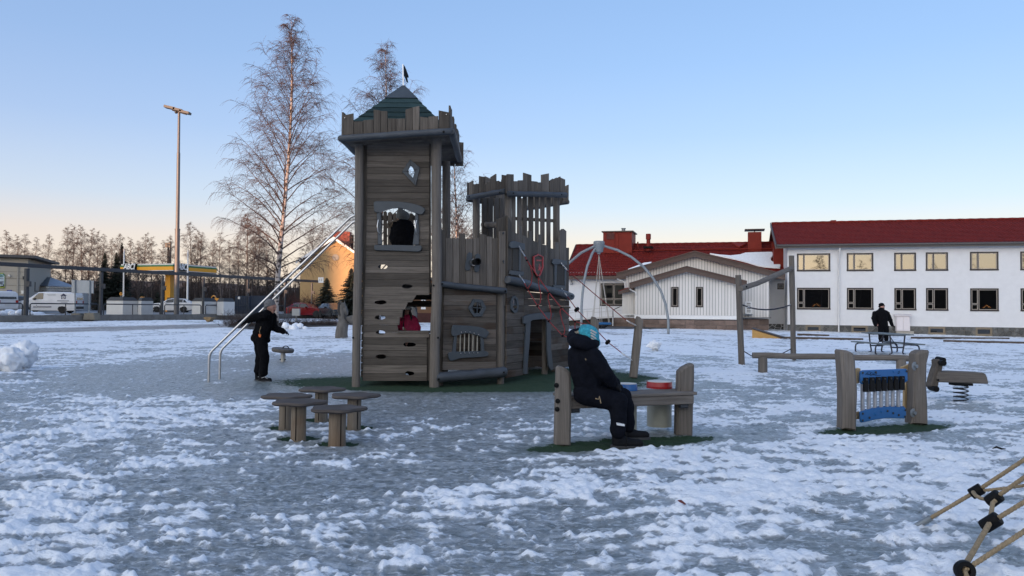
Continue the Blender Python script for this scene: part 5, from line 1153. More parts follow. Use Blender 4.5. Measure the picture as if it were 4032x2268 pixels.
# --- man in black by the white wall
def man():
    Y = 35.0; P = lambda x, y, dy=0.0: at(C5(x, y), Y + dy); g = gza(17, Y); W0 = thing('person', 'bearded man in a black jacket and black knit hat standing beyond the picnic table', 'person', (P(840, 600).x, Y, g)); W = WM[W0.name]
    hd, f = P(800, 175), Vector((.75, -.62, -.08)); s = .105; m = MB(); head_mb(m, hd, f, (0, 0, 1), s); limbs(m, [hd - Vector((0, 0, .08)), P(790, 255)], [.065, .07]); limbs(m, [P(790, 300), P(800, 450), P(830, 640)], [.16, .17, .16])
    limbs(m, [P(640, 310), P(595, 440), P(660, 610, -.15)], [.07, .05, .042]); limbs(m, [P(920, 310), P(985, 450), P(1055, 620)], [.07, .05, .042])
    fz = g
    for k, (x, yk) in enumerate(((770, 850), (905, 850))): q = P(x, yk); limbs(m, [P(790 + 90 * k, 660), Vector((q.x, Y, fz + .48)), Vector((q.x, Y, fz + .1))], [.10, .075, .055])
    skin_of(m, .018, W, SKIN, 'body', W0); face_of(hd, f, (0, 0, 1), s, W0, W)
    m = MB(); m.capsule(hd + f * .055 - Vector((0, 0, .085)), hd + f * .075 - Vector((0, 0, .05)), .05, .045); skin_of(m, .014, W, HAIRB, 'beard', W0, .0, 2)
    m = MB(); m.ball(P(788, 120), (.122, .125, .088), sub=3); m.capsule(P(740, 165), P(846, 148), .05, .05); skin_of(m, .016, W, COAT, 'hat', W0, .01, 3)
    m = MB(); limbs(m, [P(785, 235), P(785, 330), P(800, 470), P(815, 600)], [.12, .235, .25, .235]); m.capsule(P(690, 320), P(890, 315), .13, .13); limbs(m, [P(640, 330), P(600, 440), P(650, 600, -.14)], [.125, .10, .08]); limbs(m, [P(920, 330), P(985, 450), P(1040, 600)], [.12, .10, .075])
    skin_of(m, .022, W, COAT, 'jacket', W0, .04)
    m = MB()
    for k, x in enumerate((770, 905)): q = P(x, 850); limbs(m, [P(790 + 90 * k, 660), Vector((q.x, Y, fz + .48)), Vector((q.x, Y, fz + .12))], [.165, .115, .095])
    skin_of(m, .022, W, COAT, 'trousers', W0, .03)
    m = MB(); hand_mb(m, P(1040, 605), (.8, -.1, -.45), (-.2, -.4, -.9), .085, .4); skin_of(m, .013, W, BOOT, 'glove', W0, 0, 1)
    m = MB(); hand_mb(m, P(655, 605, -.15), (.8, .1, .0), (0, .9, 0), .085, .6); skin_of(m, .013, W, SKIN, 'hand', W0, 0, 1)
    for x in (770, 905): q = P(x, 850); boot(Vector((q.x, Y, fz)), (.35, -1, 0), .16, W0, W)
man()
# ------------------------------------------------------------------ buildings
WALLW = mat('white_render', (.68, .68, .69), .85, .035, 2.5, .12, bdist=.004)
SIDING = mat('white_painted_board', (.70, .68, .66), .6, .05, 3, .1, stretch=(6, 6, .6), rnd=.05)
TILE = mat('dark_red_roof_tile', (.15, .017, .013), .75, .28, 4, .15, spec=.15); REDSHEET = mat('red_sheet_metal', (.19, .022, .014), .6, .12, 2, spec=.2)
FASCIA = mat('brown_fascia', (.085, .055, .045), .6, .15, 5); FASCIAG = mat('grey_brown_gutter', (.085, .075, .07), .5, .1, 5)
FRAME = mat('dark_brown_window_frame', (.018, .011, .011), .45, .15, 12); SASH = mat('pale_window_sash', (.33, .29, .25), .5, .06, 12)
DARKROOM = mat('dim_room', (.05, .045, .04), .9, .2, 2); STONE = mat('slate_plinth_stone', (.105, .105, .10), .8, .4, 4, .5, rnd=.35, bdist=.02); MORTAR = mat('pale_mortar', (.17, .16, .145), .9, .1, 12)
SANDSTONE = mat('red_sandstone_block', (.175, .125, .105), .85, .25, 3, .5, rnd=.25, bdist=.02); PIPE = mat('white_downpipe', (.72, .71, .70), .4, .05, 6)
def glass_mat(name, tint=.22):
    m = bpy.data.materials.new(name); m.use_nodes = True; N, L = m.node_tree.nodes, m.node_tree.links; N.remove(N['Principled BSDF'])
    t = N.new('ShaderNodeBsdfTransparent'); t.inputs['Color'].default_value = (tint, tint, tint * .95, 1); g = N.new('ShaderNodeBsdfGlossy'); g.inputs['Roughness'].default_value = .012; g.inputs['Color'].default_value = (1, .96, .88, 1)
    f = N.new('ShaderNodeFresnel'); f.inputs['IOR'].default_value = 2.6; x = N.new('ShaderNodeMixShader')
    no = N.new('ShaderNodeTexNoise'); no.inputs['Scale'].default_value = 1.1; no.inputs['Detail'].default_value = 1; b = N.new('ShaderNodeBump'); b.inputs['Strength'].default_value = .06; b.inputs['Distance'].default_value = .02
    tc = N.new('ShaderNodeTexCoord'); L.new(tc.outputs['Object'], no.inputs['Vector']); L.new(no.outputs['Fac'], b.inputs['Height']); L.new(b.outputs[0], g.inputs['Normal'])
    L.new(f.outputs[0], x.inputs[0]); L.new(t.outputs[0], x.inputs[1]); L.new(g.outputs[0], x.inputs[2]); L.new(x.outputs[0], N['Material Output'].inputs['Surface']); return m
PANE = glass_mat('coated_pane')
class Wall:
    """an upright wall plane with its own run (u along the wall, z up, n out of the wall)"""
    def __init__(s, p0, ang):
        s.p0 = Vector(p0); s.u = Vector((math.cos(ang), -math.sin(ang), 0)); s.n = Vector((-math.sin(ang), -math.cos(ang), 0)); s.pl = Plane(s.p0, s.n)
    def uz(s, px, off=0.0): q = s.pl(px, off); return (q - s.p0).dot(s.u), q.z
    def P(s, u, z, off=0.0): q = s.p0 + s.u * u + s.n * off; return Vector((q.x, q.y, z))
def facade(w, u0, u1, z0, z1, holes, depth, name, mat_, parent):
    us = sorted({u0, u1, *[h[0] for h in holes], *[h[1] for h in holes]}); zs = sorted({z0, z1, *[h[2] for h in holes], *[h[3] for h in holes]}); m = MB()
    us = [u for u in us if u0 <= u <= u1]; zs = [z for z in zs if z0 <= z <= z1]
    for a, b in zip(us, us[1:]):
        for c, d in zip(zs, zs[1:]):
            um, zm = (a + b) / 2, (c + d) / 2
            if any(h[0] < um < h[1] and h[2] < zm < h[3] for h in holes): continue
            m.add([w.P(a, c), w.P(b, c), w.P(b, d), w.P(a, d)], [(0, 1, 2, 3)])
    for h in holes:
        q = [(h[0], h[2]), (h[1], h[2]), (h[1], h[3]), (h[0], h[3])]
        for (a, b), (c, d) in zip(q, q[1:] + q[:1]): m.add([w.P(a, b), w.P(c, d), w.P(c, d, -depth), w.P(a, b, -depth)], [(0, 1, 2, 3)])
    return m.build(name, mat_, parent, recalc=False)
def window(w, h, mull, transom, parent, fr=.07, mats=(None, None, None), dep=.06):
    """frame with mullions (fractions of the width) and an optional transom in the first light; panes are sub-parts"""
    F_, S_, G_ = mats[0] or FRAME, mats[1] or SASH, mats[2] or PANE
    u0, u1, z0, z1 = h; m = MB(); d0 = -dep
    def bar(a, b, c, d, o0=.02, o1=d0): q = [w.P(a, c, o0), w.P(b, c, o0), w.P(b, d, o0), w.P(a, d, o0)]; m.prism(q, w.n * (o1 - o0))
    bar(u0 - .015, u1 + .015, z1 - fr, z1 + .015); bar(u0 - .03, u1 + .03, z0 - .03, z0 + fr, .04); bar(u0 - .015, u0 + fr, z0 + fr, z1 - fr); bar(u1 - fr, u1 + .015, z0 + fr, z1 - fr)
    xs = [u0 + fr] + [lerp(u0, u1, f) for f in mull] + [u1 - fr]; lights = []
    for k in range(len(xs) - 1):
        a = xs[k] + (0 if k == 0 else fr * .35); b = xs[k + 1] - (0 if k == len(xs) - 2 else fr * .35)
        zt = [z0 + fr, z1 - fr]
        if transom and k in transom[1]: zt = [z0 + fr, lerp(z0, z1, transom[0]), z1 - fr]
        for c, d in zip(zt, zt[1:]): lights.append((a, b, c + (0 if c == zt[0] else fr * .3), d - (0 if d == zt[-1] else fr * .3)))
        if len(zt) == 3: bar(a, b, zt[1] - fr * .3, zt[1] + fr * .3, .018)
    for x in xs[1:-1]: bar(x - fr * .35, x + fr * .35, z0 + fr, z1 - fr, .016)
    f = m.build('window', F_, parent)
    for a, b, c, d in lights:
        s = MB(); t = .04
        for q in ([(a, c), (b, c), (b, c + t), (a, c + t)], [(a, d - t), (b, d - t), (b, d), (a, d)], [(a, c + t), (a + t, c + t), (a + t, d - t), (a, d - t)], [(b - t, c + t), (b, c + t), (b, d - t), (b - t, d - t)]):
            s.prism([w.P(u, z, .004) for u, z in q], w.n * -.05)
        s.build('sash', S_, f)
        MB().add([w.P(a + t, c + t, -.03), w.P(b - t, c + t, -.03), w.P(b - t, d - t, -.03), w.P(a + t, d - t, -.03)], [(0, 1, 2, 3)]).build('pane', G_, f, recalc=False)
    return f
def tile_roof(E0, E1, R0, R1, rows, cols, name, parent, mat_=None, wave=.022, step=.035, keep=None):
    """roof slope of lapped, waved tile courses between eave E0-E1 and ridge R0-R1"""
    n = (E1 - E0).cross(R0 - E0).normalized()
    if n.z < 0: n = -n
    m = MB(); k4 = cols * 4; idx = {}
    for r in range(rows):
        for half in (0, 1):
            t = (r + half) / rows
            for c in range(k4 + 1):
                s = c / k4; o = wave * (math.sin(c / 4 * 2 * math.pi) * .6 + .4 * abs(math.sin(c / 4 * math.pi))) + (step if half == 0 else 0.0)
                m.v.append(E0.lerp(E1, s).lerp(R0.lerp(R1, s), t) + n * o)
    L_ = k4 + 1
    for r in range(rows):
        b0 = r * 2 * L_
        for c in range(k4):
            if keep and not keep((c + .5) / k4, (r + .5) / rows): continue
            m.f.append((b0 + c, b0 + c + 1, b0 + L_ + c + 1, b0 + L_ + c))
            if r: m.f.append((b0 - L_ + c, b0 - L_ + c + 1, b0 + c + 1, b0 + c))
    return m.build(name, mat_ or TILE, parent, smooth=50, recalc=False)
def pipe_(pts, r, parent, name='downpipe', m_=None): return MB().tube(pts, r, 10).build(name, m_ or PIPE, parent, smooth=60)
def voronoi_stones(w, u0, u1, z0, z1, n, holes, parent, mat_, seed, th=.05, gap=.018):
    r = np.random.RandomState(seed); hgt = z1 - z0; pts = []
    for k in range(n * 3):
        p = (r.uniform(u0, u1), r.uniform(z0, z1))
        if all(((p[0] - q[0]) / 1.25) ** 2 + (p[1] - q[1]) ** 2 > (.30 * hgt) ** 2 for q in pts): pts.append(p)
        if len(pts) >= n: break
    for i, p in enumerate(pts):
        poly = [(u0, z0), (u1, z0), (u1, z1), (u0, z1)]
        for j, q in enumerate(pts):
            if i == j or abs(q[0] - p[0]) > 1.6: continue
            mx, mz = (p[0] + q[0]) / 2, (p[1] + q[1]) / 2; nx, nz_ = q[0] - p[0], q[1] - p[1]; L2 = math.hypot(nx, nz_); nx /= L2; nz_ /= L2; out = []
            f = lambda a: (a[0] - mx) * nx + (a[1] - mz) * nz_ + gap
            for a, b in zip(poly, poly[1:] + poly[:1]):
                fa, fb = f(a), f(b)
                if fa <= 0: out.append(a)
                if (fa < 0 < fb) or (fb < 0 < fa): t = fa / (fa - fb); out.append((a[0] + (b[0] - a[0]) * t, a[1] + (b[1] - a[1]) * t))
            poly = out
            if len(poly) < 3: break
        if len(poly) < 3 or any(h[0] - .05 < p[0] < h[1] + .05 for h in holes): continue
        for h in holes:
            if h[0] < p[0]: poly = [(max(a, h[1] + .02), b) if p[0] > h[1] else (a, b) for a, b in poly]
            if h[1] > p[0]: poly = [(min(a, h[0] - .02), b) if p[0] < h[0] else (a, b) for a, b in poly]
        o = r.uniform(.0, .02)
        MB().prism([w.P(a, b, .03 + o) for a, b in poly], w.n * -th, .008).build('stone', mat_, parent)

# ---- white two-storey school
wm = Wall((19.7, 55.0, 0), R(14.8))
school = thing('school_building', 'white two-storey building with a dark red tile roof and a grey stone plinth', 'school', (27, 56, -.3))
Ue = 19.0; zpl = .78
u0m = wm.uz(A6(151, 800))[0]
zb = lambda u: -.30 - .012 * u
tops = [((247, 570), 447, 617, .205), ((737, 993), 443, 615, .275), ((1203, 1413), 439, 613, .34), ((1514, 1727), 436, 611, .34), ((1948, 2223), 430, 608, .28), ((2443, 2718), 427, 606, .28)]
bots = [(784, 993), (785, 994), (787, 1000), (787, 1004), (790, 1009), (790, 1011)]
holes, spec = [], []
for ((x0, x1), ya, yb, f), (yc, yd) in zip(tops, bots):
    a, b = wm.uz(A6(x0, ya))[0], wm.uz(A6(x1, ya))[0]
    zt1, zt0 = wm.uz(A6((x0 + x1) / 2, ya))[1], wm.uz(A6((x0 + x1) / 2, yb))[1]; zl1, zl0 = wm.uz(A6((x0 + x1) / 2, yc))[1], wm.uz(A6((x0 + x1) / 2, yd))[1]
    holes += [(a, b, zt0, zt1), (a, b, zl0, zl1)]; spec += [((a, b, zt0, zt1), f, False), ((a, b, zl0, zl1), f, True)]
ze = wm.uz(A6(152, 372))[1] + .1
zpl = wm.uz(A6(240, 1142))[1]
facade(wm, u0m, Ue, zpl, ze, holes, .14, 'wall', WALLW, school)
for h, f, tr in spec: window(wm, h, [f], (.30, (0,)) if tr else None, school)
bm_ = MB()                                            # gable end, back, floors and ceiling close the block
D_ = 10.0
def Pm(u, z, off): return wm.P(u, z, off)
bm_.add([Pm(u0m, -.8, 0), Pm(u0m, ze, 0), Pm(u0m, ze + 2.0, -D_ / 2), Pm(u0m, ze, -D_), Pm(u0m, -.8, -D_)], [(0, 1, 2, 3, 4)]); bm_.add([Pm(Ue, -.8, 0), Pm(Ue, ze, 0), Pm(Ue, ze + 2.0, -D_ / 2), Pm(Ue, ze, -D_), Pm(Ue, -.8, -D_)], [(0, 1, 2, 3, 4)])
bm_.add([Pm(u0m, -.8, -D_), Pm(Ue, -.8, -D_), Pm(Ue, ze, -D_), Pm(u0m, ze, -D_)], [(0, 1, 2, 3)]); bm_.build('end_wall', WALLW, school)
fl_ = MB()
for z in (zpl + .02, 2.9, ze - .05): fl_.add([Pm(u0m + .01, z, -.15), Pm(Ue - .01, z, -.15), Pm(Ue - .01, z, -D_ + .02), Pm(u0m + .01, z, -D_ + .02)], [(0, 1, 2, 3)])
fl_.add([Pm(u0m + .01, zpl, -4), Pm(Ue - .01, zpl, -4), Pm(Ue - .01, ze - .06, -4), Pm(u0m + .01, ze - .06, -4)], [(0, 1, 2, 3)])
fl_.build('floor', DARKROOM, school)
# plinth, its stones and cellar windows
cw = []
for x0, x1, y0, y1 in ((332, 475, 1147, 1216), (785, 937, 1156, 1228), (1540, 1700, 1170, 1240), (2005, 2162, 1176, 1254)):
    a, c = wm.uz(A6(x0, y1)); b, d = wm.uz(A6(x1, y0)); cw.append((a, b, c + .02, zpl - .06))
facade(wm, u0m, Ue, -1.0, zpl - .003, cw, .2, 'plinth', MORTAR, school)
voronoi_stones(wm, u0m + .02, 15.2, -.52, zpl - .03, 105, cw, school, STONE, 4)
CELL = mat('tan_cellar_frame', (.20, .16, .11), .6, .1, 9)
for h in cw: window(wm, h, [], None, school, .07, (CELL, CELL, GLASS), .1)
MB().prism([Pm(u0m - .02, zpl - .02, .035), Pm(Ue, zpl - .02, .035), Pm(Ue, zpl + .05, .02), Pm(u0m - .02, zpl + .05, .02)], wm.n * -.05).build('drip_moulding', WALLW, school)
# roof
ul = u0m - .75
eo = .55; zr = wm.uz(A6(100, 152), -D_ / 2)[1]; zeo = wm.uz(A6(700, 352), eo)[1]
E0, E1, R0_, R1_ = Pm(ul, zeo, eo), Pm(Ue + .6, zeo, eo), Pm(ul, zr, -D_ / 2), Pm(Ue + .6, zr, -D_ / 2)
tile_roof(E0, E1, R0_, R1_, 17, 80, 'roof', school)
bk = MB(); Eb0, Eb1 = Pm(ul, zeo, -D_ - eo), Pm(Ue + .6, zeo, -D_ - eo); bk.add([Eb0, Eb1, R1_, R0_], [(0, 1, 2, 3)]); bk.build('back_roof', TILE, school)
MB().tube([R0_.lerp(R1_, k / 60) + Vector((0, 0, .03 + .018 * (k % 2))) for k in range(61)], .10, 8).build('ridge_tiles', TILE, school, smooth=60)
MB().prism([E0 + Vector((0, 0, -.26)), E1 + Vector((0, 0, -.26)), E1 + Vector((0, 0, -.01)), E0 + Vector((0, 0, -.01))], wm.n * -.06).build('fascia', FASCIAG, school)
MB().prism([Pm(ul, zeo - .24, eo - .06), Pm(Ue + .6, zeo - .24, eo - .06), Pm(Ue + .6, zeo - .20, -.01), Pm(ul, zeo - .20, -.01)], (0, 0, .03)).build('soffit', FASCIAG, school)
MB().tube([E0 + wm.n * .06 + Vector((0, 0, -.06)), E1 + wm.n * .06 + Vector((0, 0, -.06))], .075, 8).build('gutter', FASCIAG, school, smooth=60)
MB().prism([E0 + Vector((0, 0, -.3)) - wm.u * .04, E0 + Vector((0, 0, .06)) - wm.u * .04, R0_ + Vector((0, 0, .10)) - wm.u * .04, R0_ + Vector((0, 0, -.24)) - wm.u * .04], wm.u * -.06).build('verge_board', FASCIAG, school)
MB().prism([E0 + Vector((0, 0, -.26)), R0_ + Vector((0, 0, -.2)), Pm(u0m, zr - .3, -D_ / 2), Pm(u0m, zeo - .22, eo)], (0, 0, .03)).build('verge_soffit', FASCIA, school)
a_, b_ = wm.uz(A6(580, 140), -D_ / 2), wm.uz(A6(632, 116), -D_ / 2)
MB().prism([Pm(a_[0], a_[1] - .3, -D_ / 2), Pm(b_[0], a_[1] - .3, -D_ / 2), Pm(b_[0], b_[1], -D_ / 2), Pm(a_[0], b_[1], -D_ / 2)], wm.n * -.8).build('chimney', REDSHEET, school)
ud, zd0 = wm.uz(A6(655, 1235), .1); ud1, zd1 = wm.uz(A6(659, 440), .1)
pipe_([Pm(ud1, zeo - .12, eo - .05), Pm(ud1, zd1 + .1, .45), Pm(ud1, zd1 - .12, .12), Pm(ud, .3, .12), Pm(ud, gza(20, 55) - .05, .12)], .055, school)
# candle arches standing in two ground-floor windows
CANDLE = mat('lit_candle_bulb', (.9, .5, .2), .5, .0, 1, emit=(1.0, .30, .06, 1.6)); BULB = mat('warm_candle_tip', (.9, .6, .3), .5, .0, 1, emit=(1.0, .50, .2, 2.6))
for (x, y) in ((435, 966), (2112, 984)):
    t = thing('candle_arch', 'lit seven-branch candle arch in the ground-floor window ' + ('nearest the white downpipe, left of it' if x < 1000 else 'above the cellar windows at the right'), 'candle arch', wm.P(wm.uz(A6(x, y), -.25)[0], wm.uz(A6(x, y), -.25)[1], -.25), 0, 'candle arches in the school windows')
    st = MB(); u_c, z_c = wm.uz(A6(x, y), -.25)
    st.beam(Pm(u_c - .32, z_c - .02, -.25), Pm(u_c + .32, z_c - .02, -.25), .08, .03); st.beam(Pm(u_c - .3, z_c, -.25), Pm(u_c, z_c + .22, -.25), .03, .02); st.beam(Pm(u_c + .3, z_c, -.25), Pm(u_c, z_c + .22, -.25), .03, .02); st.build('stand', FRAME, t)
    for k in range(-3, 4): MB().ball(Pm(u_c + k * .07, z_c + .20 - abs(k) * .055, -.25), .017, sub=1).build('candle', BULB if k % 2 == 0 else CANDLE, t)
# cabinet on the wall
cab = thing('wall_cabinet', 'pale pink-white two-door utility cabinet with a sloping lid against the school wall', 'cabinet', Pm(wm.uz(C5(1310, 700))[0], -.2, .25))
CABM = mat('pinkish_white_sheet', (.68, .63, .64), .4, .04, 3)
ca, cz0 = wm.uz(C5(1150, 742), .45); cb, cz1 = wm.uz(C5(1470, 392), .45)
MB().prism([Pm(ca, cz0, .42), Pm(cb, cz0, .42), Pm(cb, cz1, .42), Pm(ca, cz1, .42)], wm.n * -.36).build('box', CABM, cab)
for a, b in ((ca + .02, (ca + cb) / 2 - .008), ((ca + cb) / 2 + .008, cb - .02)): MB().prism([Pm(a, cz0 + .03, .445), Pm(b, cz0 + .03, .445), Pm(b, cz1 - .03, .445), Pm(a, cz1 - .03, .445)], wm.n * -.02, .005).build('door', CABM, cab)
MB().prism([Pm(ca - .12, cz1 + .005, .52), Pm(cb + .12, cz1 + .005, .52), Pm(cb + .12, cz1 + .09, .06), Pm(ca - .12, cz1 + .09, .06)], (0, 0, .045)).build('lid', CABM, cab)
MB().prism([Pm(ca + .02, -.52, .36), Pm(cb + .25, -.52, .36), Pm(cb + .25, cz0 - .005, .36), Pm(ca + .02, cz0 - .005, .36)], wm.n * -.28).build('base', mat('pale_concrete_base', (.35, .33, .29), .8, .1, 5), cab)

# ---- low wing with the long red roof, and its two white boarded gables
wg = Wall((4.0, 62.1, 0), R(16)); wing = thing('school_wing', 'low white wing with a long red tile roof and two white boarded gables', 'school wing', (11, 58, -.1))
ugl, ugr = wg.uz(A5(60, 700))[0], wg.uz(A5(2330, 800))[0] + .6
zge = wg.uz(A5(600, 640))[1]; Dg = 9.0
hw_ = [wg.uz(A5(424, 940)) + wg.uz(A5(690, 714)), wg.uz(A5(2230, 770)) + wg.uz(A5(2295, 716))]; hl = [(h[0], h[2], h[1], h[3]) for h in hw_]
facade(wg, ugl, ugr, -.6, zge + .3, hl, .12, 'wall', WALLW, wing)
window(wg, hl[0], [.52], (.30, (0, 1)), wing, .09); window(wg, hl[1], [], None, wing, .05)
m = MB(); m.add([wg.P(ugl, -.6, 0), wg.P(ugl, zge + .3, 0), wg.P(ugl, zge + 2.8, -Dg / 2), wg.P(ugl, zge + .3, -Dg), wg.P(ugl, -.6, -Dg)], [(0, 1, 2, 3, 4)]); m.add([wg.P(ugl, -.6, -Dg), wg.P(ugr, -.6, -Dg), wg.P(ugr, zge, -Dg), wg.P(ugl, zge, -Dg)], [(0, 1, 2, 3)])
m.add([wg.P(ugl, zge + .25, -.13), wg.P(ugr, zge + .25, -.13), wg.P(ugr, zge + .25, -Dg), wg.P(ugl, zge + .25, -Dg)], [(0, 1, 2, 3)]); m.build('back_wall', WALLW, wing)
zgr = wg.uz(A5(185, 330), -Dg / 2)[1]; url = wg.uz(A5(178, 330), -Dg / 2)[0]
E0, E1, R0_, R1_ = wg.P(url - .0, zge, .5), wg.P(ugr + .4, zge, .5), wg.P(url, zgr, -Dg / 2), wg.P(ugr + .4, zgr, -Dg / 2)
tile_roof(E0, E1, R0_, R1_, 18, 74, 'roof', wing)
m = MB(); m.add([R0_, R1_, wg.P(ugr + .4, zge, -Dg - .5), wg.P(url, zge, -Dg - .5)], [(0, 1, 2, 3)]); m.build('back_roof', TILE, wing)
MB().tube([R0_.lerp(R1_, k / 60) + Vector((0, 0, .03 + .018 * (k % 2))) for k in range(61)], .10, 8).build('ridge_tiles', TILE, wing, smooth=60)
MB().prism([E0 + Vector((0, 0, -.28)), E1 + Vector((0, 0, -.28)), E1 + Vector((0, 0, -.01)), E0 + Vector((0, 0, -.01))], wg.n * -.06).build('fascia', FASCIA, wing)
MB().prism([E0 + Vector((0, 0, -.26)) - wg.n * .06, E1 + Vector((0, 0, -.26)) - wg.n * .06, wg.P(ugr, zge - .24, -.01), wg.P(url, zge - .24, -.01)], (0, 0, .03)).build('soffit', FASCIA, wing)
MB().prism([E0 + Vector((0, 0, -.3)), E0 + Vector((0, 0, .05)), R0_ + Vector((0, 0, .1)), R0_ + Vector((0, 0, -.22))], wg.u * -.07).build('verge_board', FASCIA, wing)
def slope_pt(px, lift=0.0):
    n = (E1 - E0).cross(R0_ - E0).normalized(); n = n if n.z > 0 else -n
    return Plane(E0, n)(px, lift)
MB().tube([slope_pt(A5(480, 385), .14), slope_pt(A5(1600, 366), .14), slope_pt(A5(2320, 362), .14)], .05, 6).build('snow_guard', REDSHEET, wing)
def roof_box(x0, x1, y0, y1, off, dep, name, m_=REDSHEET):
    a, z0 = wg.uz(A5(x0, y1), off); b, z1 = wg.uz(A5(x1, y0), off)
    return MB().prism([wg.P(a, z0 - .5, off), wg.P(b, z0 - .5, off), wg.P(b, z1, off), wg.P(a, z1, off)], wg.n * -dep).build(name, m_, wing), a, b, z1
vb, a, b, z1 = roof_box(452, 745, 188, 345, -3.0, 2.6, 'vent_house')
MB().box(wg.P((a + b) / 2, z1 + .05, -4.3), (b - a + .25, 2.85, .09), -R(16)).build('cap', FASCIA, vb)
x0, zz0 = wg.uz(A5(490, 258), -2.98); x1, zz1 = wg.uz(A5(567, 206), -2.98)
for k in range(6): MB().beam(wg.P(x0, lerp(zz0, zz1, k / 5), -2.97), wg.P(x1, lerp(zz0, zz1, k / 5), -2.97), .05, .11).build('louvre', mat('dark_red_louvre', (.09, .012, .010), .6) if k == 0 else bpy.data.materials['dark_red_louvre'], vb)
xm, _ = wg.uz(A5(608, 280), -2.98); MB().beam(wg.P(xm, z1 - 1.9, -2.98), wg.P(xm, z1 - .02, -2.98), .05, .05, up=(0, 1, 0)).build('seam', REDSHEET, vb); xm, _ = wg.uz(A5(570, 280), -2.98); MB().beam(wg.P(xm, z1 - 1.9, -2.98), wg.P(xm, z1 - .02, -2.98), .05, .05, up=(0, 1, 0)).build('seam', REDSHEET, vb)
q, z_ = wg.uz(A5(660, 170), -4.3); MB().lathe([(.16, 0), (.16, .3), (.20, .3), (.20, .36)], wg.P(q, z1 + .09, -4.3), 14).build('flue', GALV, wing, smooth=40)
ch, a, b, z1 = roof_box(1928, 2066, 188, 350, -3.2, 1.2, 'chimney')
MB().box(wg.P((a + b) / 2, z1 + .2, -3.8), (b - a + .5, 1.6, .06), -R(16)).build('cap_plate', FASCIA, ch); MB().box(wg.P((a + b) / 2, z1 + .09, -3.8), (.08, .08, .2), -R(16)).build('cap_post', FASCIA, ch)
q, z_ = wg.uz(A5(913, 345), -3.0); MB().lathe([(.24, -.3), (.17, .0), (.16, .62), (.21, .66), (.21, 1.05), (.19, 1.1)], wg.P(q, z_, -3.0), 16).build('vent_pipe', REDSHEET, wing, smooth=40)
MB().box(wg.P(q, z_ - .02, -2.95), (.75, .7, .14), -R(16)).build('vent_collar', BLACK, wing)
q, z_ = wg.uz(A5(806, 345), -3.6); MB().tube([wg.P(q, z_ - .2, -3.6), wg.P(q, z_ + .45, -3.6)], .06, 8).build('small_pipe', REDSHEET, wing)
dh, a, b, z1 = roof_box(2190, 2330, 350, 470, -.8, 2.2, 'dormer_box'); roof_box(2170, 2330, 300, 345, -3.4, 1, 'dormer_box')
q = [slope_pt(A5(1770, 318), .06), slope_pt(A5(1840, 355), .12), slope_pt(A5(1910, 320), .06)]; MB().prism(q, (0, 0, .12)).build('roof_hatch', REDSHEET, wing)
# snow lying on the slope above the right gable
m = MB(); sp = [(1540, 418), (1640, 432), (1750, 440), (1845, 430), (1900, 412), (2000, 408), (2170, 404), (2182, 420), (2178, 445), (2158, 470), (2165, 495), (2210, 518), (2258, 535), (2254, 562), (2190, 560), (2100, 552), (2030, 540), (1900, 500), (1800, 475), (1680, 450)]
m.prism([slope_pt(A5(*p), .06) for p in sp], (0, 0, .10), .0); m.build('roof_snow', SNOWB, wing, kind='stuff')
m = MB(); m.prism([slope_pt(A5(*p), .06) for p in [(705, 575), (780, 545), (870, 510), (945, 500), (940, 520), (860, 545), (780, 572)]], (0, 0, .06)); m.build('roof_snow', SNOWB, wing, kind='stuff')
zfg = gza(12, 58)
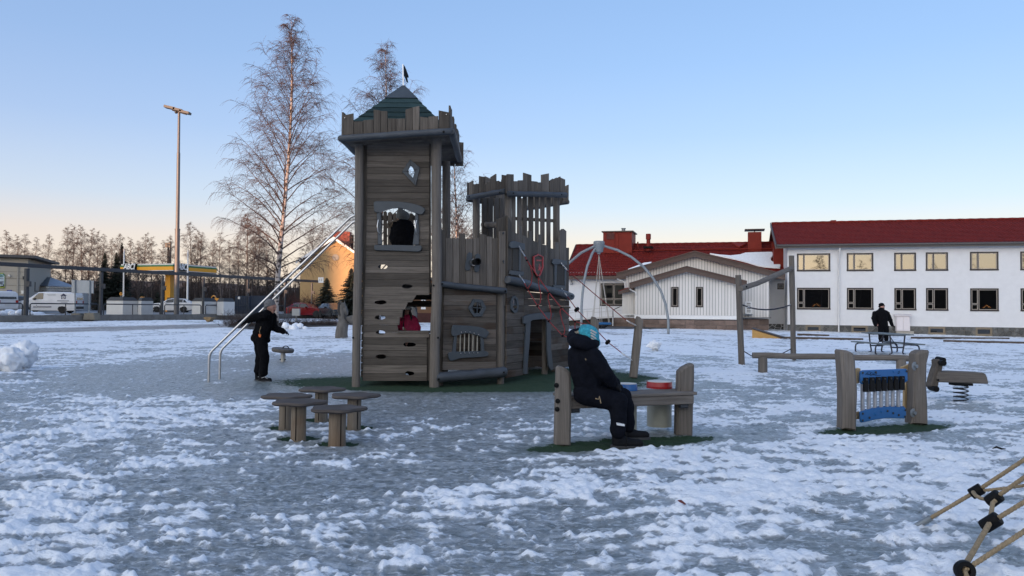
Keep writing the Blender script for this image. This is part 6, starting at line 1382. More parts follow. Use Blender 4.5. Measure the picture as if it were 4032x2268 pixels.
# gables
GAPM = mat('grey_painted_gap_shade', (.36, .36, .35), .7, .05, 3)  # grey backing paints the shade in the gaps between siding boards
def gable(w, apex, le, re, wl, wr, base_y, back, verge, name, skip=None, bw=.20):
    """boarded gable: wall between pixels wl and wr under the slopes le-apex-re, running back by `back`"""
    ua, za = w.uz(A5(*apex)); ul, zl = w.uz(A5(*le)); ur, zr = w.uz(A5(*re)); a, zb_ = w.uz(A5(wl, base_y)); b, _ = w.uz(A5(wr, base_y))
    top = lambda u: za + (zl - za) * (ua - u) / (ua - ul) - .10 if u < ua else za + (zr - za) * (u - ua) / (ur - ua) - .10
    n = max(1, round((b - a) / bw)); st = (b - a) / n
    for k in range(n):
        u0, u1 = a + k * st, a + (k + 1) * st - .040
        if skip and any(s[0] < (u0 + u1) / 2 < s[1] for s in skip):
            s = [s for s in skip if s[0] < (u0 + u1) / 2 < s[1]][0]
            segs = [((zb_, zb_), (s[2], s[2])), ((s[3], s[3]), (top(u0), top(u1)))]
        else: segs = [((zb_, zb_), (top(u0), top(u1)))]
        for (c0, c1), (d0, d1) in segs:
            pts = [w.P(u0, c0), w.P(u1, c1), w.P(u1, d1)]
            if u0 < ua < u1: pts.append(w.P(ua, za - .10))
            pts.append(w.P(u0, d0)); MB().prism(pts, w.n * -.03, .006).build('board', SIDING, wing)
    bk_ = MB(); bk_.add([w.P(a, zb_, -.035), w.P(b, zb_, -.035), w.P(b, top(b), -.035), w.P(ua, za - .1, -.035), w.P(a, top(a), -.035)], [(0, 1, 2, 3, 4)])
    bk_.add([w.P(a, zb_, -.035), w.P(a, top(a), -.035), w.P(a, top(a), -back), w.P(a, zb_, -back)], [(0, 1, 2, 3)]); bk_.add([w.P(b, zb_, -.035), w.P(b, top(b), -.035), w.P(b, top(b), -back), w.P(b, zb_, -back)], [(0, 1, 2, 3)])
    bk_.build('gable_wall', GAPM, wing)
    for (u_, z_) in ((ul, zl), (ur, zr)):
        p0, p1 = w.P(ua, za, .45), w.P(u_, z_, .45); MB().prism([p0, p1, p1 - Vector((0, 0, verge)), p0 - Vector((0, 0, verge))], w.n * -.06).build('verge_board', FASCIA, wing)
        MB().prism([p0 + Vector((0, 0, .09)) + w.n * .04, p1 + Vector((0, 0, .09)) + w.n * .04, p1 + Vector((0, 0, .02)) + w.n * .04, p0 + Vector((0, 0, .02)) + w.n * .04], w.n * -.08).build('verge_trim', FASCIA, wing)
        MB().prism([p0 + Vector((0, 0, .012)), p1 + Vector((0, 0, .012)), p1 - w.n * back + Vector((0, 0, .012)), p0 - w.n * back + Vector((0, 0, .012))], (0, 0, .05)).build('gable_roof', TILE, wing)
        MB().prism([p0 - Vector((0, 0, .10)), p1 - Vector((0, 0, .10)), p1 - w.n * .42 - Vector((0, 0, .10)), p0 - w.n * .42 - Vector((0, 0, .10))], (0, 0, .03)).build('gable_soffit', FASCIA, wing)
    return a, b, zb_, ua, za, top
wbg, wsg = Wall((4.2, 57.0, 0), R(12)), Wall((4.2, 54.6, 0), R(12))
gable(wbg, (1385, 398), (590, 622), (2300, 635), 684, 2145, 1052, 3.2, .34, 'big')
q0, q1 = wsg.uz(A5(1150, 950)), wsg.uz(A5(1216, 752)); q2, q3 = wsg.uz(A5(1399, 952)), wsg.uz(A5(1467, 752))
sk = [(q0[0], q1[0], q0[1], q1[1]), (q2[0], q3[0], q2[1], q3[1])]
a, b, zb_, ua, za, top = gable(wsg, (1302, 552), (722, 722), (1912, 702), 778, 1820, 1032, 2.3, .34, 'small', sk)
for h in sk: window(wsg, h, [], None, wing, .05, dep=.03)
zpt = wsg.uz(A5(1300, 1077))[1]
MB().prism([wsg.P(a - .05, zb_ - .01, .03), wsg.P(b + .02, zb_ - .01, .03), wsg.P(b + .02, zpt, .03), wsg.P(a - .05, zpt, .03)], wsg.n * -.1).build('base_board', WHITEPAINT, wing)
# lean-to porch at the left of the small gable
wp = Wall((4.2, 55.6, 0), R(12)); pa_, pz0 = wp.uz(A5(646, 1022)); pb_, pz1 = wp.uz(A5(780, 790)); pzl = wp.uz(A5(648, 808))[1]
n = 7
for k in range(n):
    u0, u1 = lerp(pa_, pb_, k / n), lerp(pa_, pb_, (k + 1) / n) - .015; MB().prism([wp.P(u0, pz0), wp.P(u1, pz0), wp.P(u1, lerp(pzl, pz1 + .05, (k + 1) / n)), wp.P(u0, lerp(pzl, pz1 + .05, k / n))], wp.n * -.03, .006).build('board', SIDING, wing)
m = MB(); m.add([wp.P(pa_, pz0, -.035), wp.P(pb_, pz0, -.035), wp.P(pb_, pz1, -.035), wp.P(pa_, pzl, -.035)], [(0, 1, 2, 3)]); m.add([wp.P(pa_, pz0, -.035), wp.P(pa_, pzl, -.035), wp.P(pa_, pzl, -3), wp.P(pa_, pz0, -3)], [(0, 1, 2, 3)]); m.build('porch_wall', SIDING, wing)
MB().prism([wp.P(pa_ - .05, pz0 - .12, .02), wp.P(pb_, pz0 - .12, .02), wp.P(pb_, pz0 - .005, .02), wp.P(pa_ - .05, pz0 - .005, .02)], wp.n * -.1).build('base_board', WHITEPAINT, wing)
p0, p1 = wp.P(*wp.uz(A5(612, 798)), .45), wp.P(*wp.uz(A5(775, 742)), .45)
MB().prism([p0, p1, p1 - Vector((0, 0, .30)), p0 - Vector((0, 0, .22))], wp.n * -.06).build('verge_board', FASCIA, wing); MB().prism([p0, p1, p1 - wp.n * 3, p0 - wp.n * 3], (0, 0, .05)).build('gable_roof', TILE, wing)
for pts, w_, o in (([(592, 655), (598, 668), (622, 682), (655, 690), (674, 702), (678, 760)], wbg, .12), ([(720, 752), (728, 775), (755, 790), (780, 802), (787, 826)], wsg, .1), ([(2302, 640), (2301, 900), (2298, 1190)], wg, .12)):
    pipe_([w_.pl(A5(*q), o) for q in pts], .055, wing)
# sandstone plinth blocks
def blocks(w, x0, x1, ytop, ybot, rows, seed, o=.0):
    r = random.Random(seed); ua_, zt_ = w.uz(A5(x0, ytop)); ub_, _ = w.uz(A5(x1, ytop)); zb_ = w.uz(A5((x0 + x1) / 2, ybot))[1]; hh = (zt_ - zb_ + .15) / rows
    for k in range(rows):
        u = ua_
        while u < ub_ - .05:
            L_ = min(r.uniform(.55, 1.15), ub_ - u)
            if ub_ - u - L_ < .3: L_ = ub_ - u
            f = r.uniform(0, .025); MB().prism([w.P(u + .008, zt_ - k * hh - hh + .008, o + f), w.P(u + L_ - .008, zt_ - k * hh - hh + .008, o + f), w.P(u + L_ - .008, zt_ - k * hh - .008, o + f), w.P(u + .008, zt_ - k * hh - .008, o + f)], w.n * -.25, .015).build('block', SANDSTONE, wing); u += L_
    MB().prism([w.P(ua_ + .01, zb_ - .3, o - .02), w.P(ub_ - .01, zb_ - .3, o - .02), w.P(ub_ - .01, zt_ - .01, o - .02), w.P(ua_ + .01, zt_ - .01, o - .02)], w.n * -1.5).build('plinth', MORTAR, wing)
blocks(wsg, 776, 1822, 1079, 1165, 2, 1); blocks(wp, 556, 778, 1062, 1150, 2, 2, .1); blocks(wbg, 1822, 2142, 1074, 1180, 2, 3)
MB().box(wbg.P(wbg.uz(A5(1990, 1066))[0], wbg.uz(A5(1990, 1062))[1], .1), (2.2, .7, .06), -R(12)).build('coping', mat('grey_coping', (.20, .20, .20), .7, .15, 5), wing)
voronoi_stones(wg, wg.uz(A5(2142, 1150))[0], ugr - .6, -.5, wg.uz(A5(2200, 1127))[1], 14, [], wing, STONE, 8, .1)
hp_, hz_ = wbg.uz(A5(1930, 975), .3); hpu = thing('heat_pump', 'small white and dark heat pump unit on the boarded wall behind the tall posts', 'heat pump', wbg.P(hp_, hz_, .3))
MB().box(wbg.P(hp_, hz_ + .1, .3), (.42, .3, .85), -R(12)).build('case', WHITEPAINT, hpu)
for k in range(6): MB().box(wbg.P(hp_ + .02, hz_ - .2 + k * .12, .46), (.26, .03, .05), -R(12)).build('fan_grille', FRAME, hpu)
MB().box(wbg.P(hp_, hz_ - .39, .3), (.6, .4, .05), -R(12)).build('bracket', GALV, hpu)
LMP = mat('grey_ball_lamp', (.35, .35, .36), .4, .1, 8); q = wg.pl(A5(130, 714), .12); tag(own_origin(MB().ball(q, .12, sub=2).tube([q + Vector((0, .1, .3)), q + Vector((0, .1, .0)), q], .03, 6).build('wall_lamp', LMP, None, smooth=60)), 'small round lamp on the white wing wall beside the castle', 'lamp')
# access ramp with a white railing
rp = thing('access_ramp', 'white railed access ramp along the low wing, behind the nest swing', 'ramp', wp.P(1.5, -.1, 1.2)); RAILW = mat('white_rail', (.55, .54, .53), .45, .05, 9)
def rpt(x, y, o=1.3): return wp.pl(A5(x, y), o)
m = MB(); m.prism([rpt(20, 1082), rpt(545, 1046), rpt(545, 1062), rpt(20, 1098)], wp.n * -1.2); m.build('deck', RAILW, rp)
for pts in ([(20, 994), (345, 972), (352, 998), (20, 1020)], [(360, 972), (640, 948)], [(360, 1010), (640, 985)]): MB().tube([rpt(*q) for q in pts], .028, 8).build('rail', RAILW, rp, smooth=60)
for x in (100, 170, 250, 290, 345, 360, 420, 480, 545): MB().tube([rpt(x, 1000 - (x - 20) * .055), rpt(x, 1075 - (x - 20) * .07)], .022, 6).build('baluster', RAILW, rp)
MB().tube([rpt(553, 1060), rpt(553, 985), rpt(643, 942)], .03, 6).build('rail', FRAME, rp)
MB().prism([rpt(20, 1098, .8), rpt(545, 1064, .8), rpt(545, 1150, .8), rpt(20, 1150, .8)], wp.n * -.1).build('underside_shade', DARKROOM, rp)  # dark sheet standing in for the shade under the deck
asp = MB(); asp.v = [gp(A5(60, 1172), .05), gp(A5(700, 1174), .05), gp(A5(1345, 1168), .05), gp(A5(1300, 1150), .05), gp(A5(545, 1146), .05), gp(A5(60, 1146), .05)]; asp.f = [(0, 1, 2, 3, 4, 5)]
ao = asp.build('bare_asphalt', mat('wet_asphalt', (.042, .040, .040), .55, .25, 3, .2), None); ao['kind'] = 'structure'

# ---- unseen blocks added behind the camera to shade the yard and darken window reflections
OCH = mat('ochre_render', (.42, .33, .22), .85, .08, 1.5); DROOF = mat('dark_sheet_roof', (.06, .06, .065), .6, .15, 2)
def block_building(name, label, x0, x1, y0, y1, h, wallm, roofm, nwin):
    t = thing(name, label, 'building', ((x0 + x1) / 2, (y0 + y1) / 2, 0)); cx, cy = (x0 + x1) / 2, (y0 + y1) / 2
    MB().box((cx, cy, h / 2 - .5), (x1 - x0, abs(y1 - y0), h - 1.0 + .0)).build('wall', wallm, t)
    MB().prism([(x0 - .5, max(y0, y1) + .5, h - .98), (x0 - .5, cy, h + 1.2), (x0 - .5, min(y0, y1) - .5, h - .98)], (x1 - x0 + 1, 0, 0)).build('roof', roofm, t)
    for k in range(nwin):
        x = lerp(x0, x1, (k + .5) / nwin)
        for z in np.arange(1.6, h - 1.6, 3.2): MB().box((x, max(y0, y1) + .01, z), (1.6, .06, 1.5)).build('window', FRAME, t)
    return t
block_building('added_shade_block', 'unseen tall ochre block added behind the camera to shade the yard', -94, -30, -97, -85, 18.6, OCH, DROOF, 14)
block_building('added_low_shade_block', 'unseen lower ochre block added behind the camera at the left for shade', -136, -96, -97, -85, 12.6, OCH, DROOF, 8)
block_building('added_long_shade_block', 'unseen long ochre block added behind the camera, far left, to shade the distance', -340, -138, -97, -85, 20.0, OCH, DROOF, 24)
block_building('added_reflection_hall', 'unseen low dark hall added behind the camera at the right for window reflections', -26, 110, -100, -88, 7.6, mat('dark_brown_boarding', (.05, .04, .034), .8, .1, 2), DROOF, 0)
# ------------------------------------------------------------------ the far side of the yard: wall, rails, car park, vehicles
LP0, LP1 = Vector((-32.0, 48.0, 0)), Vector((-20.4, 83.0, 0)); ld = (LP1 - LP0).normalized(); ln = Vector((ld.y, -ld.x, 0)); LINE = Plane(LP0, ln)
LOT = .35
def lot(px, dz=0.0): return on_z(px, LOT + dz)
lotm = MB(); lotm.v = [LP0 - ld * 40 - ln * .15 + Vector((0, 0, LOT)), LP1 + ld * 8 - ln * .15 + Vector((0, 0, LOT)), Vector((-8, 135, LOT)), Vector((-130, 150, LOT)), Vector((-130, 20, LOT))]; lotm.f = [(0, 1, 2, 3, 4)]
ASPH = mat('icy_asphalt', (.075, .075, .078), .45, .3, .35, .2, col2=(.16, .165, .175)); o = lotm.build('car_park', ASPH, None); o['kind'] = 'structure'
CONC = mat('weathered_concrete', (.155, .145, .13), .85, .22, 2.5, .3)
def lp(s, z, o=0.0): return LP0 + ld * s + ln * o + Vector((0, 0, z))
def ls(px): return (LINE(px) - LP0).dot(ld)
smax = ls(A4(1880, 1190))
cwl = thing('concrete_wall', 'low grey concrete retaining wall along the edge of the car park', 'wall', lp(15, 0))
s = -14.0
while s < smax: e = min(s + 5.6, smax); MB().beam(lp(s + .01, .17), lp(e - .01, .17), .26, .56, .02).build('wall_segment', CONC, cwl); s = e
# bent-tube rails along the wall
def rail(xa, xm, xb, cr_a, cr_b, label):
    sa, sb = ls(cr_a(xa, 1100)), ls(cr_b(xb, 1100)); t = thing('tube_rail', label, 'railing', lp((sa + sb) / 2, .45), 0, 'dark bent-tube rails on the wall')
    h = .76; q = [lp(sa, .44), lp(sa, h + .38), lp(sa + .12, h + .46), lp(sb - .12, h + .46), lp(sb, h + .38), lp(sb, .44)]
    MB().tube(q, .042, 8).build('rail', DARKMETAL, t, smooth=60)
    if xm is not None: sm = ls(xm); MB().tube([lp(sm, .44), lp(sm, h + .46)], .036, 8).build('leg', DARKMETAL, t, smooth=60)
rail(-400, A3(-60, 1100), 290, A3, A3, 'dark tube rail at the left edge, in front of the snow pile')
rail(390, A3(850, 1100), 1275, A3, A3, 'dark tube rail in front of the white van'); rail(1345, A3(1720, 1100), 2075, A3, A3, 'dark tube rail in front of the left pair of white containers')
rail(2135, A3(2385, 1100), 300, A3, A4, 'dark tube rail in front of the white car, at the lamp mast'); rail(360, A4(628, 1100), 890, A4, A4, 'dark tube rail in front of the right pair of white containers')
rail(925, None, 1395, A4, A4, 'dark tube rail in front of the dark blue container'); rail(1430, None, 1760, A4, A4, 'dark tube rail in front of the red car')
# long frame of posts and beam
cf = thing('beam_frame', 'long dark grey steel frame of posts and one beam above the wall', 'steel frame', lp(10, .4))
BEAMC = mat('dark_grey_steel', (.026, .029, .036), .5, .12, 4)
bz = LINE(A3(345, 543)).z; bz2 = LINE(A4(1740, 748)).z
def bzz(s_): s0, s1 = ls(A3(345, 500)), ls(A4(1740, 700)); return lerp(bz, bz2, (s_ - s0) / (s1 - s0))
sA, sB = ls(A3(0, 500)) - 14, ls(A4(1815, 750))
MB().beam(lp(sA, bzz(sA)), lp(sB, bzz(sB)), .16, .25, .02).build('beam', BEAMC, cf)
for q, wd in ((A3(345, 800), .30), (A3(1312, 800), .26), (A3(2105, 800), .23), (A4(332, 800), .22), (A4(908, 800), .22), (A4(1393, 800), .21), (A4(1740, 800), .20)):
    s_ = ls(q); MB().beam(lp(s_, .40), lp(s_, bzz(s_) - .2), wd * .8, wd * .8, .03, up=ld).build('post', BEAMC, cf)
    MB().box(lp(s_, bzz(s_) - 1.2, .18), (.22, .22, .34)).build('bracket_box', BEAMC, cf)
# tall twin-headed light mast
mst = gp(A3(2283, 1198)); ym = 66.0; b0 = at(A3(2287, 1195), ym); b1 = at(B7(692, 420) if False else (600 + 692 * .15186, 380 + 420 * .15186), ym)
lm = thing('light_mast', 'very tall grey lamp mast with two floodlight heads beside the filling station', 'lamp mast', (b0.x, ym, LOT))
MASTM = mat('galvanised_mast', (.105, .105, .11), .5, .1, 2, metal=.3)
hgt = b1.z - LOT; pz = lambda t: Vector((lerp(b0.x, b1.x, t), ym, LOT + hgt * t))
MB().tube([pz(0) - Vector((0, 0, .1)), pz(.42), pz(.421), pz(.80), pz(.801), pz(1)], [.215, .20, .155, .14, .115, .105], 14).build('pole', MASTM, lm, smooth=50); MB().tube([pz(.418), pz(.424)], .225, 14).build('collar', MASTM, lm)
def b7(x, y, dy=0.0): return at((600 + x * .15186, 380 + y * .15186), ym + dy)
MB().tube([b7(520, 350), b7(620, 378), b7(890, 462)], .07, 8).build('cross_arm', DARKMETAL, lm)
for c, w_ in ((b7(470, 305), .95), (b7(850, 425), .85), (b7(675, 362), .75)): MB().box(c + Vector((0, 0, .04)), (w_, .6, .20), rot=Matrix.Rotation(.22, 3, 'Y')).build('floodlight', DARKMETAL, lm)
MB().ball(b7(618, 405), .14, sub=2).build('sensor', DARKMETAL, lm, smooth=60)

# ---- vehicles
TYRE = mat('tyre_rubber', (.012, .012, .012), .85, .2, 30); RIM = mat('alloy_rim', (.38, .39, .40), .35, .1, 20, metal=.7); CARGLASS = mat('tinted_car_glass', (.010, .012, .014), .06, .2, 3, spec=.7)
LAMPC = mat('headlamp_glass', (.55, .57, .60), .15, .15, 30); LAMPR = mat('rear_lamp', (.30, .012, .01), .25, .1, 9); PLASTICB = mat('black_bumper', (.016, .016, .017), .6, .15, 15); PLATE = mat('number_plate', (.6, .6, .58), .5, .05, 5)
def car(name, label, cat, loc, rz, paint, st, L_, W_, wheels, wr, wins, front_glass, rear_glass, lights=True, hub=RIM, bumper=None, kerb=.20):
    """st: (x, z_bottom, z_shoulder, z_roof, halfwidth_shoulder, halfwidth_roof) stations from nose (x=0) to tail; the nose points along local -X"""
    t = thing(name, label, cat, loc, rz); W = WM[t.name]
    def w(x, y, z): return W @ Vector((x - L_ / 2, y, z))
    m = MB(); ring = []
    for (x, zb_, zs_, zr_, hs, hr) in st:
        prof = [(-hs * .93, zb_), (-hs, zb_ + (zs_ - zb_) * .45), (-hs * .985, zs_ - .02), (-hs * .955, zs_ + .01)]
        if zr_ > zs_ + .04: prof += [(-hr * 1.02, zs_ + (zr_ - zs_) * .80), (-hr * .86, zr_ - .02), (-hr * .45, zr_)]
        else: prof += [(-hs * .90, zs_ + .015), (-hs * .75, zs_ + .03), (-hs * .4, zs_ + .045)]
        ring.append([w(x, y, z) for y, z in prof] + [w(x, -y, z) for y, z in prof[::-1]])
    k = len(ring[0])
    for r in ring: m.v += r
    for i in range(len(ring) - 1):
        for j in range(k): m.f.append((i * k + j, i * k + (j + 1) % k, (i + 1) * k + (j + 1) % k, (i + 1) * k + j))
    m.f += [tuple(range(k)), tuple(range((len(ring) - 1) * k, len(ring) * k))[::-1]]
    body = m.build('body', paint, t, smooth=32)
    def side(xs): # interpolated station
        xs_ = [s_[0] for s_ in st]; return [np.interp(xs, xs_, [s_[i] for s_ in st]) for i in range(1, 6)]
    def sp(x, f, sgn, out=.012):                    # point on the side glass band: f = 0 shoulder, 1 roof
        zb_, zs_, zr_, hs, hr = side(x); f_ = f; y0, y1 = hs * .955, hr * 1.02; g = min(f_ / .8, 1); return w(x, sgn * (lerp(y0, y1, g) + out), zs_ + (zr_ - zs_) * f_)
    for sgn in (-1, 1):
        for q in wins: MB().prism([sp(x, f, sgn) for x, f in q], W.to_3x3() @ Vector((0, -sgn * .02, 0)), 0).build('window', CARGLASS, t)
        for x in wheels:
            c = w(x, sgn * (side(x)[3] - .10), wr); ax = W.to_3x3() @ Vector((0, sgn, 0))
            MB().lathe([(wr * .62, -.10), (wr * .93, -.11), (wr, -.08), (wr, .08), (wr * .93, .115), (wr * .62, .11)], c, 22, axis=ax).build('wheel', TYRE, t, smooth=40)
            wl_ = [ob for ob in t.children if ob.name.startswith('wheel')][-1]
            MB().lathe([(wr * .62, .07), (wr * .60, .105), (wr * .50, .085), (wr * .16, .10), (.02, .11)], c, 20, axis=ax).build('rim', hub, wl_, smooth=30)
            arch = []
            for a in np.linspace(0, math.pi, 11): arch.append(w(x + wr * 1.16 * math.cos(a), sgn * (side(x)[3] * .975 + .014), wr + wr * 1.16 * math.sin(a)))
            MB().prism(arch, W.to_3x3() @ Vector((0, -sgn * .03, 0))).build('wheel_arch', PLASTICB, t)
        x = wins[0][0][0] + .28; c = sp(x, .12, sgn, .10); MB().box(c, (.12, .2, .16), rz).build('mirror', PLASTICB if bumper else paint, t)
    for q, nm in ((front_glass, 'windscreen'), (rear_glass, 'rear_window')):
        if q:
            (xa, za, ha), (xb, zb2, hb) = q; d = -1 if nm == 'windscreen' else 1
            P = [w(xa, -ha, za), w(xa, ha, za), w(xb, hb, zb2), w(xb, -hb, zb2)]; n = (P[1] - P[0]).cross(P[2] - P[0]).normalized(); f_ = W.to_3x3() @ Vector((d, 0, .3))
            if n.dot(f_) < 0: n = -n
            MB().prism([p + n * .016 for p in P], n * -.02).build(nm, CARGLASS, t)
    zb0, zs0 = st[0][1], st[0][2]; hs0 = st[0][4]; zbN, zsN, hsN = st[-1][1], st[-1][2], st[-1][4]
    if lights:
        for sgn in (-1, 1):
            MB().box(w(st[0][0] + .06, sgn * hs0 * .74, zs0 - .10), (.18, hs0 * .42, .15), rz).build('headlight', LAMPC, t); MB().box(w(st[-1][0] - .03, sgn * hsN * .84, zsN - .12), (.10, hsN * .24, .26), rz).build('tail_light', LAMPR, t)
        MB().box(w(st[0][0] - .012, 0, zs0 - .13), (.05, hs0 * .9, .10), rz).build('grille', PLASTICB, t); MB().box(w(st[-1][0] + .015, 0, zbN + .42), (.02, .52, .12), rz).build('number_plate', PLATE, t); MB().box(w(st[0][0] - .02, 0, zb0 + .22), (.02, .52, .11), rz).build('number_plate', PLATE, t)
    bp = bumper or paint
    MB().box(w(st[0][0] + .03, 0, zb0 + .20), (.16, hs0 * 1.9, .26), rz).build('bumper', bp, t); MB().box(w(st[-1][0] - .03, 0, zbN + .20), (.14, hsN * 1.9, .24), rz).build('bumper', bp, t)
    return t, w, sp, side
def paint_(name, col, rough=.3): return mat(name, col, rough, .06, 1.5, spec=.5)
VANW, CARW, CARR = paint_('white_van_paint', (.62, .63, .65)), paint_('white_car_paint', (.62, .62, .62), .2), paint_('red_car_paint', (.15, .006, .009), .25); CARB, CARG = paint_('brown_grey_paint', (.045, .042, .036), .3), paint_('dark_grey_paint', (.03, .032, .034), .2)
# white work van, nose to the left and turned a little towards the camera
vL = 5.2; VST = [(0, .30, .72, .72, .78, .6), (.10, .26, .98, .98, .88, .7), (.55, .25, 1.10, 1.10, .93, .75), (1.02, .25, 1.20, 1.22, .95, .8), (1.10, .25, 1.20, 1.28, .95, .82), (1.95, .25, 1.22, 1.93, .95, .84), (2.5, .25, 1.22, 1.97, .95, .85), (4.9, .25, 1.22, 1.95, .95, .85), (5.12, .27, 1.20, 1.88, .93, .83), (5.2, .32, 1.15, 1.70, .90, .8)]
vp = lot(A3(640, 1160)); vd = 71.0; vx = at(A3(640, 1100), vd).x
vt, vw, vsp, vside = car('work_van', 'white work van with a roof ladder and a house emblem on its side', 'van', (vx, vd, LOT), R(9), VANW, VST, vL, 1.9, (.98, 4.05), .33, [[(1.45, .08), (2.42, .08), (2.42, .84), (2.02, .84)]], ((1.14, 1.27, .74), (1.93, 1.90, .70)), ((5.21, 1.25, .7), (5.16, 1.66, .7)), True, mat('steel_wheel_cover', (.16, .16, .165), .5, .2, 9), PLASTICB)
def vprint(pts, m_, nm, o=.010): return MB().prism([vw(x, -(.95 * .985 + o), z) for x, z in pts], (WM[vt.name].to_3x3() @ Vector((0, .006, 0)))).build(nm, m_, vt)
NAVYP = mat('navy_print', (.03, .035, .075), .5, .05, 5); GREYP = mat('grey_print', (.26, .28, .31), .5, .05, 5)
for z in (.52, .60): vprint([(1.62, z), (3.15, z), (3.15, z + .04), (1.62, z + .04)], NAVYP, 'stripe')
for k in range(5): vprint([(2.72 + .05 * (k % 3), 1.74 - k * .078), (3.50 - .07 * (k % 2), 1.74 - k * .078), (3.50 - .07 * (k % 2), 1.765 - k * .078), (2.72 + .05 * (k % 3), 1.765 - k * .078)], GREYP, 'print_line', -.05 if k < 9 else 0)
vprint([(3.95, 1.30), (4.32, 1.30), (4.32, 1.62), (4.42, 1.62), (4.14, 1.82), (3.86, 1.62), (3.95, 1.62)], NAVYP, 'emblem', -.02)
for r0, m_, o in ((.13, mat('white_print', (.7, .7, .7), .5), -.012), (.08, NAVYP, -.006), (.035, bpy.data.materials['white_print'], .0)): vprint([(4.135 + r0 * math.cos(a), 1.46 + r0 * math.sin(a)) for a in np.linspace(0, 2 * math.pi, 17)[:-1]], m_, 'emblem', o)
for r0, m_, o in ((.17, GREYP, .010), (.11, bpy.data.materials['white_print'], .014), (.06, GREYP, .018)): vprint([(1.9 + r0 * math.cos(a), .72 + r0 * math.sin(a)) for a in np.linspace(0, 2 * math.pi, 17)[:-1]], m_, 'emblem', o)
vprint([(3.62, 1.10), (4.62, 1.10), (4.62, 1.20), (3.62, 1.20)], GREYP, 'print_line'); vprint([(3.95, .98), (4.5, .98), (4.5, 1.04), (3.95, 1.04)], GREYP, 'print_line')
rk = MB()
for y in (-.5, .5): rk.beam(vw(2.1, y, 2.04), vw(4.8, y, 2.04), .04, .04)
for x in (2.2, 3.4, 4.6): rk.beam(vw(x, -.72, 2.02), vw(x, .72, 2.02), .05, .04)
rk.build('roof_rack', BLACK, vt); ldm = MB()
for z in (2.10, 2.38): ldm.beam(vw(2.5, -.55, z), vw(4.95, -.55, z), .03, .05)
for k in range(9): ldm.beam(vw(2.65 + k * .27, -.55, 2.1), vw(2.65 + k * .27, -.55, 2.38), .025, .025, up=(0, 1, 0))
tag(own_origin(ldm.build('ladder', GALV, None)), 'aluminium ladder lying on the white van roof rack', 'ladder')
MB().beam(vw(1.25, .2, 1.97), vw(1.25, .2, 2.85), .05, .05, up=(0, 1, 0)).beam(vw(1.25, .2, 2.02), vw(2.2, .2, 2.0), .06, .06).build('roof_bar', BLACK, vt)
# white crossover, brown car, red hatchback, dark car, cut-off white van
SUV = [(0, .38, .70, .70, .70, .5), (.10, .30, .92, .92, .84, .6), (.6, .26, 1.02, 1.02, .90, .7), (1.25, .25, 1.08, 1.10, .92, .74), (1.95, .25, 1.10, 1.56, .92, .70), (2.5, .25, 1.10, 1.66, .92, .68), (3.7, .25, 1.12, 1.62, .91, .66), (4.35, .28, 1.12, 1.34, .88, .62), (4.55, .36, 1.08, 1.12, .82, .58), (4.62, .42, .95, .95, .78, .5)]
HATCH = [(0, .34, .58, .58, .64, .5), (.12, .24, .76, .76, .80, .6), (.7, .20, .88, .88, .86, .68), (1.25, .20, .93, .95, .88, .70), (2.05, .20, .95, 1.38, .88, .64), (2.6, .20, .95, 1.46, .88, .62), (3.5, .20, .97, 1.42, .87, .60), (4.05, .24, .98, 1.12, .84, .56), (4.25, .34, .92, .95, .78, .5), (4.3, .42, .8, .8, .74, .46)]
SWIN = [[(1.55, .1), (2.62, .1), (2.62, .86), (2.0, .86)], [(2.70, .1), (3.62, .1), (3.62, .84), (2.70, .86)], [(3.68, .12), (4.10, .16), (3.80, .80), (3.68, .82)]]
HWIN = [[(1.6, .1), (2.65, .1), (2.65, .86), (2.1, .86)], [(2.72, .1), (3.5, .1), (3.42, .82), (2.72, .86)]]
def park(fn_px, y): return at(fn_px, y).x, y
x_, y_ = park(A3(2232, 1060), 90.0); car('parked_car', 'white crossover car parked behind the tall lamp mast', 'car', (x_, y_, LOT - .02), R(12), CARW, SUV, 4.62, 1.84, (.86, 3.72), .36, SWIN, ((1.35, 1.12, .74), (1.98, 1.54, .64)), ((4.42, 1.14, .66), (4.14, 1.42, .6)))
x_, y_ = park(A4(1690, 1110), 79.0); car('parked_car', 'red hatchback parked in front of the yellow house', 'car', (x_, y_, .10), R(180 - 14), CARR, HATCH, 4.3, 1.76, (.82, 3.40), .33, HWIN, ((1.35, .97, .70), (2.08, 1.36, .60)), ((4.12, 1.0, .6), (3.62, 1.38, .56)))
x_, y_ = park(A4(2010, 1120), 77.0); car('parked_car', 'dark grey car half hidden behind the carved horse', 'car', (x_, y_, .12), R(180 - 55), CARG, HATCH, 4.3, 1.76, (.82, 3.40), .33, HWIN, ((1.35, .97, .70), (2.08, 1.36, .60)), ((4.12, 1.0, .6), (3.62, 1.38, .56)))
x_, y_ = park(A3(205, 1000), 77.0); car('parked_car', 'brown grey estate car parked left of the white van, rear towards the camera', 'car', (x_, y_, LOT), R(180 + 128), CARB, SUV, 4.62, 1.84, (.86, 3.72), .35, SWIN, ((1.35, 1.12, .74), (1.98, 1.54, .64)), ((4.40, 1.16, .66), (4.12, 1.46, .6)))
x_, y_ = park(A3(-95, 1000), 70.0); car('parked_van', 'white van cut off by the left edge of the picture', 'van', (x_, y_, LOT), R(180 + 150), VANW, VST, vL, 1.9, (.98, 4.05), .33, [[(1.45, .08), (2.42, .08), (2.42, .84), (2.02, .84)]], ((1.14, 1.27, .74), (1.93, 1.90, .70)), ((5.21, 1.25, .7), (5.16, 1.66, .7)))

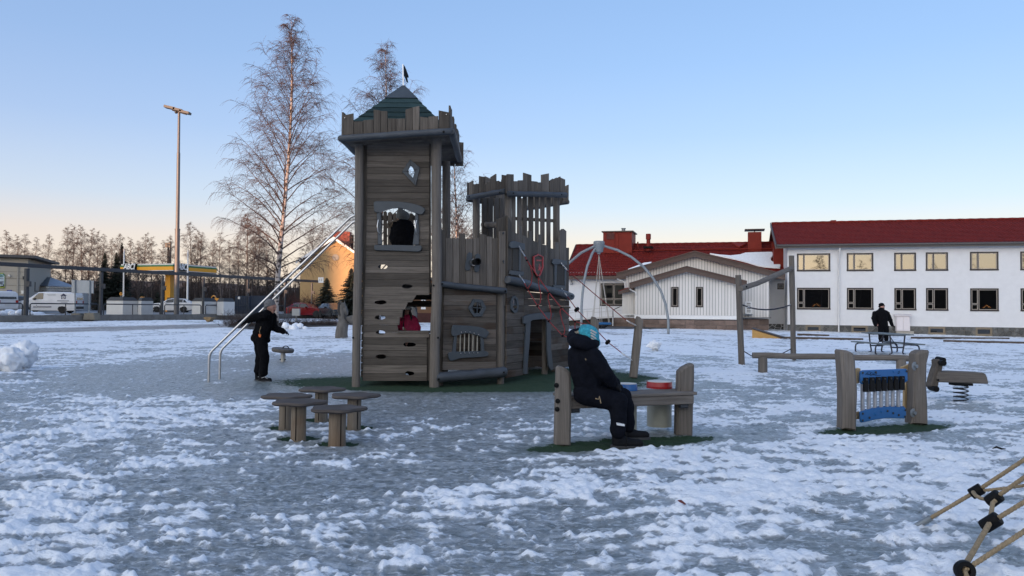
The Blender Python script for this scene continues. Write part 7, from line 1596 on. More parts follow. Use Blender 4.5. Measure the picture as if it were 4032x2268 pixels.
# ---- signboard seen from the back, its concrete feet
SGN = mat('grey_sign_back', (.33, .36, .385), .5, .06, 3, metal=.2); ys_ = 54.0
sb = thing('sign_board', 'large blank grey back of a signboard on two thin poles', 'signboard', at(A3(1065, 1200), ys_))
MB().prism([at(A3(*q), ys_) for q in ((928, 732), (1212, 742), (1210, 907), (926, 902))], (0, .03, 0), .01).build('board', SGN, sb)
for x0, x1 in ((972, 975), (1165, 1155)): MB().tube([at(A3(x1, 1200), ys_ - .06), at(A3(x0, 730), ys_ - .06)], .045, 8).build('pole', GALV, sb, smooth=60)
for (x0, x1, y0, y1), lab in (((902, 1050, 1165, 1256), 'left concrete foot of the signboard'), ((1068, 1234, 1160, 1252), 'right concrete foot of the signboard')):
    q = [at(A3(x0, y1), ys_ - .4), at(A3(x1, y1), ys_ - .4), at(A3(lerp(x0, x1, .86), y0), ys_ - .3), at(A3(lerp(x0, x1, .12), y0), ys_ - .3)]; tag(own_origin(MB().prism(q, (0, .8, 0), .05).build('concrete_block', mat('tan_concrete', (.17, .15, .115), .85, .2, 4, .3) if x0 == 902 else bpy.data.materials['tan_concrete'], None)), lab, 'concrete block', 'concrete feet of the signboard')
# white waste containers with dark lids
BOXW, LIDD = mat('white_container_sheet', (.55, .56, .56), .6, .05, 3), mat('dark_container_lid', (.035, .038, .042), .6, .15, 6)
def container(cr, xa, xb, xc, ytop, label, y=66.0, hgt=1.18, left=True):
    """a lidded container: its bright end from xa to xb, its long side from xb to xc"""
    zb_ = LOT; b = at(cr(xb, 1200), y); a = at(cr(xa, 1200), y + .35); c = at(cr(xc, 1200), y + 1.0 if left else y + .1); t = thing('waste_container', label, 'container', (b.x, b.y, zb_), 0, 'white waste containers')
    P = [Vector((p.x, p.y, zb_)) for p in (a, b, c)]; P.append(P[0] + P[2] - P[1]); P[3].y = max(P[3].y, P[1].y + 1.2)
    MB().prism(P, (0, 0, hgt), .0).build('bin', BOXW, t)
    cen = sum(P, Vector()) / 4; up = Vector((0, 0, hgt + .005)); o = [p + (p - cen) * .05 + up for p in P]; m = MB(); m.v = o + [p + (cen - p) * .25 + Vector((0, 0, .30)) + up for p in P] ; m.f = [(0, 1, 2, 3), (0, 1, 5, 4), (1, 2, 6, 5), (2, 3, 7, 6), (3, 0, 4, 7), (4, 5, 6, 7)]; m.build('lid', LIDD, t, smooth=30)
    d = (P[2] - P[1]); n = Vector((d.y, -d.x, 0)).normalized(); n = n if n.y < 0 else -n
    for k in range(1, 6): MB().beam(P[1] + Vector((0, 0, .2 * k)) + n * .01, P[2] + Vector((0, 0, .2 * k)) + n * .01, .02, .03).build('rib', BOXW, t)
container(A3, 1378, 1590, 1782, 1045, 'white waste container with a dark lid, leftmost of the four'); container(A3, 1786, 1830, 1982, 1045, 'white waste container just left of the white car', 66.6)
container(A4, 180, 345, 500, 1050, 'white waste container just right of the white car'); container(A4, 505, 590, 734, 1050, 'white waste container next to the dark blue container', 66.5)
BLUEC = mat('dark_blue_container_sheet', (.022, .03, .045), .5, .1, 2)
q0, q1 = at(A4(740, 1190), 70.), at(A4(915, 1190), 71.); dbc = thing('dark_container', 'dark blue steel container right of the white ones', 'container', (q0.x, 70, LOT), 0, 'dark steel containers')
MB().prism([Vector((q0.x, 70, LOT)), Vector((q1.x, 71, LOT)), Vector((q1.x - .3, 73.5, LOT)), Vector((q0.x - .3, 72.5, LOT))], (0, 0, 1.75)).build('shell', BLUEC, dbc)
for k in range(1, 6): p = Vector((q0.x, 69.97, LOT)).lerp(Vector((q1.x, 70.97, LOT)), k / 6); MB().beam(p + Vector((0, 0, .1)), p + Vector((0, 0, 1.65)), .07, .04, up=(0, 1, 0)).build('rib', BLUEC, dbc)
MB().box((q0.x + .35, 70.0, LOT + 1.55), (.18, .06, .22)).build('label_plate', PLATE, dbc)
q0, q1 = at(A4(930, 1190), 72.), at(A4(1185, 1190), 73.); d2 = thing('dark_container', 'dark blue steel container behind the birch trunk', 'container', (q0.x, 72, LOT), 0, 'dark steel containers')
MB().prism([Vector((q0.x, 72, LOT)), Vector((q1.x, 73, LOT)), Vector((q1.x - .3, 75.5, LOT)), Vector((q0.x - .3, 74.5, LOT))], (0, 0, 1.8)).build('shell', BLUEC, d2)
YEL = mat('orange_yellow_paint', (.55, .24, .025), .5, .1, 3)
oy = 74.0; ob = thing('orange_machine', 'orange A-shaped machine frame showing above the white containers', 'machine', at(A4(465, 1000), oy))
m = MB(); m.prism([at(A4(*q), oy) for q in ((412, 1005), (440, 945), (458, 928), (475, 935), (500, 985), (502, 1005), (485, 1005), (478, 982), (448, 985), (438, 1005))], (0, .25, 0), .02); m.build('frame', YEL, ob); MB().box(at(A4(512, 995), oy - .1), (.35, .4, .4)).build('box', YEL, ob); MB().lathe([(.13, 0), (.13, .03)], at(A4(463, 962), oy - .01), 12, axis=(0, -1, 0)).build('hole', BLACK, ob)
MB().tube([at(A4(463, 1000), oy + .15), Vector((at(A4(463, 1000), oy).x, oy + .15, LOT))], .12, 8).build('stand', DARKMETAL, ob)
# small signs, flagpoles, masts
for q, y, r_, lab in ((A3(1570, 912), 80., .17, 'round orange sign on a thin post left of the fuel pumps'),):
    t = thing('round_sign', lab, 'sign', at(q, y)); MB().lathe([(r_, 0), (r_, .03)], at(q, y), 24, axis=(0, -1, 0)).build('disc', YEL, t); MB().tube([at(q, y + .06), Vector((at(q, y).x, y + .06, LOT))], .04, 6).build('post', GALV, t); MB().prism([at(A3(*p), y - .035) for p in ((1563, 900), (1577, 900), (1573, 925), (1567, 925))], (0, .004, 0)).build('symbol', BLACK, t)
t = thing('orange_box', 'small orange yellow box on a post in front of a bush', 'box', at(A3(1845, 1000), 85.)); MB().box(at(A3(1846, 970), 85.), (.40, .3, .32)).build('case', YEL, t); MB().beam(at(A3(1846, 985), 85.), Vector((at(A3(1846, 985), 85.).x, 85., LOT)), .2, .2, up=(0, 1, 0)).build('post', DARKMETAL, t)
for (xb, yb, yt, cr, y, lab) in ((1602, 1000, 335, A3, 98., 'thin white flagpole in front of the canopy sign'), (2430, 995, 345, A3, 93., 'thin white flagpole right of the lamp mast')):
    a, b = at(cr(xb, yb), y), at(cr(xb + 6, yt), y); tag(own_origin(MB().tube([Vector((a.x, y, LOT)), a.lerp(b, .5), b], [.11, .10, .06], 10).build('flagpole', WHITEPAINT, None, smooth=60)), lab, 'flagpole', 'white flagpoles')
m = thing('antenna_mast', 'group of three thin dark masts rising behind the canopy', 'mast', at(A3(2195, 600), 130.)); 
for x, yt in ((2182, 270), (2198, 350), (2213, 232)): MB().tube([at(A3(x, 640), 130.) - Vector((0, 0, 6)), at(A3(x, yt), 130.)], .16, 8).build('pole', DARKMETAL, m)
MB().box(at(A3(2182, 280), 130.), (.9, .5, .8)).build('head', DARKMETAL, m)
t = thing('utility_box', 'small grey utility box on a post in front of the red car', 'utility box', gp(A4(1535, 1300))); q = gp(A4(1535, 1300)); MB().box(at(A4(1535, 1150), q.y), (.5, .25, .48)).build('case', SGN, t); MB().tube([q - Vector((0, 0, .1)), at(A4(1535, 1160), q.y)], .05, 8).build('post', GALV, t)
q = gp(A4(385, 1278)); m = MB(); m.prism([at(A4(*p), q.y) for p in ((325, 1222), (352, 1212), (445, 1216), (408, 1268), (378, 1280))], (0, .7, 0), .03); tag(own_origin(m.build('stone_marker', mat('yellow_brown_stone', (.22, .15, .075), .85, .25, 6), None)), 'yellow brown wedge-shaped stone at the foot of the concrete wall', 'stone')
# snow piles on the car park
SNW = SNOWB
for k, (xs_, lab) in enumerate((((0, 95, 1020, 1.15), 'snow pile behind the rail at the very left edge'), ((180, 320, 1040, 1.0), 'snow pile between the left rail and the dark post'), ((310, 440, 1010, 1.2), 'tallest snow block behind the left rail'), ((630, 740, 1070, .9), 'snow block right of the first dark post, before the van'), ((750, 920, 1125, .7), 'low snow block beside the van front wheel'))):
    x0, x1, yt, h_ = xs_; y = 57.5; a, b, tz = at(C4(x0, 1200), y), at(C4(x1, 1200), y), at(C4(x0, yt), y).z; m = MB(); w_ = b.x - a.x; r_ = random.Random(k)
    for i in range(9): m.ball((lerp(a.x, b.x, r_.uniform(.15, .85)), y + r_.uniform(0, .9), LOT + (tz - LOT) * r_.uniform(.1, .5)), (w_ * .32, .6, (tz - LOT) * .5), .45, 2, i + k * 10)
    tag(own_origin(m.build('snow_pile', SNW, None, smooth=70)), lab, 'snow pile', 'snow piles along the wall')

# ---- filling station canopy
def text_mesh(body, size, ext, name, mat_, parent, M, shear=0.0, offset=0.0):
    cu = bpy.data.curves.new('tmp', 'FONT'); cu.body = body; cu.size = size; cu.extrude = ext; cu.shear = shear; cu.offset = offset; cu.align_x = 'CENTER'; cu.align_y = 'CENTER'; cu.resolution_u = 3
    o = bpy.data.objects.new('tmp', cu); C.objects.link(o); dg = bpy.context.evaluated_depsgraph_get(); dg.update(); me = bpy.data.meshes.new_from_object(o.evaluated_get(dg)); bpy.data.objects.remove(o)
    W = WM[parent.name]; me.transform(W.inverted() @ M); me.name = name; me.materials.clear(); me.materials.append(mat_); p = bpy.data.objects.new(name, me); C.objects.link(p); p.parent = parent; WM[p.name] = W; return p
def face_mat(c, xdir): x = Vector(xdir).normalized(); z = Vector((0, 0, 1)); n = x.cross(z); return Matrix(((x.x, z.x, n.x, c.x), (x.y, z.y, n.y, c.y), (x.z, z.z, n.z, c.z), (0, 0, 0, 1)))
YB, GB, WB_ = mat('yellow_fascia', (.80, .36, .012), .45, .05, 1), mat('green_fascia', (.035, .16, .045), .45, .05, 1), mat('white_fascia', (.62, .62, .60), .45, .04, 1)
fs = thing('filling_station', 'yellow and green filling station canopy with ABC! signs on a thick yellow pillar', 'filling station', (-42, 96, LOT))
cc = at(A3(2240, 570), 95.); cl = at(A3(1560, 560), 98.); cr_ = at(A4(505, 600), 102.5); c4 = cl + (cr_ - cc); zt_, zb_ = at(A3(2240, 530), 95.).z, at(A3(2240, 612), 95.).z
def ring_(z0, z1, m_, nm, o): 
    P = [Vector((p.x, p.y, z0)) for p in (cl, cc, cr_, c4)]; cen = sum(P, Vector()) / 4; P = [p + (p - cen).normalized() * o for p in P]; MB().prism(P, (0, 0, z1 - z0)).build(nm, m_, fs)
H_ = zt_ - zb_
ring_(zb_, zb_ + H_ * .10, WB_, 'white_edge', .03); ring_(zb_ + H_ * .10 + .003, zb_ + H_ * .68, YB, 'yellow_band', .0); ring_(zb_ + H_ * .68 + .003, zb_ + H_ * .93, GB, 'green_band', .02); ring_(zb_ + H_ * .93 + .003, zt_ + .12, WB_, 'roof_edge', -.1)
ring_(zb_ - .06, zb_ - .003, mat('grey_soffit', (.25, .25, .25), .6), 'soffit', -.3)
for k_, (x0, x1, y0, y1, fa, fb) in enumerate(((1604, 1750, 520, 606, cl, cc), (2306, 2434, 520, 612, cc, cr_))):
    d = (fb - fa); d.z = 0; d.normalize(); n = d.cross(Vector((0, 0, 1))); pl = Plane(fa + n * .30, n); P = [pl(A3(x0, y1)), pl(A3(x1, y1)), pl(A3(x1, y0)), pl(A3(x0, y0))]
    zl0, zl1 = (P[0].z + P[1].z) / 2, (P[2].z + P[3].z) / 2
    for q_, z_ in zip(P, (zl0, zl0, zl1, zl1)): q_.z = z_
    sgb = MB().prism(P, n * -.5, .04).build('sign_box', BLACK, fs); c = sum(P, Vector()) / 4; wd, hg = (P[1] - P[0]).length, zl1 - zl0
    M_ = face_mat(c + n * .03, d); S = Matrix.Diagonal((wd / 2.55, hg / .95, 1, 1)); text_mesh('ABC!', 1.15, .03, 'lettering', mat('white_letter', (.8, .8, .8), .5) if k_ == 0 else bpy.data.materials['white_letter'], sgb, M_ @ S, .2, .03)
p0, p1, p2 = at(A3(2137, 965), 99.), at(A3(2204, 965), 98.2), at(A3(2265, 965), 99.6); P = [Vector((p.x, p.y, LOT)) for p in (p0, p1, p2)]; P.append(P[0] + P[2] - P[1]); MB().prism(P, (0, 0, zb_ - LOT)).build('pillar', YB, fs)
pq = at(A3(2228, 930), 97.8); pm = thing('fuel_pump', 'dark and yellow fuel pump at the foot of the yellow pillar', 'fuel pump', (pq.x, pq.y, LOT)); MB().box((pq.x, pq.y, LOT + .9), (.9, .5, 1.8)).build('case', DARKMETAL, pm); MB().box((pq.x, pq.y - .26, LOT + 1.35), (.7, .02, .6)).build('display', mat('yellow_display', (.45, .42, .10), .4), pm); MB().tube([(pq.x + .5, pq.y - .1, LOT + 1.3), (pq.x + .62, pq.y - .15, LOT + .7), (pq.x + .5, pq.y - .1, LOT + .4)], .03, 6).build('hose', BLACK, pm)
# ---- beige shop hall at the left edge
BEIGEW = mat('beige_cladding', (.42, .385, .325), .8, .05, 1.2, .15, stretch=(1, 1, 12)); bw = Wall(at(A3(352, 900), 88.), math.pi - R(-24)); bw.u = Vector((-.93, -.37, 0)).normalized(); bw.n = Vector((.37, -.93, 0)).normalized(); bw.pl = Plane(bw.p0, bw.n)
bh = thing('shop_hall', 'beige flat-roofed shop hall with a yellow-green poster at the left edge', 'shop', (bw.p0.x - 6, bw.p0.y, LOT)); ztop = bw.pl(A3(345, 455)).z
MB().prism([bw.P(0, LOT), bw.P(24, LOT), bw.P(24, LOT, -14), bw.P(0, LOT, -14)], (0, 0, ztop - LOT)).build('wall', BEIGEW, bh)
MB().prism([bw.P(-.85, ztop + .05, .8), bw.P(25, ztop + .05, .8), bw.P(25, ztop + .05, -15), bw.P(-.85, ztop + .05, -15)], (0, 0, .30)).build('roof', DROOF, bh)
for k in range(1, 7): z = lerp(LOT + .6, ztop, k / 7); MB().beam(bw.P(.02, z, .012), bw.P(23, z, .012), .02, .035).build('cladding_joint', mat('dark_cladding_joint', (.16, .145, .12), .8) if k == 1 else bpy.data.materials['dark_cladding_joint'], bh)  # thin darker strips along the cladding joints
def bplate(pts, off, th, nm, m_, par=None, cr=C4): return MB().prism([bw.pl(cr(*q), off) for q in pts], bw.n * -th).build(nm, m_, par or bh)
ps = bplate([(-260, 282), (60, 282), (103, 330), (95, 590), (-260, 596)], .10, .06, 'poster', mat('yellow_green_poster', (.30, .36, .05), .5)); bplate([(-260, 300), (72, 303), (92, 345), (86, 560), (-260, 560)], .125, .02, 'poster_panel', mat('pale_poster_panel', (.45, .55, .60), .5), ps); bplate([(60, 282), (103, 330), (92, 345), (50, 283)], .13, .02, 'poster_corner', mat('green_poster_corner', (.08, .2, .03), .5), ps); bplate([(5, 545), (62, 545), (62, 515), (80, 515), (80, 562), (5, 562)], .135, .02, 'poster_mark', BLACK, ps); bplate([(-100, 395), (70, 393), (70, 402), (-100, 404)], .135, .02, 'poster_line', NAVYP, ps)
for body, q, m_ in (('RAT', (34, 340), mat('teal_letter', (.02, .20, .16), .5)), ('KET', (34, 490), NAVYP)): text_mesh(body, .46, .01, 'lettering', m_, ps, face_mat(bw.pl(C4(*q), .15), -bw.u) @ Matrix.Diagonal((.46, 1, 1, 1)), 0, .012)
bplate([(140, 630), (238, 630), (236, 685), (140, 685)], .08, .06, 'blue_plate', mat('blue_plate_paint', (.03, .045, .22), .5)); bplate([(155, 648), (222, 648), (222, 653), (155, 653)], .09, .01, 'plate_line', WHITEPAINT); bplate([(160, 664), (216, 664), (216, 668), (160, 668)], .09, .01, 'plate_line', WHITEPAINT)
bplate([(345, 145), (378, 145), (368, 740), (338, 740)], .14, .12, 'pilaster', mat('pale_pilaster', (.34, .32, .28), .7)); bplate([(428, 640), (482, 640), (482, 708), (428, 708)], .25, .2, 'lit_sign_box', mat('white_sign_box', (.75, .73, .68), .4)); bplate([(460, 350), (510, 352), (508, 418), (460, 416)], .3, .25, 'wall_box', DARKMETAL); bplate([(150, 345), (172, 330), (178, 308), (186, 330), (212, 350), (180, 352)], .4, .35, 'wall_floodlight', WHITEPAINT)
# ---- pale cottage behind the van
ct = thing('cottage', 'pale low cottage with a snowy grey hipped roof behind the white van', 'house', at(C4(800, 700), 97.)); y = 95.
a, b, c = at(C4(560, 740), y), at(C4(965, 740), y), at(C4(1560, 740), y + 6); ze_ = at(C4(965, 565), y).z; MB().prism([Vector((p.x, p.y, LOT)) for p in (a, b, c, c + Vector((-3, 9, 0)), a + Vector((0, 9, 0)))], (0, 0, ze_ - LOT)).build('wall', mat('pale_cottage_wall', (.50, .49, .46), .8, .05, 2), ct)
r0, r1, r2 = at(C4(575, 548), y - .5), at(C4(965, 552), y - .5), at(C4(1570, 580), y + 5.5); k0, k1 = at(C4(575, 372), y + 4), at(C4(1022, 378), y + 4); GR = mat('grey_blue_sheet_roof', (.095, .11, .125), .55, .12, 1.5); k1b = at(C4(1030, 380), y + 4)
MB().prism([r0, r1, k1, k0], (0, .05, .06)).build('roof', GR, ct); MB().prism([r1 + Vector((.05, 0, 0)), r2, k1b], (0, .05, .06)).build('hip_roof', mat('snow_dusted_roof', (.28, .32, .37), .7, .25, .8), ct)
for k in range(1, 9): t = k / 9; MB().beam(r0.lerp(r1, t) + Vector((0, 0, .08)), k0.lerp(k1, t) + Vector((0, 0, .08)), .05, .06).build('roof_seam', GR, ct)
# ---- yellow house
yh = thing('yellow_house', 'sunlit yellow gabled house with a red tile roof and white trim behind the birch', 'house', at(A4(1950, 1100), 85.)); OCY = mat('yellow_plaster', (.40, .265, .125), .85, .06, 1.5, .1); yw = Wall(at(A4(1585, 900), 85.), R(-6))
ap_, el_ = yw.uz(A4(2032, 190)), yw.uz(A4(1540, 492)); hwid = ap_[0] - el_[0]; ur_ = ap_[0] + hwid; uL, uR = .0, 2 * ap_[0]; zw = el_[1] + .1
slope_ = (ap_[1] - el_[1]) / hwid
wq = yw.uz(A4(1822, 765)) + yw.uz(A4(1888, 700))
hs_ = [(wq[0], wq[2], wq[1], wq[3])]
facade(yw, uL, uR, -.5, zw + .2, hs_, .12, 'wall', OCY, yh); window(yw, hs_[0], [.5], None, yh, .10, (WHITEPAINT, WHITEPAINT, GLASS))
m = MB(); m.add([yw.P(uL, zw + .2), yw.P(uR, zw + .2), yw.P(ap_[0], ap_[1] - .12)], [(0, 1, 2)]); m.add([yw.P(uR, -.5), yw.P(uR, zw + .3), yw.P(uR, zw + .3, -11), yw.P(uR, -.5, -11)], [(0, 1, 2, 3)]); m.add([yw.P(uL, -.5), yw.P(uL, zw + .3), yw.P(uL, zw + .3, -11), yw.P(uL, -.5, -11)], [(0, 1, 2, 3)]); m.add([yw.P(uL, -.5, -11), yw.P(uR, -.5, -11), yw.P(uR, zw, -11), yw.P(ap_[0], ap_[1] - .12, -11), yw.P(uL, zw, -11)], [(0, 1, 2, 3, 4)]); m.build('gable_wall', OCY, yh)
av = yw.pl(A4(2045, 440), .04); MB().lathe([(.36, 0), (.36, .03), (.28, .03)], av, 18, axis=yw.n).build('round_vent', mat('grey_vent', (.33, .28, .22), .6), yh)
for sg, ue in ((-1, el_[0]), (1, ur_)):
    E0_, E1_ = yw.P(ue, el_[1], .6), yw.P(ue, el_[1], -11.6); R0__, R1__ = yw.P(ap_[0], ap_[1] + .1, .6), yw.P(ap_[0], ap_[1] + .1, -11.6)
    tile_roof(E0_, E1_, R0__, R1__, 12, 24, 'roof', yh, mat('dark_brick_roof_tile', (.075, .022, .018), .6, .25, 3) if sg < 0 else bpy.data.materials['dark_brick_roof_tile'])
    MB().prism([R0__, E0_, E0_ - Vector((0, 0, .30)), R0__ - Vector((0, 0, .30))], yw.n * .05).build('verge_board', WHITEPAINT, yh); MB().prism([R0__ - Vector((0, 0, .2)), E0_ - Vector((0, 0, .2)), E0_ - Vector((0, 0, .2)) - yw.n * .6, R0__ - Vector((0, 0, .2)) - yw.n * .6], (0, 0, .03)).build('soffit', WHITEPAINT, yh)
q = yw.pl(A4(2137, 200), -4.5); MB().box(q, (1.9, 1.2, 1.6)).build('chimney', mat('red_brick_chimney', (.22, .05, .035), .8, .15, 6), yh); q = yw.pl(A4(2262, 205), -4.0); MB().tube([q - Vector((0, 0, 1.4)), q + Vector((0, 0, .5))], .18, 8).build('vent_pipe', BLACK, yh)
# ochre wing seen only through the castle opening
ow = thing('ochre_house', 'ochre house wall with a white window, seen through the castle counter opening', 'house', at(C2(950, 700), 60.)); w2 = Wall(at(C2(600, 700), 60.), R(0)); wq = w2.uz(C2(862, 552)) + w2.uz(C2(980, 260)); h_ = (wq[0], wq[2], wq[1], wq[3] + .5)
facade(w2, 0, 4.2, .3, 3.3, [h_], .1, 'wall', mat('ochre_brown_plaster', (.16, .085, .045), .85, .08, 2), ow); window(w2, h_, [], None, ow, .09, (WHITEPAINT, WHITEPAINT, GLASS)); MB().prism([w2.P(-.1, -.3, .05), w2.P(4.3, -.3, .05), w2.P(4.3, .75, .05), w2.P(-.1, .75, .05)], w2.n * -.2).build('plinth', mat('dark_red_plinth', (.05, .014, .012), .8, .2, 4), ow); MB().prism([w2.P(-.3, 3.31, .4), w2.P(4.5, 3.31, .4), w2.P(4.5, 3.31, -5), w2.P(-.3, 3.31, -5)], (0, 0, .2)).build('roof', DROOF, ow); MB().prism([w2.P(0, -.3, -.15), w2.P(4.2, -.3, -.15), w2.P(4.2, -.3, -4.8), w2.P(0, -.3, -4.8)], (0, 0, 3.55)).build('body', bpy.data.materials['ochre_brown_plaster'], ow)
# ------------------------------------------------------------------ trees
BARKM = None
def birch_bark():
    m = bpy.data.materials.new('birch_bark'); N, L, P = nodes_of(m); tc = N.new('ShaderNodeTexCoord')
    def nz(sc, st, det=4):
        mp = N.new('ShaderNodeMapping'); mp.inputs['Scale'].default_value = st; L.new(tc.outputs['Object'], mp.inputs['Vector']); n = N.new('ShaderNodeTexNoise'); n.inputs['Scale'].default_value = sc; n.inputs['Detail'].default_value = det; L.new(mp.outputs[0], n.inputs['Vector']); return n.outputs['Fac']
    a = nz(3.0, (1, 1, 1.7)); r = N.new('ShaderNodeValToRGB'); e = r.color_ramp.elements; e[0].position, e[1].position = .42, .50; e[0].color, e[1].color = (.030, .025, .022, 1), (.40, .35, .325, 1); L.new(a, r.inputs[0]); L.new(r.outputs[0], P.inputs['Base Color']); P.inputs['Roughness'].default_value = .8
    return m
BARKM = birch_bark(); GREYBARK = mat('grey_brown_bark', (.11, .09, .082), .85, .35, 2); DARKWOOD = mat('dark_brown_wood_mass', (.040, .030, .027), .9, .3, 1); TWIG = mat('brown_twig', (.060, .036, .031), .8, .3, 3); TWIGB = mat('dark_brown_twig', (.075, .058, .052), .8, .3, 3); NEEDLE = mat('dark_spruce_needle', (.010, .016, .010), .8, .5, 3); BRUSH = mat('brown_brush', (.06, .042, .036), .85, .35, 2)
def segs_mesh(S, name, mat_, sides=3):
    """thin tapered sticks: S rows are x0 y0 z0 x1 y1 z1 r0 r1"""
    S = np.asarray(S, float); a, b = S[:, :3], S[:, 3:6]; d = b - a; d /= np.maximum(np.linalg.norm(d, axis=1, keepdims=True), 1e-6)
    ref = np.where(np.abs(d[:, 2:3]) > .9, np.array([[1., 0, 0]]), np.array([[0, 0, 1.]])); x = np.cross(d, ref); x /= np.linalg.norm(x, axis=1, keepdims=True); y = np.cross(d, x); n = len(S)
    V = np.empty((n, 2, sides, 3))
    for k in range(sides):
        o = x * math.cos(2 * math.pi * k / sides) + y * math.sin(2 * math.pi * k / sides); V[:, 0, k] = a + o * S[:, 6:7]; V[:, 1, k] = b + o * S[:, 7:8]
    base = (np.arange(n) * 2 * sides)[:, None, None]; q = np.array([[k, (k + 1) % sides, sides + (k + 1) % sides, sides + k] for k in range(sides)])[None]; Fq = (base + q).reshape(-1, 4)
    me = bpy.data.meshes.new(name); me.vertices.add(n * 2 * sides); me.vertices.foreach_set('co', V.astype(np.float32).ravel()); me.loops.add(Fq.size); me.loops.foreach_set('vertex_index', Fq.astype(np.int32).ravel()); me.polygons.add(len(Fq)); me.polygons.foreach_set('loop_start', np.arange(0, Fq.size, 4, dtype=np.int32)); me.update(calc_edges=True); me.materials.append(mat_); return me
def birch(seed, H, spread, n1, n2, n3, r_tw, droop=1.0, low=.16, lean=.0, r_base=None, clear=None):
    """a bare weeping birch: returns trunk path, limb sticks"""
    r = random.Random(seed); T, S = [], []; K = 14; rb = r_base or H * .0092
    pts = []
    for k in range(K + 1): t = k / K; pts.append(Vector((lean * t * H * .1 + .012 * H * math.sin(t * 5 + seed), .010 * H * math.sin(t * 4 + seed * 2), H * t)))
    def tp(t): f = t * K; i = min(int(f), K - 1); return pts[i].lerp(pts[i + 1], f - i)
    rad = lambda t: rb * ((1 - t) ** .85) + .006
    def stick(p, d, L_, r0, r1, bend, n=4, kink=.12):
        out = [p]; 
        for i in range(n):
            d = (d + Vector((r.gauss(0, kink), r.gauss(0, kink), bend + r.gauss(0, kink * .5)))).normalized(); q = p + d * L_ / n; a, b = r0 + (r1 - r0) * i / n, r0 + (r1 - r0) * (i + 1) / n; S.append((*p, *q, a, b)); p = q; out.append(p)
        return out, d
    for i in range(n1):
        t = low + (1 - low - .01) * ((i + r.random()) / n1) ** .95; p = tp(t); az = i * 2.399 + r.uniform(-.5, .5); rel = (t - low) / (1 - low)
        env = float(np.interp(rel, [0, .12, .3, .55, .8, .93, 1], [.62, .92, 1.0, .74, .40, .19, .10]))
        L1 = spread * H * env * r.uniform(.70, 1.18); up = r.uniform(.40, .85) + 1.25 * min(1, rel * 1.5); d = Vector((math.cos(az), math.sin(az), up)).normalized(); r1 = max(rad(t) * .38, r_tw * 1.5)
        br, dl = stick(p, d, L1, r1, r_tw * .9, -.045 * droop, 6, .09)
        m2 = max(2, int(n2 * (.35 + .75 * env)))
        for j in range(m2):
            f = r.uniform(.15, 1.0); k = min(int(f * 6), 5); q = br[k].lerp(br[k + 1], f * 6 - k); bd = (br[k + 1] - br[k]).normalized(); a2 = r.uniform(0, 2 * math.pi); sd = Vector((math.cos(a2), math.sin(a2), r.uniform(.0, .8))); d2 = (bd * .9 + sd * .7).normalized(); L2 = L1 * r.uniform(.18, .40) * (1.15 - .5 * f) + .12 + .02 * H * env
            b2, _ = stick(q, d2, L2, r_tw * 1.15, r_tw * .8, -.14 * droop, 4)
            for u in range(n3):
                f2 = r.uniform(.15, 1); k2 = min(int(f2 * 4), 3); q2 = b2[k2].lerp(b2[k2 + 1], f2 * 4 - k2); a3 = r.uniform(0, 2 * math.pi); d3 = ((b2[k2 + 1] - b2[k2]).normalized() * .7 + Vector((math.cos(a3), math.sin(a3), r.uniform(-.4, .4))) * .65).normalized(); stick(q2, d3, r.uniform(.35, 1.0) * (.45 + .6 * env) * (H / 17) ** .6, r_tw * .85, r_tw * .45, -.42 * droop, 3, .10)
    return pts, rad, K, S
def birch_thing(seed, loc, H, spread, n, r_tw, label, group=None, low=.16, name='birch_tree', droop=1.0, lean=0.0, twig=None, white=True):
    t = thing(name, label, 'tree', loc, 0, group); pts, rad, K, S = birch(seed, H, spread, *n, r_tw, droop, low, lean)
    m = MB(); m.tube([p - Vector((0, 0, .3 if i == 0 else 0)) for i, p in enumerate(pts)], [rad(i / K) * (1.25 if i == 0 else 1) for i in range(K + 1)], 10); me = m.mesh('trunk', BARKM if white else GREYBARK, None, 60); a = bpy.data.objects.new('trunk', me); b = bpy.data.objects.new('crown', segs_mesh(S, 'crown', twig or TWIG))
    for o in (a, b): C.objects.link(o); o.parent = t
    return t
q = gp(A4(1312, 1335)); birch_thing(11, (q.x, q.y, q.z), 18.2, .25, (76, 11, 11), .0082, 'big tall bare birch with pink sunlit bark left of the castle tower', None, .14, lean=.25)
b2x = at((1490, 600), 52.); birch_thing(23, (b2x.x + .3, 52., 0), 18.9, .275, (72, 11, 9), .0088, 'tall bare birch directly behind the castle tower, topping its roof', None, .14)
b3x = at((1790, 900), 56.); birch_thing(31, (b3x.x, 56., 0), 14.0, .27, (42, 10, 8), .009, 'shorter bare birch showing between the two castle towers', None, .12)
# line of bare birches beyond the filling station: seven patterns, each copied
protos = []
tl_ = [(18, 585), (48, 600), (66, 598), (92, 605), (122, 598), (168, 578), (186, 574), (206, 572), (228, 583), (247, 590), (262, 596), (284, 606), (304, 596), (330, 606), (350, 612), (364, 594), (384, 604), (412, 612), (430, 600), (480, 566), (497, 585), (508, 590), (535, 610), (556, 594), (578, 612), (600, 600), (622, 545), (640, 570), (655, 565), (672, 590), (790, 560), (812, 572), (836, 590), (868, 585), (1128, 500), (1150, 520), (1168, 560), (1185, 585)]
kinds = ['slim grey bare birch', 'wide brown bare birch', 'ragged bare birch', 'narrow upright bare birch', 'twiggy bare birch', 'leaning bare birch', 'full-crowned bare birch']
spots_words = ['at the left edge over the shop roof', 'just right of the shop roof', 'left of the wide birch clump', 'over the cottage roof', 'in the tall clump left of the spruces', 'between the spruces and the canopy', 'above the yellow canopy', 'right of the canopy, near the lamp mast', 'left of the big birch', 'behind the big birch', 'beside the yellow house roof', 'behind the castle']
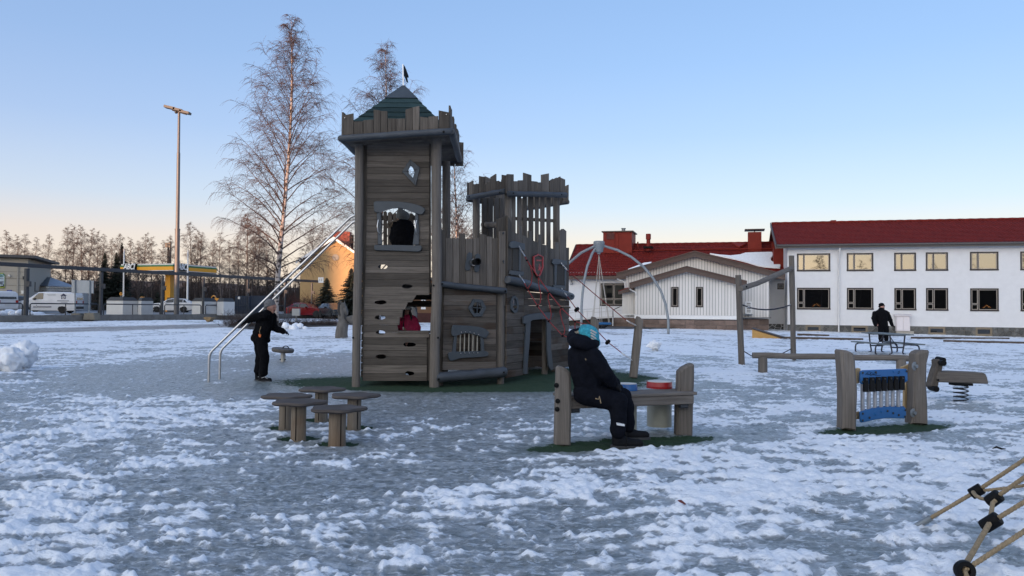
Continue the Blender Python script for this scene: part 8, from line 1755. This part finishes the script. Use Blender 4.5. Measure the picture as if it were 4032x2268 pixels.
def where(x): return spots_words[int(np.searchsorted([40, 75, 125, 175, 300, 345, 400, 520, 610, 690, 880], x))]
cnt = {}
for i, (x, yt) in enumerate(tl_):
    y = 112 + (i * 37) % 34; top = at(DD(x, yt), y); H = top.z - LOT + .6; k = i % 7; w_ = where(x); key = kinds[k] + ' ' + w_; cnt[key] = cnt.get(key, 0) + 1; lab = key + (', the one farther right' if cnt[key] > 1 else '')
    if k >= len(protos):
        t = birch_thing(100 + k * 7, (top.x, y, LOT - .2), 15.0, (.20, .27, .24, .17, .23, .25, .28)[k], (34, 8, 6), .0165, lab, 'bare birches beyond the car park', .2, twig=TWIGB, white=False); t.scale = (H / 15,) * 3; protos.append(t)
    else: dup(protos[k], (top.x, y, LOT - .2), i * 1.9, lab, (H / 15,) * 3)
# spruces
def spruce(loc, H, w_, label, seed, proto=None):
    t = thing('spruce_tree', label, 'tree', loc, 0, 'dark spruces'); r = random.Random(seed); MB().tube([Vector(loc) - Vector((0, 0, .3)), Vector(loc) + Vector((0, 0, H))], [H * .014, .01], 8).build('trunk', TWIGB, t); V, Fc = [], []
    n = int(70 * H)
    for i in range(n):
        f = (i / n) ** .8; z = H * (.04 + .95 * f); az = r.uniform(0, 2 * math.pi); L_ = w_ * (1 - f) ** .85 * r.uniform(.6, 1.12) + .08; d = Vector((math.cos(az), math.sin(az), -.28 + .25 * f)); s = Vector((-math.sin(az), math.cos(az), 0)); p = Vector((0, 0, z))
        for j in range(5):
            a = p + d * L_ * (j / 5.0); b = p + d * L_ * ((j + 1.15) / 5) + Vector((0, 0, r.uniform(-.10, .04))); wv = L_ * .16 * (1.1 - j / 6) + .05; n0 = len(V); V += [a + s * wv * .3, a - s * wv * .3, b - s * wv + Vector((0, 0, -wv * .5)), b + d * wv * .6, b + s * wv + Vector((0, 0, -wv * .5))]; Fc.append((n0, n0 + 1, n0 + 2, n0 + 3, n0 + 4))
    m = MB(); m.v = [Vector(loc) + v for v in V]; m.f = Fc; m.build('crown', NEEDLE, t, recalc=False); return t
for k, (cr, x, yt, y, w_, lab) in enumerate(((A3, 1362, 372, 112., 1.7, 'dark narrow spruce left of the canopy'), (A3, 1582, 242, 115., 2.1, 'tallest dark spruce at the left end of the canopy'), (A3, 1512, 370, 113., 1.9, 'dark spruce leaning against the tallest one'), (A4, 1932, 700, 81., 1.75, 'dark spruce in front of the yellow house'), (A4, 2252, 575, 80., 2.1, 'taller dark spruce beside the castle post, before the yellow house'), (A3, 2045, 880, 95., 1.0, 'small young spruce left of the lamp mast'), (A3, 1838, 900, 92., 1.1, 'small round spruce behind the orange box'), (A3, 1650, 870, 93., 1.2, 'small spruce left of the orange box'))):
    top = at(cr(x, yt), y); spruce((top.x, y, LOT - .3), top.z - LOT + .3, w_, lab, k)
# far wood: one mass of stems and twigs
def hillside():
    m = MB(); r = random.Random(3); nx, ny = 46, 9
    for j in range(ny):
        for i in range(nx):
            x = -230 + i * 5.2; y = 172 + j * 9; k = math.sin(min(1, j / 4) * math.pi / 2); m.v.append(Vector((x, y, LOT - .6 + k * (6.2 + 1.6 * math.sin(x * .05) + r.uniform(-.7, .7)))))
    for j in range(ny - 1):
        for i in range(nx - 1): a = j * nx + i; m.f.append((a, a + 1, a + nx + 1, a + nx))
    o = m.build('hillside', mat('wooded_hill_floor', (.035, .027, .024), .95, .3, .12, col2=(.10, .09, .088)), None, smooth=60, recalc=False); o['kind'] = 'structure'
hillside()
def far_wood():
    r = random.Random(5); S = []; _, _, _, s0 = birch(77, 10, .2, 16, 5, 4, .03, .8, .15); _, _, _, s1 = birch(78, 10, .24, 16, 5, 4, .03, .6, .1); base = [np.array(s0), np.array(s1)]; out = []
    for i in range(150):
        x = r.uniform(-150, -18); y = r.uniform(128, 175); 
        if x > -26: y = r.uniform(100, 120)
        h = r.uniform(.62, .98) if y > 120 else r.uniform(.55, .8); b = base[i % 2].copy(); a = r.uniform(0, 6.28); c, s = math.cos(a), math.sin(a)
        for o in (0, 3): X = b[:, o] * c - b[:, o + 1] * s; Y = b[:, o] * s + b[:, o + 1] * c; b[:, o] = X * h + x; b[:, o + 1] = Y * h + y; b[:, o + 2] = b[:, o + 2] * h + LOT - .3
        out.append(b); out.append(np.array([[x, y, LOT - .5, x, y, LOT + 9.5 * h, .11, .03]]))
    for i in range(9000):
        x = r.uniform(-160, -14); y = r.uniform(118, 170); h = r.uniform(1.2, 5.6); out.append(np.array([[x, y, LOT - .3, x + r.gauss(0, .5), y, LOT + h, r.uniform(.05, .16), .02]]))
    o = bpy.data.objects.new('far_wood', segs_mesh(np.concatenate(out), 'far_wood', DARKWOOD)); C.objects.link(o); o['kind'] = 'stuff'; o['label'] = 'brown bare wood and undergrowth far behind the filling station'
far_wood()
# bare bushes and hedge in the middle distance
def bush(loc, rx, h, n, seed, mat_=BRUSH, rt=.008):
    r = random.Random(seed); S = []
    for i in range(n):
        p = Vector((loc[0] + r.gauss(0, rx * .4), loc[1] + r.gauss(0, .4), loc[2] - .05)); d = Vector((r.gauss(0, .5), r.gauss(0, .5), 1)).normalized(); L_ = h * r.uniform(.5, 1.1)
        for k in range(4):
            q = p + d * L_ / 4; S.append((*p, *q, rt * (1 - k * .2), rt * (.8 - k * .2))); d = (d + Vector((r.gauss(0, .3), r.gauss(0, .3), r.gauss(0, .15)))).normalized(); p = q
            for _ in range(2): e = p + (d + Vector((r.gauss(0, .7), r.gauss(0, .7), r.gauss(0, .4)))).normalized() * L_ * .28; S.append((*p, *e, rt * .6, rt * .3))
    return S
for k, (x, y0, wx, h, lab) in enumerate(((760, 1330, .9, .9, 'bare brown bush left of the birch foot'), (960, 1340, 1.6, .75, 'low bare bush behind the walking child'), (1420, 1330, 1.7, .62, 'low bare hedge right of the birch foot'), (1700, 1325, 1.5, .55, 'low bare hedge below the red car'), (1960, 1320, 1.1, .62, 'bare bush left of the carved horse'))):
    q = gp(A4(x, y0)); S = bush((q.x, q.y, q.z), wx, h, 150, k); o = bpy.data.objects.new('bare_bush', segs_mesh(S, 'bare_bush', BRUSH)); C.objects.link(o); tag(o, lab, 'bush', 'bare bushes by the birch')
q = MB(); q.v = [gp(A4(*p), .03) for p in ((640, 1345), (1000, 1372), (1480, 1345), (2060, 1335), (2060, 1285), (1480, 1280), (700, 1300))]; q.f = [tuple(range(7))]; o = q.build('planting_bed', mat('dark_soil', (.035, .028, .022), .9, .35, 3, .5), None); o['kind'] = 'structure'
q = at(A4(1690, 1010), 83.); S = bush((q.x, 83., .1), 2.6, 2.3, 220, 41, rt=.02); o = bpy.data.objects.new('red_bush', segs_mesh(S, 'red_bush', mat('red_brown_twig', (.075, .022, .018), .8, .3, 3))); C.objects.link(o); tag(o, 'red brown bare bush behind the red car', 'bush')

# trees behind the photographer, seen as reflections in the upper windows
for i, (x, y, h, k) in enumerate(((4, -78, 15, 1), (12, -82, 13, 2), (17, -80, 16, 6), (27, -76, 12, 4), (33, -82, 15, 1), (44, -79, 17, 5), (52, -82, 13, 0), (-8, -80, 14, 3))):
    dup(protos[k], (x, y, -.2), i * 2.1, 'bare birch standing behind the photographer, ' + ('first', 'second', 'third', 'fourth', 'fifth', 'sixth', 'seventh', 'eighth')[i] + ' from the left hall end', (h / 15,) * 3, 'bare birches behind the photographer')
